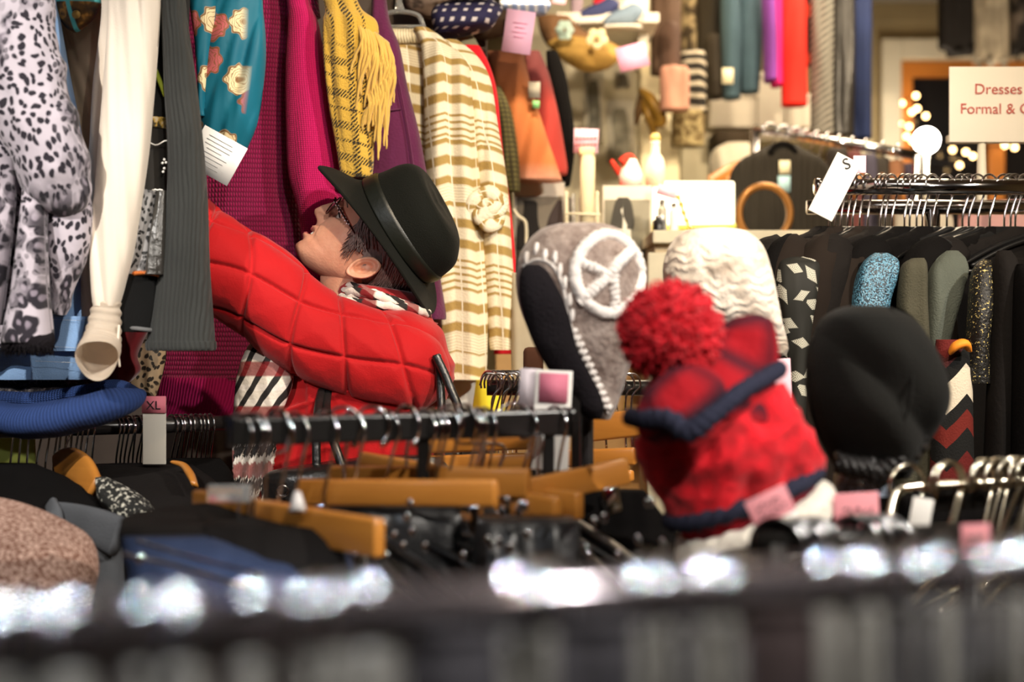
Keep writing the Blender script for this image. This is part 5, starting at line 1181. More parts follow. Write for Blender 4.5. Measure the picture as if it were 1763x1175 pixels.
mk('navy_stripe', sweep([P(1085, 718, rd - .03), P(1110, 722, rd - .08), P(1150, 722, rd - .105), P(1185, 742, rd - .112), P(1230, 712, rd - .112), P(1280, 672, rd - .09), P(1335, 640, rd - .02), P(1340, 634, rd + .01)], [.010, .011, .011, .013, .011, .010, .010, .008], 14, 100, disp=lambda t, v, f, p: .0016 * math.sin(v * 620 + t * 2)), navy, rh)
flm = M('cream_fleece', (.82, .76, .66), .95, bump=('noise', 130.0, 1.0), sheen=.3)
pts = []
for i in range(80):
    t = 2 * math.pi * i / 80; a = math.radians(23); q = P(1300 + 122 * math.cos(t) * math.cos(a), 905 - 122 * math.cos(t) * math.sin(a), rd); q.y = rd - S(80, rd) * math.sin(t); q.z -= S(14, rd) * math.sin(t); pts.append(q)
mk('fleece_turn_up', sweep(pts, [(.018, .020)], 26, closed=True, ref=(0, 0, 1), disp=lambda t, v, f, p: .004 * nz(p.x * 70, p.z * 70, p.y * 70)), flm, rh)
bm = ball(P(1155, 572, rd - .03), S(76, rd), seg=48); random.seed(6)
for v in bm.verts: v.co += (v.co - P(1155, 572, rd - .03)).normalized() * (.010 * noise.noise(v.co * 45) + .006 * noise.noise(v.co * 110))
c0 = P(1155, 572, rd - .03)
for i in range(1500):
    d_ = Vector((random.gauss(0, 1), random.gauss(0, 1), random.gauss(0, 1))).normalized()
    if d_.y > .4: continue
    R_ = S(76, rd) * random.uniform(.92, 1.10); sdir = Vector((random.uniform(-1, 1), random.uniform(-1, 1), random.uniform(-1, 1))) * .35
    sweep([c0 + d_ * R_ * .8, c0 + (d_ + sdir * .3) * R_ * 1.0, c0 + (d_ + sdir * .6).normalized() * R_ * 1.13], [.0022, .0026, .0012], 5, bm=bm)
mk('pompom', bm, M('bright_red_yarn', lambda s: s.mix(s.noise(60.0, detail=3), (.40, .004, .012), (.88, .012, .03)), .85, sheen=.2), rh)
stand('hat_stand', 'black stand inside the red pompom hat', 1285, 800, rd)
# pink card tag in front of the fleece
def handwrite(par, c, d, w, h, roll, seed, rows=2, name='handwriting'):
    random.seed(seed); bm = bmesh.new(); rot = Matrix.Rotation(roll, 3, 'Y')
    for r in range(rows):
        x = -w * .3
        while x < w * .3:
            y = h * (.12 - .30 * r); L = random.uniform(.07, .13) * w
            a = [Vector((S(x + L * q, d), -.0022, S(y + random.uniform(-.09, .09) * h, d))) for q in (0, .4, .8)]
            sweep([P(c[0], c[1], d) + rot @ q for q in a], [.0007], 5, 8, bm=bm); x += L * 1.3
    return mk(name, bm, ink, par)
def pricetag(label, c, d, w, h, roll, m, seed, wh=0, name='price_tag'):
    t = thing(name, label, 'tag', P(c[0], c[1] + h / 2, d))
    mk('card', card(c[0], c[1], d, w, h, roll=roll, t=.0015, bev=.0005), m, t)
    if wh: mk('white_part', box(P(c[0], c[1], d) + Matrix.Rotation(roll, 3, 'Y') @ Vector((0, 0, -S(h / 2 + wh / 2, d))), (S(w, d), .0015, S(wh, d)), rot=Matrix.Rotation(roll, 3, 'Y')), paperw, t)
    if seed: handwrite(t, c, d, w, h, roll, seed)
    return t
pricetag('pink handwritten tag leaning on the fleece edge of the red hat', (1326, 872), 1.50, 76, 50, -.45, paperp, 4, wh=70)
mkx = pricetag('pink handwritten tag standing on the near rail right of the red hat', (1475, 890), 1.62, 78, 82, -.05, paperp, 5, wh=40)
pricetag('small white tag hanging on the nickel rack at lower right', (1586, 883), 1.66, 36, 50, .18, paperw, 0)
pricetag('small pink tag just above the foreground rail at lower right', (1680, 930), 1.35, 50, 54, -.03, paperp, 7)
pricetag('pale pink tag showing behind the right side of the red hat', (1342, 652), 2.2, 40, 68, -.05, palepink, 0)
# black beret
bf = M('black_wool_felt', (.013, .0125, .011), .95, bump=('noise', 320.0, .5), sheen=.04, spec=.1)
BT = [(527, 1462, 1520, 1.86, .02), (534, 1440, 1550, 1.86, .05), (555, 1414, 1578, 1.86, .08), (600, 1396, 1602, 1.86, .105), (660, 1392, 1617, 1.86, .115), (700, 1396, 1615, 1.86, .115), (740, 1406, 1602, 1.86, .10), (770, 1420, 1588, 1.86, .085), (800, 1436, 1570, 1.86, .07), (820, 1446, 1560, 1.86, .055)]
bt = thing('beret', 'large black wool beret with a braided band, right of the red hat', 'hat', P(1500, 845, 1.86))
mk('crown', loft(BT, 120, 110, amp=.034, fx=7, fz=4, seed=58, shear=.7), bf, bt)
mk('seam', sweep([on(BT, x, y, .001) for x, y in ((1520, 532), (1528, 570), (1530, 620), (1526, 680), (1512, 740))], [.0016], 8, 40), bf, bt)
bm = bmesh.new(); braid = M('black_braid', (.016, .015, .015), .35, bump=('noise', 200.0, .6), spec=.4)
for q in range(4):
    pts = []
    for i in range(60):
        f = i / 59; x = 1442 + 152 * f; y = 806 + 22 * math.sin(f * 2.6) - 58 * f * f - 10
        ph_ = f * 17 + q * math.pi / 2
        p = P(x, y + 13 * math.sin(ph_) + (8 if f > .4 else 0), 1.78 + .10 * (f - .4) ** 2 - .012 * math.cos(ph_)); pts.append(p)
    sweep(pts, [.0055], 8, 120, bm=bm)
mk('braided_band', bm, braid, bt)
mk('sequin_band', loft([(812, 1440, 1530, 1.84, .05), (830, 1438, 1535, 1.84, .05), (850, 1440, 1530, 1.84, .05)], 60, 16, amp=.001), M('navy_sequin', lambda s: s.mix(s.step(s.noise(420.0, detail=0), .56, .03), (.012, .013, .02), (.25, .30, .38)), .3, spec=.9), bt)
mk('stud', ball(P(1483, 834, 1.785), .0035, seg=10), chrome, bt)
stand('hat_stand', 'black stand under the black beret', 1500, 640, 1.90)
# ---------------------------------------------------------------- centre rack with trouser hangers
CA = P(402, 744, 1.66); CB = P(972, 708, 1.86); CB.z = CA.z
ck = thing('garment_rack', 'black square-railed rack with amber wooden trouser hangers in the centre', 'clothes rack', ((CA.x + CB.x) / 2, 1.76, 0))
railm = M('black_powder_coat', (.009, .008, .0075), .3, spec=.45, var=0)
mk('rail', beam(CA, CB, .030, .034, .004), railm, ck, smooth=False)
mk('end_cap', beam(CA + (CA - CB).normalized() * .004, CA, .034, .038, .004), railm, ck, smooth=False)
mk('end_cap', beam(CB, CB + (CB - CA).normalized() * .010, .034, .038, .006), railm, ck, smooth=False)
for k, px_ in enumerate((729, 944)):
    q = railpt(CA, CB, px_); mk('post', beam((q.x, q.y, .03), (q.x, q.y, q.z), .016, .016, .003, up=(0, 1, 0)), railm, ck, smooth=False)
    mk('foot', beam((q.x, q.y - .25, .02), (q.x, q.y + .25, .02), .04, .03), railm, ck, smooth=False)
NRM = Vector((-(CB - CA).y, (CB - CA).x, 0)).normalized()
def wooden(label, a, b, da, db, hk, h=.036, w=.016):
    """amber clip hanger whose bar runs from pixel a (depth da) to b (depth db)"""
    A, B = P(*a, da), P(*b, db); t = thing('trouser_hanger', label, 'hanger', (A + B) / 2, 'amber trouser hangers on the centre rail')
    mk('bar', beam(A, B, w, h, .004), wood, t)
    d = (B - A).normalized(); Hm = railpt(CA, CB, hk); M0 = A + d * max(.02, min((B - A).length - .02, (Hm - A).dot(d)))
    top = Hm + Vector((0, 0, .018)); R = .024; s = d
    pts = [top + s * (R * math.cos(a_)) + Vector((0, 0, R * math.sin(a_) - R + .008)) for a_ in [math.radians(205 - i * 24) for i in range(11)]]
    e = pts[-1]; pts += [e + Vector((0, 0, -.01)) - s * .004, M0 + Vector((0, 0, h * .5 + .05)) + s * .006, M0 + Vector((0, 0, h * .5 + .02)), M0 + Vector((0, 0, h * .4))]
    mk('hook', sweep(pts, [.0021], 8, 70), chrome, t)
    for f in (.12, .88):
        c = A.lerp(B, f) - Vector((0, 0, h * .5 + .015)); mk('clip', beam(c - d * .012, c + d * .012, .02, .036, .003), chrome, t)
    return t
wooden('long amber trouser hanger lying lowest, nearest the camera on the centre rack', (338, 872), (655, 928), 1.78, 1.52, 478, h=.042)
wooden('brown-toned wide trouser hanger above the lowest amber one', (512, 848), (856, 850), 1.74, 1.66, 590, h=.032)
wooden('amber trouser hanger whose end makes the top of the stepped pile', (572, 826), (912, 832), 1.86, 1.74, 640, h=.036)
wooden('amber trouser hanger whose square end points right below the step', (700, 838), (1000, 872), 1.98, 1.74, 775, h=.034)
wooden('short amber trouser hanger with its end under the stepped pile', (740, 846), (962, 880), 1.90, 1.70, 800, h=.032)
wooden('amber trouser hanger tilting up towards the red pompom hat', (812, 868), (1080, 812), 1.74, 1.84, 880, h=.034)
wooden('thin amber trouser hanger behind the others, end by the handbag', (622, 790), (780, 818), 2.02, 1.88, 700, h=.020)
pla = proto_hanger('plastic', R=.0245, neck=.115, wire=.0021, L=.40)
cx_ = [412, 428, 440, 478, 508, 560, 606, 660, 730, 740, 748, 770, 800, 810, 822, 835, 895, 906, 955]
random.seed(33); base = math.atan2((CB - CA).y, (CB - CA).x)
fill(pla, [(railpt(CA, CB, x) + Vector((0, 0, -.004)), math.radians(-48) + random.uniform(-.22, .30), random.uniform(-.03, .03)) for x in cx_], '{} black plastic hanger from the left on the black centre rail', 'black hangers on the black centre rail')
cl = thing('clear_hanger', 'clear plastic hanger neck at the left end of the centre rail', 'hanger', P(395, 860, 1.62))
mk('neck', box(P(395, 850, 1.62), (.05, .012, .020), bev=.003), clearplastic, cl)
mk('neck_plug', sweep([P(512, 848, 1.6), P(512, 880, 1.59)], [(.004, .004), (.010, .008)], 12), M('white_plastic_neck', (.72, .68, .66), .3, var=0), cl)
# dark trousers and skirts under the hangers
def cloth(nm, lb, rows, mt, **k):
    o = mk(nm, loft(rows, 60, 60, **k), mt); return tag(o, lb, nm.split('_')[-1])
shiny = M('black_shiny_satin', (.014, .014, .015), .35, spec=.5, bump=('noise', 40.0, .6))
indigo = M('dark_blue_denim', (.015, .025, .06), .8)
cloth('black_trousers', 'black trousers clipped to the lowest amber hanger', [(905, 350, 640, 1.62, .03), (940, 345, 655, 1.60, .035), (1000, 340, 660, 1.58, .04), (1175, 330, 660, 1.56, .04), (1700, 330, 660, 1.56, .04)], blackcl2, amp=.012, seed=61)
cloth('dark_trousers', 'dark trousers below the wide brown-toned hanger', [(872, 520, 850, 1.74, .025), (920, 530, 860, 1.73, .03), (1175, 520, 870, 1.72, .035), (1650, 520, 870, 1.72, .035)], shiny, amp=.014, seed=62)
cloth('black_skirt', 'black satin skirt under the stepped amber hangers', [(890, 820, 985, 1.68, .025), (930, 815, 1000, 1.66, .03), (1175, 800, 1010, 1.64, .035), (1650, 800, 1010, 1.64, .035)], shiny, amp=.014, seed=63)
cloth('black_jeans', 'black jeans below the hanger that tilts towards the red hat', [(845, 930, 1110, 1.92, .03), (900, 940, 1150, 1.88, .04), (960, 930, 1190, 1.84, .05), (1175, 920, 1260, 1.8, .06), (1600, 920, 1260, 1.8, .06)], blackcl, amp=.014, seed=64)
cloth('blue_jeans', 'dark blue jeans at the left end of the centre rack', [(925, 212, 360, 1.58, .02), (960, 215, 450, 1.56, .03), (1000, 225, 520, 1.54, .03), (1175, 230, 540, 1.5, .03), (1600, 230, 540, 1.5, .03)], indigo, amp=.012, seed=65)
cloth('black_blazer', 'black blazer with padded shoulder at the left end of the centre rack', [(868, 330, 400, 1.74, .012), (885, 225, 470, 1.70, .03), (905, 208, 560, 1.64, .035), (930, 205, 600, 1.62, .03), (960, 215, 590, 1.62, .03)], blackcl2, amp=.006, seed=66)
cloth('navy_trousers', 'navy trousers hidden between the centre rack and the red hat', [(880, 640, 840, 1.86, .03), (960, 640, 1000, 1.84, .03), (1200, 640, 1100, 1.84, .03)], M('black_navy', (.010, .011, .018), .8), amp=.01, seed=67)
h_ = thing('wire_hanger', 'thin chrome skirt hanger with clips at the lower left of the centre rack', 'hanger', P(330, 980, 1.48))
mk('bar', sweep([P(212, 955, 1.50), P(300, 975, 1.47), P(420, 1010, 1.42)], [.0022], 8, 20), chrome, h_)
mk('bar', sweep([P(236, 932, 1.52), P(330, 960, 1.48), P(450, 990, 1.44)], [.0018], 8, 20), chrome, h_)
mk('clip', ball(P(243, 962, 1.48), .006, seg=10), chrome, h_)
# size divider on the centre rail
dv = thing('size_divider', 'tall white and pink size divider at the right end of the centre rail', 'size divider', P(955, 805, 1.9))
mk('card', card(950, 724, 1.90, 64, 172, roll=.05, t=.004, bev=.001), paperw, dv)
mk('pink_patch', card(953, 668, 1.896, 50, 50, roll=.05, t=.003), M('dusty_rose_paper', (.62, .18, .26), .7), dv)
mk('left_card', card(912, 668, 1.905, 36, 66, roll=.06, t=.002), M('lilac_white_paper', (.68, .60, .64), .7), dv)
# tiny chrome clips that catch the light
bm = bmesh.new(); random.seed(77)
cg_ = 0
for i in range(34):
    x = random.uniform(600, 1150); y = random.uniform(860, 960)
    if 640 < x < 1170:
        t = thing('trouser_clip', 'small chrome clip shining among the black clothes under the centre rail', 'clip', P(x, y, 1.60), 'chrome clips among the dark trousers')
        mk('jaw', ball(P(x, y, 1.60), .0042, seg=10, sc=(1, .7, 1.4)), chrome, t); mk('spring', sweep([P(x - 4, y + 6, 1.60), P(x + 4, y + 8, 1.60)], [.0016], 6), chrome, t)
q = P(991, 640, 1.93); mk('post', beam((q.x, q.y, .03), q, .012, .02, .002, up=(0, 1, 0)), railm, ck, smooth=False)
# ---------------------------------------------------------------- rear rack of amber hangers between the coat and the hats
RR0 = P(700, 700, 2.34); RR1 = P(1120, 690, 2.40)
r2 = thing('garment_rack', 'rack with broad amber wooden hangers behind the centre rack', 'clothes rack', (RR0.x, 2.37, 0))
RZ = P(0, 668, 2.36).z
ra, rb = Vector((P(838, 0, 2.36).x, 2.36, RZ)), Vector((P(1180, 0, 2.36).x, 2.36, RZ))
mk('rail', sweep([ra, rb], [.013], 16), darkrail, r2)
for q in (ra.lerp(rb, .25), rb): mk('post', sweep([(q.x, q.y, 0), q], [.013], 12), darkrail, r2)
ww_ = proto_hanger('wire', R=.022, neck=.09, wire=.0018, L=.001)
bars = [(742, 768, 925, 760, 26), (738, 796, 930, 790, 30), (980, 752, 1095, 728, 46), (975, 790, 1085, 786, 30), (980, 822, 1080, 818, 20), (680, 815, 800, 812, 22)]
def rear(label, x0, y0, x1, y1, h, hk):
    t = thing('wooden_hanger', label, 'hanger', P((x0 + x1) / 2, y0, 2.33)); A, B = P(x0, y0, 2.36), P(x1, y1, 2.30)
    mk('bar', beam(A, B, .016, S(h, 2.33), .004), wood, t)
    for i, x in enumerate(hk):
        c = P(x, 0, 2.34); c.z = RZ + .016; z1 = P(x, y0 - h / 2, 2.33).z
        mk('hook', sweep([c + Vector((-.018, 0, -.012)), c + Vector((-.012, 0, .004)), c + Vector((0, 0, .008)), c + Vector((.013, 0, .002)), c + Vector((.016, 0, -.014)), c + Vector((.002, 0, -.036)), Vector((c.x + .004, c.y, z1))], [.0018], 8, 40), chrome, t)
rear('broad amber hanger seen between the red coat and the white size divider', 738, 766, 930, 758, 30, (845, 905))
rear('lower amber hanger between the red coat and the white size divider', 735, 800, 935, 794, 30, (862, 885))
rear('thick amber hanger just left of the red pompom hat', 985, 742, 1100, 728, 46, (1020, 1060))
rear('lower amber hanger just left of the red pompom hat', 975, 790, 1095, 786, 30, (1040, 1085))
rear('lowest amber hanger behind the centre rack near the red hat', 975, 824, 1090, 820, 20, (1075,))
for i, x in enumerate((842, 850, 858, 866, 874, 882, 890)):
    o = ww_ if i == 0 else copy_tree(ww_); o.location = Vector((P(x, 0, 2.36).x, 2.36, RZ + .006)); o.rotation_euler = (0, 0, math.radians(-50 + 6 * i)); tag(o, '{} bare chrome hook from the left in the bunch beside the striped cardigan'.format(ORD[i]), 'hanger', 'chrome hooks beside the cardigan')
cloth('tan_blouse', 'tan cloth hanging under the rear amber hangers', [(830, 720, 940, 2.32, .02), (900, 700, 1100, 2.30, .02), (1100, 700, 1100, 2.3, .02)], M('dark_tan_cloth', (.05, .03, .02), .8), amp=.008, seed=68)
# ---------------------------------------------------------------- nickel rack at lower right
NA = P(1548, 840, 1.70); NB = P(1880, 818, 1.74); NB.z = NA.z + .01
nk = thing('garment_rack', 'brass-toned wire rack at lower right with curved hooks', 'clothes rack', (NA.x + .1, 1.70, 0))
mk('rail', sweep([P(1522, 960, 1.66), P(1530, 900, 1.67), P(1542, 850, 1.69), NA + Vector((.012, 0, .001)), NA.lerp(NB, .3), NB], [.0045], 12, 80), nickel, nk)
mk('lower_panel', beam(NA + Vector((.03, .04, -.020)), NB + Vector((0, .04, -.020)), .012, .030), railm, nk, smooth=False)
mk('post', sweep([(P(1522, 0, 1.66).x, 1.66, 0), P(1522, 960, 1.66)], [.0045], 10), nickel, nk)
mk('post', sweep([(NB.x, NB.y, 0), NB], [.0045], 10), nickel, nk)
nh = proto_hanger('wire', R=.026, neck=.105, wire=.0026, metal=nickel, L=.36)
nxs = [1562, 1628, 1636, 1690, 1700, 1716, 1722, 1746, 1756, 1775]
random.seed(5)
fill(nh, [(railpt(NA, NB, x) + Vector((0, 0, .001)), math.radians(20) + random.uniform(-.4, .4), 0) for x in nxs], '{} brass-toned wire hanger from the left on the lower right rack', 'wire hangers on the lower right rack')
NA2 = P(1300, 935, 1.42); NB2 = P(1700, 925, 1.48); NB2.z = NA2.z
n2 = thing('garment_rack', 'short black rack with wide grey hooks in front of the pink tags', 'clothes rack', (NA2.x + .1, 1.45, 0))
mk('rail', sweep([NA2, NB2], [.012], 14), railm, n2)
mk('post', sweep([(NA2.x + .02, NA2.y, 0), NA2 + Vector((.02, 0, 0))], [.012], 12), railm, n2)
mk('post', sweep([(NB2.x - .02, NB2.y, 0), NB2 - Vector((.02, 0, 0))], [.012], 12), railm, n2)
gun = M('gunmetal_hook', (.30, .30, .31), .22, 1.0, var=0)
gh = proto_hanger('plastic', R=.028, neck=.095, wire=.0036, metal=gun, L=.34)
fill(gh, [(railpt(NA2, NB2, x) + Vector((0, 0, -.006)), math.radians(-35 + (i % 3) * 8), 0) for i, x in enumerate((1338, 1348, 1360, 1372, 1384, 1398, 1470, 1490, 1508, 1526))], '{} thick grey hook from the left on the short black rack', 'thick grey hooks on the short black rack')
t = thing('wooden_hanger', 'amber wooden hanger behind the brass-toned wires at lower right', 'hanger', P(1590, 940, 1.72))
mk('shoulders', sweep([P(1530, 925, 1.75), P(1590, 935, 1.72), P(1660, 950, 1.68)], [(.004, .010), (.006, .012), (.004, .010)], 14, 24), wood, t)
mk('hook', sweep([P(1600, 934, 1.72), P(1600, 890, 1.72), P(1612, 850, 1.71), P(1606, 832, 1.70), P(1596, 846, 1.70)], [.002], 8, 30), nickel, t)
cloth('black_jacket', 'black jacket low in the right corner behind the brass-toned rack', [(850, 1560, 1800, 1.92, .03), (900, 1545, 1850, 1.90, .05), (1175, 1540, 1850, 1.88, .05)], blackcl, amp=.012, seed=71)
cloth('grey_skirt', 'dark grey skirt under the thick grey hooks', [(985, 1190, 1440, 1.38, .02), (1020, 1180, 1560, 1.38, .03), (1300, 1180, 1700, 1.38, .03)], blackcl2, amp=.01, seed=72)
cloth('olive_coat', 'dark olive coat behind the pink tag and the wide grey hooks', [(950, 1240, 1420, 1.56, .03), (1000, 1220, 1560, 1.55, .05), (1300, 1220, 1600, 1.55, .05)], M('dark_olive_cloth', (.045, .038, .028), .9), amp=.012, seed=73)
# ---------------------------------------------------------------- foreground rail, close to the lens
FA = P(-120, 1112, .52); FB = P(1900, 985, .72); FB.z = FA.z = CAMZ - .110
fk = thing('garment_rack', 'dark blurred rail close to the camera along the bottom of the photo', 'clothes rack', (0, .72, 0))
mk('rail', sweep([FA, FB], [.0085], 24), M('dark_bronze_rail', (.09, .07, .065), .2, .8, var=0), fk)
mk('post', sweep([(FA.x - .0, FA.y, 0), FA], [.0085], 12), railm, fk)
mk('post', sweep([(FB.x, FB.y, 0), FB], [.0085], 12), railm, fk)
fh = proto_hanger('plastic', R=.0145, neck=.070, wire=.0026, L=.30)
mk('neck_plate', box((0, 0, -.040), (.022, .004, .058), bev=.0015), M('taupe_plastic', (.055, .048, .038), .45, var=0), fh, world=False)
fxs = [-8, 12, 52, 118, 142, 262, 318, 330, 448, 540, 588, 600, 652, 896, 930, 945, 1112, 1150, 1216, 1242, 1256, 1432, 1492, 1512, 1574, 1632, 1696, 1742, 1760]
random.seed(14)
fill(fh, [(railpt(FA, FB, x) + Vector((0, 0, -.004)), math.radians(62) + random.uniform(-.5, .4), random.uniform(-.05, .05)) for x in fxs], '{} hanger from the left on the blurred foreground rail', 'hangers on the blurred foreground rail')
fc = [('black_jacket', 'blurred dark jacket at the left end of the foreground rail', -100, 330, .58, .6), ('brown_dress', 'blurred dark brown dress on the foreground rail under its bright glint', 640, 900, .64, .6), ('charcoal_coat', 'blurred charcoal coat left of centre on the foreground rail', 300, 660, .61, .6),
      ('grey_jacket', 'blurred grey-brown jacket right of the glint on the foreground rail', 880, 1280, .67, .6), ('black_coat', 'blurred black coat near the right end of the foreground rail', 1240, 1500, .71, .6), ('dark_trousers', 'blurred dark trousers at the right end of the foreground rail', 1470, 1800, .74, .6)]
bb = [M('brown_black_cloth', (.009, .005, .004), .9, spec=.1), M('soft_charcoal_cloth', (.012, .010, .010), .9, spec=.1)]
for i, (nm, lb, x0, x1, d, e) in enumerate(fc):
    yb = 1130 - (x0 + x1) / 2 * .055
    cloth(nm, lb, [(yb, x0 + 30, x1 - 30, d + .02, .012), (yb + 25, x0, x1, d + .03, .02), (yb + 200, x0 - 10, x1 + 10, d + .03, .025), (yb + 1500, x0 - 20, x1 + 20, d + .03, .03)], bb[i % 2], amp=.008, seed=81 + i)
# ---------------------------------------------------------------- far side of the shop
def pan(name, label, cat, rows, mt, group=None, **k):
    o = mk(name, loft(rows, k.pop('n', 44), k.pop('m', 44), **k), mt); return tag(o, label, cat, group)
def hang4(name, label, cat, x0, x1, y0, y1, d, mt, dx=0, **k):
    return pan(name, label, cat, [(y0, x0 + 4, x1 - 4, d, .03), (y0 + (y1 - y0) * .15, x0, x1, d, .045), (y0 + (y1 - y0) * .6, x0 + dx * .6, x1 + dx * .6, d, .05), (y1, x0 + dx, x1 + dx, d, .05)], mt, amp=k.pop('amp', .02), fx=k.pop('fx', 14), **k)
def C(n, c, **k): return M(n, c, k.pop('rough', .85), **k)
hr = thing('high_rail', 'high black rail above the frame holding the far row of clothes', 'clothes rail', (P(1300, 0, 4.8).x, 4.8, 2.78))
mk('bar', sweep([(P(1080, 0, 4.8).x, 4.8, 2.78), (P(1560, 0, 4.8).x, 4.8, 2.78)], [.015], 12), darkrail, hr)
for x in (1100, 1540): mk('bracket', sweep([(P(x, 0, 4.8).x, 4.8, 2.78), (P(x, 0, 4.8).x, 4.8, 3.0)], [.010], 8), darkrail, hr)
D4 = 4.8
hang4('navy_dress', 'navy blue dress at the right end of the far high row', 'dress', 1462, 1500, -60, 240, D4, C('navy_cloth', (.012, .022, .075)))
hang4('black_satin_dress', 'shiny black dress second from the right in the far high row', 'dress', 1428, 1470, -60, 235, D4 - .1, M('wet_black_satin', (.02, .018, .016), .35, spec=.6, bump=('noise', 20.0, .8)))
zig = M('grey_white_herringbone', lambda s: s.mix(s.band(s.ma('ADD', s.uv()[1], s.ma('MULTIPLY', s.uv()[0], .8)), .022, .5, .2), (.06, .055, .05), (.34, .32, .27)), .8)
hang4('striped_scarf', 'long grey and white striped scarf in the far high row', 'scarf', 1396, 1434, -60, 235, D4 - .2, zig, dx=0)
hang4('dark_red_dress', 'black and dark red dress left of the striped scarf in the far row', 'dress', 1378, 1412, -60, 112, D4 - .15, C('brick_red_print', lambda s: s.mix(s.step(s.noise(12.0), .52, .05), (.03, .012, .01), (.55, .05, .02))))
hang4('red_dress', 'bright red dress hanging high in the far row', 'dress', 1343, 1386, -60, 182, D4 - .2, C('scarlet_cloth', (.82, .025, .015)), dx=3, amp=.012)
hang4('pink_dress', 'hot pink dress between the purple scarf and the bright red dress', 'dress', 1328, 1347, -60, 148, D4 - .18, C('hot_pink_cloth', (.66, .02, .20)), amp=.01)
hang4('purple_scarf', 'purple scarf left of the hot pink dress in the far row', 'scarf', 1312, 1333, -60, 140, D4 - .2, C('purple_cloth', (.20, .05, .32)), dx=4, amp=.014)
tl = C('teal_grey_denim', (.055, .10, .13))
jn = thing('jeans', 'teal-grey jeans hanging upside down in the far high row', 'jeans', P(1280, 165, D4))
mk('leg', loft([(-60, 1240, 1272, D4 - .1, .03), (60, 1241, 1276, D4 - .1, .04), (170, 1246, 1274, D4 - .1, .045)], 40, 30, amp=.012), tl, jn)
mk('leg', loft([(-60, 1270, 1310, D4 - .08, .03), (60, 1272, 1312, D4 - .08, .04), (160, 1276, 1306, D4 - .08, .045)], 40, 30, amp=.012), tl, jn)
hang4('dark_trousers', 'dark trousers with a cream tag left of the teal-grey jeans', 'trousers', 1214, 1250, 60, 168, D4 - .05, C('dark_brown_twill', (.035, .027, .018)))
o = tag(mk('cream_tag', card(1253, 131, D4 - .2, 19, 27, t=.002), C('cream_card', (.80, .74, .50))), 'cream tag on the dark trousers in the far row', 'tag')
hang4('black_trousers', 'black trousers between the dark twill ones and the brown top', 'trousers', 1200, 1244, -60, 90, D4, C('brown_black_twill', (.028, .022, .014)))
hang4('olive_lace_dress', 'olive brown lace dress in the far high row', 'dress', 1168, 1214, -60, 90, D4 + .05, C('olive_lace', lambda s: s.mix(s.step(s.noise(20.0), .5, .06), (.05, .035, .02), (.36, .28, .16))))
hang4('brown_blouse', 'brown long-sleeved blouse at the left of the far high row', 'top', 1120, 1172, -60, 128, 4.5, C('cocoa_cloth', (.10, .06, .04)))
hang4('brown_vest', 'chocolate brown vest above the pale pink cloth in the far row', 'vest', 1136, 1170, 40, 122, 4.45, C('chocolate_cloth', (.085, .048, .034)))
hang4('pink_blouse', 'pale pink blouse hanging under the chocolate brown vest', 'blouse', 1136, 1186, 114, 190, 4.4, C('blush_cloth', (.48, .24, .17)), amp=.03)
lump = C('black_and_white_ruffle', lambda s: s.mix(s.step(s.nd('TexWave', {'Vector': s.map(9.0, 'Object'), 'Scale': 1.0, 'Distortion': 3.0}, bands_direction='Z').outputs[1], .72, .08), (.02, .017, .014), (.48, .42, .32)))
hang4('ruffled_shirt', 'black shirt with white ruffled lines right of the pale pink blouse', 'shirt', 1168, 1216, 88, 196, 4.6, lump)
hang4('checked_skirt', 'brown checked skirt under the white-lined black shirt', 'skirt', 1156, 1212, 190, 252, 4.55, C('brown_check', lambda s: s.mix(s.step(s.noise(60.0), .5, .05), (.12, .08, .03), (.34, .27, .13))))
# boxes and shelf
shm = C('cream_shelf_paint', (.66, .60, .44)); sh = thing('shelf_unit', 'cream shelf unit against the far wall behind the black sweater', 'shelf', (P(1250, 0, 5.2).x, 5.2, 0))
xa, xb = P(1130, 0, 5.2).x, P(1480, 0, 5.2).x
mk('side_panel', box((xa, 5.3, 1.15), (.04, .4, 2.3), bev=.003), shm, sh, smooth=False); mk('side_panel', box((xb, 5.3, 1.15), (.04, .4, 2.3), bev=.003), shm, sh, smooth=False)
mk('back_panel', box(((xa + xb) / 2, 5.51, 1.15), (xb - xa, .02, 2.3)), C('shelf_back', (.42, .37, .25)), sh, smooth=False)
for yy in (235, 330, 430, 560): mk('shelf', box(((xa + xb) / 2, 5.3, P(0, yy, 5.1).z), (xb - xa, .4, .03), bev=.003), shm, sh, smooth=False)
bxm = C('white_box_card', (.80, .74, .62), var=.04); bxm2 = C('cream_box_card', (.72, .66, .48), var=.04)
for i, (x0, x1, y0, y1, lb, m) in enumerate([(1214, 1292, 168, 228, 'wide white box on the top shelf under the teal-grey jeans', bxm), (1294, 1340, 135, 226, 'tall white box right of the wide one on the top shelf', bxm), (1342, 1386, 172, 228, 'white box under the bright red dress', bxm),
                                         (1166, 1212, 252, 325, 'olive cream box under the brown checked skirt', bxm2), (1218, 1290, 258, 320, 'dark grey box below the wide white box', C('grey_card', (.20, .18, .13)))]):
    b = thing('storage_box', lb, 'box', P((x0 + x1) / 2, y1, 5.15))
    mk('carton', box(P((x0 + x1) / 2, (y0 + y1) / 2 + 3, 5.2), (S(x1 - x0, 5.2), .25, S(y1 - y0 - 6, 5.2)), bev=.004), m, b, smooth=False)
    mk('lid', box(P((x0 + x1) / 2, y0 + 5, 5.2), (S(x1 - x0 + 4, 5.2), .26, S(10, 5.2)), bev=.003), m, b, smooth=False)
o = tag(mk('dark_tray', box(P(1262, 243, 5.0), (S(76, 5.0), .2, S(24, 5.0)), bev=.01), C('dark_wicker', (.05, .035, .02))), 'dark flat tray just under the wide white box', 'tray')
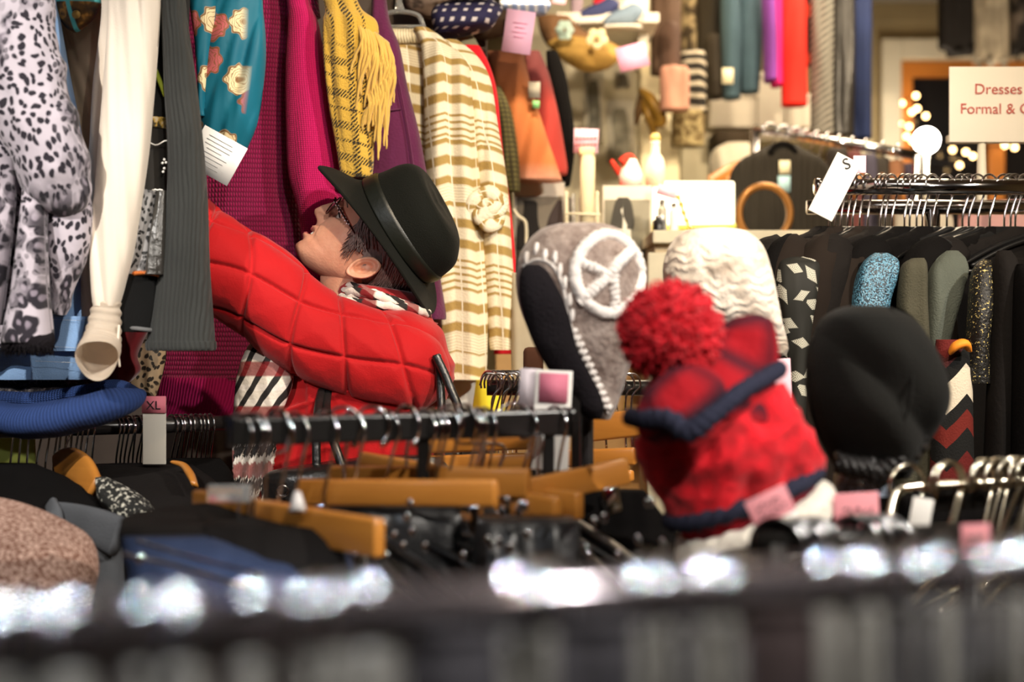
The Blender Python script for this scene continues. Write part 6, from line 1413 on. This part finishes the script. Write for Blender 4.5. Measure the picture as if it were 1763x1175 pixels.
pan('grey_shawl', 'pale grey folded shawl left of the black sweater', 'shawl', [(246, 1250, 1290, 4.6, .03), (262, 1226, 1296, 4.58, .06), (300, 1222, 1290, 4.55, .08), (330, 1226, 1280, 4.55, .07)], C('pale_grey_wool', (.42, .38, .30)), amp=.02)
# cream wall column and posters
colm = C('cream_column_paint', (.88, .78, .52), var=.03)
wc = mk('trim_2', box(P(1133, 190, 4.7), (S(66, 4.7), .12, 3.0)), colm, smooth=False); wc.location.z = 0.0; wc['kind'] = 'structure'
pcol = mk('wall_display', box((P(1010, 0, 5.0).x, 5.0, 1.5), (S(250, 5.0), .10, 3.0)), C('pale_cream_wall', (.74, .68, .52), var=.05), smooth=False); pcol['kind'] = 'structure'; 
def poster(label, x, y, w, h, d, a, b):
    t = thing('poster', label, 'poster', P(x, y + h / 2, d))
    mk('sheet', card(x, y, d, w, h, t=.004), C('poster_sheet', (.62, .58, .48), var=.02), t)
    mk('picture', loft([(y - h * .38, x - w * .22, x + w * .18, d - .004, .002), (y - h * .2, x - w * .34, x + w * .30, d - .004, .002), (y + h * .1, x - w * .25, x + w * .36, d - .004, .002), (y + h * .42, x - w * .38, x + w * .34, d - .004, .002)], 24, 20, amp=.0), C('poster_tone', lambda s: s.mix(s.step(s.noise(18.0, detail=4), .5, .2), a, b)), t)
poster('tall grey photo poster left of the wall column with the orange scarf', 1022, 185, 32, 122, 4.9, (.06, .06, .05), (.25, .24, .20))
poster('tall black and white figure poster on the cream wall', 1068, 228, 46, 110, 4.9, (.10, .09, .07), (.42, .40, .32))
poster('small grey photo above the tall figure poster', 1072, 138, 28, 30, 4.9, (.10, .09, .08), (.30, .28, .24))
rb_ = thing('ribbon', 'golden brown ribbon bow hanging on the cream column', 'ribbon', P(1125, 250, 4.5)); bn = C('bronze_satin', (.24, .13, .02), rough=.4)
mk('tail', sweep([P(1108, 168, 4.5), P(1116, 200, 4.48), P(1128, 235, 4.5), P(1132, 250, 4.5)], [(.014, .02), (.014, .025), (.010, .02), (.004, .01)], 14, 30), bn, rb_)
mk('loop', sweep([P(1106, 160, 4.5), P(1122, 175, 4.46), P(1138, 205, 4.46), P(1128, 212, 4.48), P(1112, 182, 4.48)], [(.012, .02), (.02, .03), (.02, .03), (.014, .02), (.006, .01)], 14, 30), bn, rb_)
mk('tail', sweep([P(1106, 160, 4.5), P(1100, 190, 4.5), P(1095, 215, 4.5)], [(.012, .02), (.014, .02), (.006, .01)], 12, 20), C('dark_bronze', (.07, .035, .01)), rb_)
# display counter with photo cards
ct = thing('display_counter', 'cream display counter with photo cards behind the earflap hat', 'counter', (P(1020, 0, 3.9).x, 3.9, 0))
ctz = P(0, 440, 3.7).z
mk('top', box((P(1010, 0, 3.9).x, 3.9, ctz - .02), (S(330, 3.9), .55, .04), bev=.004), shm, ct, smooth=False)
mk('cabinet', box((P(1010, 0, 3.9).x, 3.9, (ctz - .04) / 2), (S(310, 3.9), .5, ctz - .05), bev=.004), C('tan_counter_wood', woodcol((.45, .26, .10), (.60, .36, .15))), ct, smooth=False)
def photo(label, x0, x1, y0, y1, d, bg, fg, fig):
    t = thing('photo_card', label, 'photo', P((x0 + x1) / 2, y1, d))
    mk('card', card((x0 + x1) / 2, (y0 + y1) / 2, d, x1 - x0, y1 - y0, t=.006, bev=.001), C('card_stock', (.66, .60, .50), var=.02), t)
    mk('picture', card((x0 + x1) / 2, (y0 + y1) / 2 + 8, d - .005, (x1 - x0) * .93, (y1 - y0) * .80, t=.003), C('photo_ground', bg), t)
    for nm, rows, m in fig: mk(nm, loft([(a, b, c, d - .008, .002) for a, b, c in rows], 20, 24, amp=0), C('photo_tone', m), t)
photo('black and white photo card of a chair, left on the card rack', 886, 972, 314, 480, 3.55, (.20, .17, .13), 0, [('chair_shape', [(345, 900, 918), (350, 902, 925), (372, 900, 926), (395, 890, 930), (430, 888, 950)], (.015, .012, .010)), ('coat_shape', [(345, 960, 968), (375, 945, 970), (420, 935, 970)], (.07, .05, .045))])
photo('black and white photo card of a woman in a white dress', 1038, 1122, 320, 480, 3.5, (.20, .185, .14), 0, [('dark_hat_shape', [(340, 1064, 1082), (352, 1058, 1088), (380, 1052, 1092), (395, 1050, 1090)], (.06, .055, .045)), ('dress_shape', [(346, 1068, 1078), (356, 1067, 1079), (362, 1058, 1086), (385, 1057, 1089), (400, 1060, 1086), (440, 1056, 1090)], (.70, .67, .56))])
cr = thing('card_rack', 'bent cream wire rack between the two photo cards', 'card rack', P(1005, 420, 3.5))
for i, x in enumerate((975, 987, 1001, 1014, 1028)): mk('wire', sweep([P(x, 330 + (i % 2) * 4, 3.52), P(x + 2, 440, 3.5)], [.004], 8, 16), clearplastic if i % 2 else C('cream_wire', (.78, .7, .5)), cr)
mk('wire', sweep([P(972, 368, 3.48), P(1034, 370, 3.48)], [.003], 8), C('cream_wire_bar', (.78, .7, .5)), cr)
mk('wire', sweep([P(884, 360, 3.4), P(892, 372, 3.4), P(905, 384, 3.4), P(906, 420, 3.4)], [.004], 8, 24), C('cream_wire_bend', (.78, .7, .5)), cr)
for i, (x, w, c, lb) in enumerate([(982, 14, (.08, .07, .06), 'dark card standing in the card rack'), (1006, 18, (.75, .62, .66), 'pale lilac card standing in the card rack'), (1022, 12, (.80, .72, .66), 'cream card standing at the right of the card rack')]):
    tag(mk('greeting_card', card(x, 385, 3.56, w, 90, t=.004), C('card_colour', c)), lb, 'card')
ps = thing('small_sign', 'small pink sign on a cream column behind the earflap hat', 'sign', P(1008, 340, 3.5))
mk('card', card(1009, 243, 3.5, 42, 42, roll=.03, t=.003), palepink, ps)
mk('holder', box(P(1010, 262, 3.5), (S(26, 3.5), .03, S(12, 3.5)), bev=.003), C('yellow_holder', (.85, .72, .38)), ps)
mk('column', sweep([P(1012, 268, 3.5), P(1011, 340, 3.5), P(1010, 440, 3.5)], [S(12.5, 3.5)], 20), C('ivory_column', (.72, .62, .40)), ps)
bm = bmesh.new()
for i in range(2):
    for k in range(6): box(P(993 + k * 6.4, 238 + i * 11, 3.496), (S(4.6, 3.5), .001, S(3.5, 3.5)), bm)
mk('lettering', bm, redink, ps)
# small santa-coloured figure and bottle on the counter
fg = thing('figurine', 'small red and white christmas figurine on the photo card shelf', 'figurine', P(1080, 322, 3.6)); rr_ = C('figurine_red', (.65, .04, .02)); wwm = C('figurine_white', (.90, .86, .78))
mk('body', lathe([(.001, 0), (.028, .003), (.030, .03), (.018, .06), (.014, .07)], P(1086, 322, 3.6)), wwm, fg)
mk('head', ball(P(1080, 288, 3.6), S(11, 3.6), seg=16), C('figurine_tan', (.60, .25, .10)), fg)
mk('hat', sweep([P(1072, 282, 3.6), P(1084, 272, 3.6), P(1096, 280, 3.6)], [(.016, .02), (.012, .014), (.004, .005)], 14, 20), rr_, fg)
mk('arm', sweep([P(1068, 300, 3.6), P(1058, 285, 3.6), P(1052, 276, 3.6)], [.008, .007, .005], 10, 14), rr_, fg)
mk('base', box(P(1080, 326, 3.6), (S(62, 3.6), .06, S(8, 3.6)), bev=.004), rr_, fg)
bo = thing('bottle', 'bright cream bottle on the counter under the ribbon', 'bottle', P(1128, 322, 3.6))
mk('glass', lathe([(.001, 0), (.024, .002), (.026, .05), (.022, .07), (.012, .085), (.012, .11), (.014, .115)], P(1128, 322, 3.6)), C('cream_ceramic', (.92, .86, .66), rough=.25), bo)
mk('cap', lathe([(.014, 0), (.014, .012), (.006, .02)], P(1128, 243, 3.6)), C('gold_cap', (.75, .55, .2), rough=.3), bo)
gl_ = thing('glowing_sign', 'bright yellow-edged white board behind the cable-knit hat', 'sign', P(1195, 392, 3.9))
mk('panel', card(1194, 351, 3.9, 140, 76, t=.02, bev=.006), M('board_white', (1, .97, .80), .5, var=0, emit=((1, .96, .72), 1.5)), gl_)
mk('edge', beam(P(1122, 392, 3.9), P(1266, 390, 3.9), .03, .012), C('board_yellow_edge', (.85, .80, .15)), gl_)
mk('leg', beam(P(1262, 390, 3.9), (P(1262, 0, 3.9).x, 3.9, .01), .012, .012, up=(0, 1, 0)), C('board_leg', (.80, .74, .30)), gl_)
cbt = 1.753; cb = thing('display_cabinet', 'cream cabinet behind the gap between the hats, carrying jars and the mirror', 'cabinet', (P(1245, 0, 3.45).x, 3.45, 0))
mk('top', box((P(1245, 0, 3.45).x, 3.45, cbt - .015), (S(272, 3.45), .42, .03), bev=.004), shm, cb, smooth=False)
mk('body', box((P(1245, 0, 3.45).x, 3.46, (cbt - .03) / 2), (S(262, 3.45), .38, cbt - .03), bev=.004), C('tan_cabinet_paint', (.50, .40, .26)), cb, smooth=False)
for i in range(5): mk('drawer', box((P(1160, 0, 3.26).x, 3.265, cbt - .12 - i * .17), (S(90, 3.26), .02, .14), bev=.004), shm, cb, smooth=False)
ss = [('glass_jar', 'clear glass jar beside the woman photo card', 1140, 372, 16, 62), ('lotion_bottle', 'white lotion bottle right of the glass jar', 1160, 380, 15, 56), ('black_box', 'small black box below the pink card', 1134, 396, 20, 34)]
for nm, lb, x, y, w, h in ss:
    q = P(x, y + h / 2, 3.4); q.z = cbt; t = thing(nm, lb, nm.split('_')[-1], q); r = S(w / 2, 3.4)
    mk('body', lathe([(r * .9, 0), (r, .004), (r, S(h, 3.4) * .72), (r * .5, S(h, 3.4) * .85)], q), {'g': clearplastic, 'l': C('lotion_white', (.85, .82, .78)), 'b': blackplastic}[nm[0]], t)
    mk('lid', lathe([(r * .6, 0), (r * .6, S(h, 3.4) * .14)], q + Vector((0, 0, S(h, 3.4) * .85))), chrome, t)
tag(mk('stacked_card', card(1148, 330, 3.45, 34, 18, roll=.3, t=.003), palepink), 'pale pink card on top of the jars', 'card')
gr = thing('gold_chain', 'gold chain draped in front of the bright board', 'chain', P(1185, 400, 3.6))
mk('links', sweep([P(1166, 336, 3.6), P(1172, 350, 3.6), P(1180, 375, 3.6), P(1190, 400, 3.6), P(1176, 404, 3.6)], [.005], 8, 40, disp=lambda t, v, f, p: .002 * math.sin(v * 300)), C('gold', (.8, .55, .15), metal=1.0, rough=.25), gr)
# clutter between the hats: shelf of pale things
# oval gilt mirror
om = thing('oval_mirror', 'oval mirror with a gilt wooden frame below the black sweater', 'mirror', P(1316, 400, 3.6))
cc = P(1316, 368, 3.6); a_, b_ = S(44, 3.6), S(48, 3.6)
mk('frame', sweep([cc + Vector((a_ * math.cos(t), 0, b_ * math.sin(t))) for t in [i * 2 * math.pi / 60 for i in range(60)]], [(.010, .014)], 12, closed=True), C('gilt_wood', (.24, .11, .03), rough=.35, metal=.5), om)
mk('glass', lathe([(.001, 0), (1.0, 0), (1.0, .02), (.001, .02)], (0, 0, 0), 48), M('mirror_glass', (.8, .75, .65), .08, 1.0, var=0), om)
gm = om.children[-1]; gm.location = Vector((0, 0, S(32, 3.6))) ; gm.scale = (a_ * .95, b_ * .95, .3); gm.rotation_euler = (math.pi / 2, 0, 0)
# the black sweater on its hanger, left end of a rear rail with amber hangers
bs_ = thing('black_sweater', 'black buttoned sweater with cream and blue tags, behind the oval mirror', 'sweater', P(1345, 470, 4.0))
mk('body', loft([(250, 1322, 1372, 4.0, .03), (262, 1300, 1392, 4.0, .05), (278, 1272, 1418, 4.0, .06), (305, 1256, 1434, 4.0, .06), (360, 1250, 1440, 4.0, .06), (480, 1252, 1436, 4.0, .06)], 70, 60, amp=.02, fx=10, seed=91), M('black_rib_knit', (.016, .013, .009), .9, bump=('rib', 160.0, .8)), bs_)
mk('neckline', sweep([P(1326, 264, 3.95), P(1334, 252, 3.95), P(1348, 248, 3.95), P(1362, 252, 3.95), P(1370, 264, 3.95)], [.008], 10, 30), blackcl, bs_)
tag(mk('cream_tag', card(1351, 288, 3.938, 19, 23, t=.002), C('tag_cream', (.72, .66, .46))), 'cream tag on the chest of the black sweater', 'tag')
tag(mk('blue_tag', card(1350, 317, 3.938, 21, 28, t=.002), C('tag_blue', (.36, .56, .62))), 'pale blue tag under the cream tag on the black sweater', 'tag')
HA, HB = P(1300, 222, 4.3), P(1580, 268, 4.0)
h5 = thing('garment_rack', 'chrome rail sloping away behind the black sweater', 'clothes rack', (HA.x, 4.3, 0))
mk('rail', sweep([HA, HB], [.014], 14), chrome, h5)
mk('post', sweep([(HA.x, 4.3, 0), HA], [.014], 12), chrome, h5); mk('post', sweep([(HB.x, 4.0, 0), HB], [.014], 12), chrome, h5)
p5 = proto_hanger('wood', R=.024, neck=.08, wire=.003, L=.38)
fill(p5, [(railpt(HA, HB, x), math.radians(10 + 7 * i), 0) for i, x in enumerate((1326, 1350, 1372, 1392, 1410, 1428, 1448, 1470, 1492, 1520, 1545))], '{} amber wooden hanger from the left on the far sloping chrome rail', 'amber hangers on the far sloping rail')
fcol = [(.02, .016, .014), (.10, .03, .03), (.05, .045, .07), (.03, .025, .02), (.22, .10, .05), (.04, .03, .05)]
for i in range(6):
    x = 1440 + i * 24
    pan('dark_garment', '{} dark garment from the left beyond the S divider on the far sloping rail'.format(ORD[i]), 'garment', [(262 + i * 5, x - 10, x + 10, 4.1, .03), (272 + i * 5, x - 16, x + 18, 4.08, .06), (420, x - 18, x + 20, 4.05, .08), (560, x - 18, x + 20, 4.05, .08)], C('far_cloth', fcol[i]), amp=.02, seed=100 + i)
# far right corner: hanging tops above the window
hang4('black_fuzzy_top', 'black top with a ragged hem hanging over the window casing', 'top', 1616, 1676, -60, 84, 5.6, C('black_mohair', (.012, .010, .010)), jag=.06)
hang4('cream_fringe_shawl', 'cream and grey fringed shawl hanging above the dresses sign', 'shawl', 1676, 1735, -60, 108, 5.6, C('cream_grey_lace', lambda s: s.mix(s.step(s.noise(7.0), .5, .12), (.30, .26, .20), (.62, .54, .42))), jag=.06, amp=.05)
hang4('black_lace_hood', 'black hooded top at the top right corner', 'top', 1740, 1800, -60, 90, 5.55, C('black_lace_cloth', lambda s: s.mix(s.step(s.noise(12.0), .55, .08), (.012, .01, .01), (.16, .13, .11))), jag=.06)
r6 = thing('high_rail', 'high black rail above the window', 'clothes rail', (P(1700, 0, 5.6).x, 5.6, 2.95))
mk('bar', sweep([(P(1590, 0, 5.6).x, 5.6, 2.95), (P(1830, 0, 5.6).x, 5.6, 2.95)], [.02], 10), darkrail, r6)
# ---------------------------------------------------------------- upper middle: rails of scarves and the shelf with shoes
fr = 3.6
rl = thing('high_rail', 'high dark rail between the cardigan and the shoe shelf', 'clothes rail', (P(900, 0, 3.6).x, 3.6, 2.2))
mk('bar', sweep([(P(800, 0, 3.6).x, 3.62, P(0, -25, 3.6).z), (P(1010, 0, 3.6).x, 3.62, P(0, -25, 3.6).z)], [.012], 12), darkrail, rl)
mk('post', sweep([(P(828, 0, 3.6).x, 3.66, 0), (P(828, 0, 3.6).x, 3.66, P(0, -25, 3.6).z)], [.012], 12), wood, rl)
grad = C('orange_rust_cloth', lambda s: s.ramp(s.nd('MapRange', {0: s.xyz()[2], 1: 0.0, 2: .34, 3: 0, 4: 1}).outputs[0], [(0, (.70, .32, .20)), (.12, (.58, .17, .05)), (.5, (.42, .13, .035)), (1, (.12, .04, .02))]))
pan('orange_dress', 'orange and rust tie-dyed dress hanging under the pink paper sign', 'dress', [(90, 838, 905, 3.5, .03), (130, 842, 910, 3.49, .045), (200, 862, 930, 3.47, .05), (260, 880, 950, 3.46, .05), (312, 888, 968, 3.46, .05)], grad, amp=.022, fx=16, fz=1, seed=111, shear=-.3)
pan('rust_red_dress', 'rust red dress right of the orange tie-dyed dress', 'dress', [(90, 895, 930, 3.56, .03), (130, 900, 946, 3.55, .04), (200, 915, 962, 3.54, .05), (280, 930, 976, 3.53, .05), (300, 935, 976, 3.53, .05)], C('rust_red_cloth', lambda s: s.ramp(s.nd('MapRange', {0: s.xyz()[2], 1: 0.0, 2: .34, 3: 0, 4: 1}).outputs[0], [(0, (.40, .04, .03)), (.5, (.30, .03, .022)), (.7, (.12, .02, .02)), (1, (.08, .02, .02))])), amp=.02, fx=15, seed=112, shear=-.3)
pan('black_dress', 'black dress beyond the rust red dress', 'dress', [(90, 940, 960, 3.64, .03), (140, 944, 976, 3.63, .04), (240, 958, 990, 3.62, .05), (320, 966, 982, 3.62, .04)], blackcl, amp=.015, seed=113)
pan('olive_net_dress', 'olive brown net-pattern dress left of the orange dress', 'dress', [(150, 850, 862, 3.44, .02), (190, 854, 880, 3.42, .03), (260, 862, 892, 3.41, .03), (330, 866, 896, 3.41, .03)], C('olive_net', lambda s: s.mix(s.ma('MAXIMUM', s.band(s.uv()[0], .012, .4, .2), s.band(s.uv()[1], .012, .4, .2)), (.12, .10, .03), (.03, .022, .01))), amp=.01, seed=114)
tag(mk('green_tag', card(923, 180, 3.42, 12, 13, t=.002), C('green_card', (.25, .60, .22))), 'small green tag on the rust red dress', 'tag')
tag(mk('grey_tag', card(920, 155, 3.42, 20, 28, t=.002), C('grey_card_tag', (.42, .38, .30))), 'grey card tag above the small green one', 'tag')
p1 = thing('paper_sign', 'pale pink paper sign hanging at the top centre', 'sign', P(892, 95, 3.3))
mk('paper', card(893, 55, 3.2, 50, 74, roll=.14, t=.002), M('bright_pink_paper', (.90, .52, .72), .7, var=.03), p1)
bm = bmesh.new()
for i in range(4): box(P(896 - i, 40 + i * 8, 3.197), (S(26 - (i % 2) * 8, 3.2), .0008, S(1.2, 3.2)), bm, rot=Matrix.Rotation(.14, 3, 'Y'))
mk('faint_writing', bm, M('rose_ink', (.75, .28, .45), .7), p1)
tag(mk('pink_note', card(1089, 98, 3.9, 52, 42, roll=-.25, t=.002), M('bright_pink_note', (.90, .40, .62), .7)), 'bright pink note under the shoe shelf', 'note')
tag(mk('pink_note', card(962, 2, 3.9, 24, 10, roll=.1, t=.002), palepink), 'pink note cut by the top edge of the photo', 'note')
gd_ = M('navy_gingham', lambda s: s.mix(s.ma('MULTIPLY', s.band(s.uv()[0], .024, .45, .1), s.band(s.uv()[1], .024, .45, .1)), (.025, .022, .07), (.72, .66, .66)), .8)
pan('gingham_shirt', 'navy shirt with white squares bunched above the striped cardigan', 'shirt', [(2, 772, 852, 3.10, .03), (14, 748, 866, 3.08, .05), (30, 742, 858, 3.06, .06), (48, 746, 842, 3.06, .06), (62, 750, 790, 3.07, .04)], gd_, amp=.014, fx=12, seed=115)
pan('light_blue_gingham', 'light blue checked cloth behind the pink paper sign', 'cloth', [(2, 860, 946, 3.4, .03), (12, 862, 948, 3.38, .04), (24, 872, 940, 3.38, .03)], M('light_blue_gingham', lambda s: s.mix(s.band(s.uv()[0], .02, .45, .2), (.30, .38, .62), (.80, .80, .82)), .8), amp=.014, seed=116)
pan('spotted_cloth', 'brownish spotted cloth at the top above the clear hanger', 'cloth', [(-30, 690, 800, 3.22, .03), (0, 696, 796, 3.20, .04), (18, 704, 770, 3.20, .03), (30, 730, 756, 3.2, .02)], C('taupe_spotted', lambda s: s.mix(s.step(s.noise(40.0), .58, .05), (.24, .17, .13), (.06, .04, .03))), amp=.012, seed=117)
pan('dark_folded_scarf', 'dark brown scarf folded beneath the checked cloths', 'scarf', [(20, 800, 880, 3.3, .03), (40, 796, 880, 3.28, .05), (58, 800, 870, 3.28, .04), (66, 815, 850, 3.28, .02)], C('dark_brown_weave', (.06, .035, .02)), amp=.015, seed=118)
pan('green_cloth', 'pale olive cloth behind the shoulder of the striped cardigan', 'cloth', [(50, 770, 800, 3.14, .01), (62, 760, 815, 3.13, .02), (90, 790, 830, 3.13, .02)], C('pale_olive_cloth', (.42, .38, .22)), amp=.006, seed=119)
# shoe shelf
sf = thing('wall_shelf', 'white shelf high on the wall carrying the small shoes', 'shelf', P(1050, 60, 4.3))
mk('board', box(P(1040, 52, 4.4), (S(170, 4.4), .35, .03), bev=.004), C('white_shelf', (.85, .8, .7)), sf, smooth=False)
mk('bracket', box(P(1100, 75, 4.5), (.03, .3, .12)), C('white_bracket', (.85, .8, .7)), sf, smooth=False)
def shoe(label, x, y, d, m1, m2, s=1.0, yaw=0):
    t = thing('small_shoe', label, 'shoe', P(x, y, d)); c = P(x, y, d)
    def q(a, b, z): return c + Vector((S(a * s, d), b * s, S(z * s, d)))
    mk('sole', sweep([q(-36, 0, 3), q(-10, 0, 3), q(20, 0, 3), q(36, 0, 3)], [(.02 * s, S(4, d)), (.035 * s, S(4.5, d)), (.034 * s, S(4.5, d)), (.015 * s, S(4, d))], 20, 20, ref=(0, 0, 1)), C('white_rubber', (.82, .78, .70)), t)
    mk('upper', sweep([q(-34, 0, 10), q(-22, 0, 17), q(2, 0, 24), q(22, 0, 30), q(33, 0, 24)], [(S(6, d), .02), (S(10, d), .03), (S(15, d), .034), (S(17, d), .03), (S(12, d), .02)], 24, 24), m1, t)
    mk('tongue', sweep([q(0, -.012, 34), q(6, -.012, 46), q(12, -.012, 50)], [(S(9, d), .01), (S(9, d), .01), (S(4, d), .006)], 14, 14), m2, t)
shoe('small navy shoe with a red heart, on the high shelf', 1028, 44, 4.25, C('navy_canvas', (.05, .06, .16)), C('red_lining', (.70, .02, .03)))
shoe('small pale blue shoe right of the navy one on the high shelf', 1072, 50, 4.2, C('pale_blue_canvas', (.22, .30, .40)), C('cream_lining', (.85, .82, .70)), .9)
pan('white_lace_cloth', 'bright white lace cloth behind the small shoes', 'cloth', [(-30, 1046, 1110, 4.4, .03), (0, 1046, 1116, 4.38, .05), (30, 1050, 1114, 4.38, .05), (50, 1070, 1108, 4.38, .03)], C('white_lace', (.95, .92, .80)), amp=.03, seed=120)
bsm = C('old_gold_cloth', (.40, .24, .06))
pan('gold_brown_shawl', 'golden brown shawl draped under the shoe shelf', 'shawl', [(60, 940, 1010, 4.2, .03), (78, 945, 1062, 4.15, .06), (98, 962, 1068, 4.12, .07), (116, 990, 1050, 4.12, .05), (122, 1010, 1030, 4.12, .03)], bsm, amp=.035, fx=10, seed=121)
pan('brown_shawl', 'darker brown shawl left of the golden one', 'shawl', [(30, 925, 980, 4.22, .03), (55, 930, 1005, 4.2, .06), (80, 945, 1050, 4.18, .05), (92, 970, 1070, 4.18, .04)], C('umber_cloth', (.16, .08, .035)), amp=.035, fx=10, seed=122)
fl = thing('fabric_flower', 'cream fabric flower hanging below the small shoes', 'flower', P(1028, 85, 4.1))
for i in range(5):
    a = i * 1.2566 + .3; mk('petal', ball(P(1028 + 11 * math.cos(a), 66 + 10 * math.sin(a), 4.0), S(9, 4.0), seg=12, sc=(1, .4, 1)), C('cream_petal', (.70, .58, .34)), fl)
mk('centre', ball(P(1028, 66, 3.985), S(5, 4.0), seg=10), C('tan_centre', (.4, .28, .12)), fl)
rr = thing('rosette', 'pale blue-green ribbon rosette left of the small shoes', 'rosette', P(972, 62, 4.1))
for i in range(6):
    a = i * 1.047; mk('loop', ball(P(972 + 9 * math.cos(a), 52 + 11 * math.sin(a), 4.05), S(7.5, 4.05), seg=12, sc=(1, .4, 1)), C('blue_green_ribbon', (.30, .40, .36)), rr)
pan('lilac_scarf', 'lilac grey scarf hanging at the top beside the navy shoe', 'scarf', [(-40, 980, 1004, 4.3, .02), (0, 982, 1004, 4.28, .03), (26, 984, 1000, 4.28, .02)], C('lilac_grey_cloth', (.40, .30, .36)), amp=.01, seed=123)
# behind and below the hats
pan('cream_blouse', 'cream blouse low behind the lining of the earflap hat', 'blouse', [(470, 880, 930, 2.9, .02), (560, 880, 945, 2.88, .03), (640, 880, 960, 2.88, .03), (760, 880, 980, 2.88, .03)], C('warm_cream_cloth', (.42, .36, .25)), amp=.014, seed=124)
tag(mk('brown_leather_purse', box(P(918, 629, 2.36), (S(34, 2.36), .05, S(62, 2.36)), bev=.008), C('brown_leather', (.09, .035, .02))), 'brown purse between the cardigan hem and the earflap hat', 'purse')
pan('dark_shirt', 'dark clothes in the gap between the red hat and the black beret', 'shirt', [(560, 1350, 1420, 2.66, .03), (700, 1345, 1420, 2.66, .04), (1000, 1330, 1440, 2.66, .04)], espresso, amp=.012, seed=126)
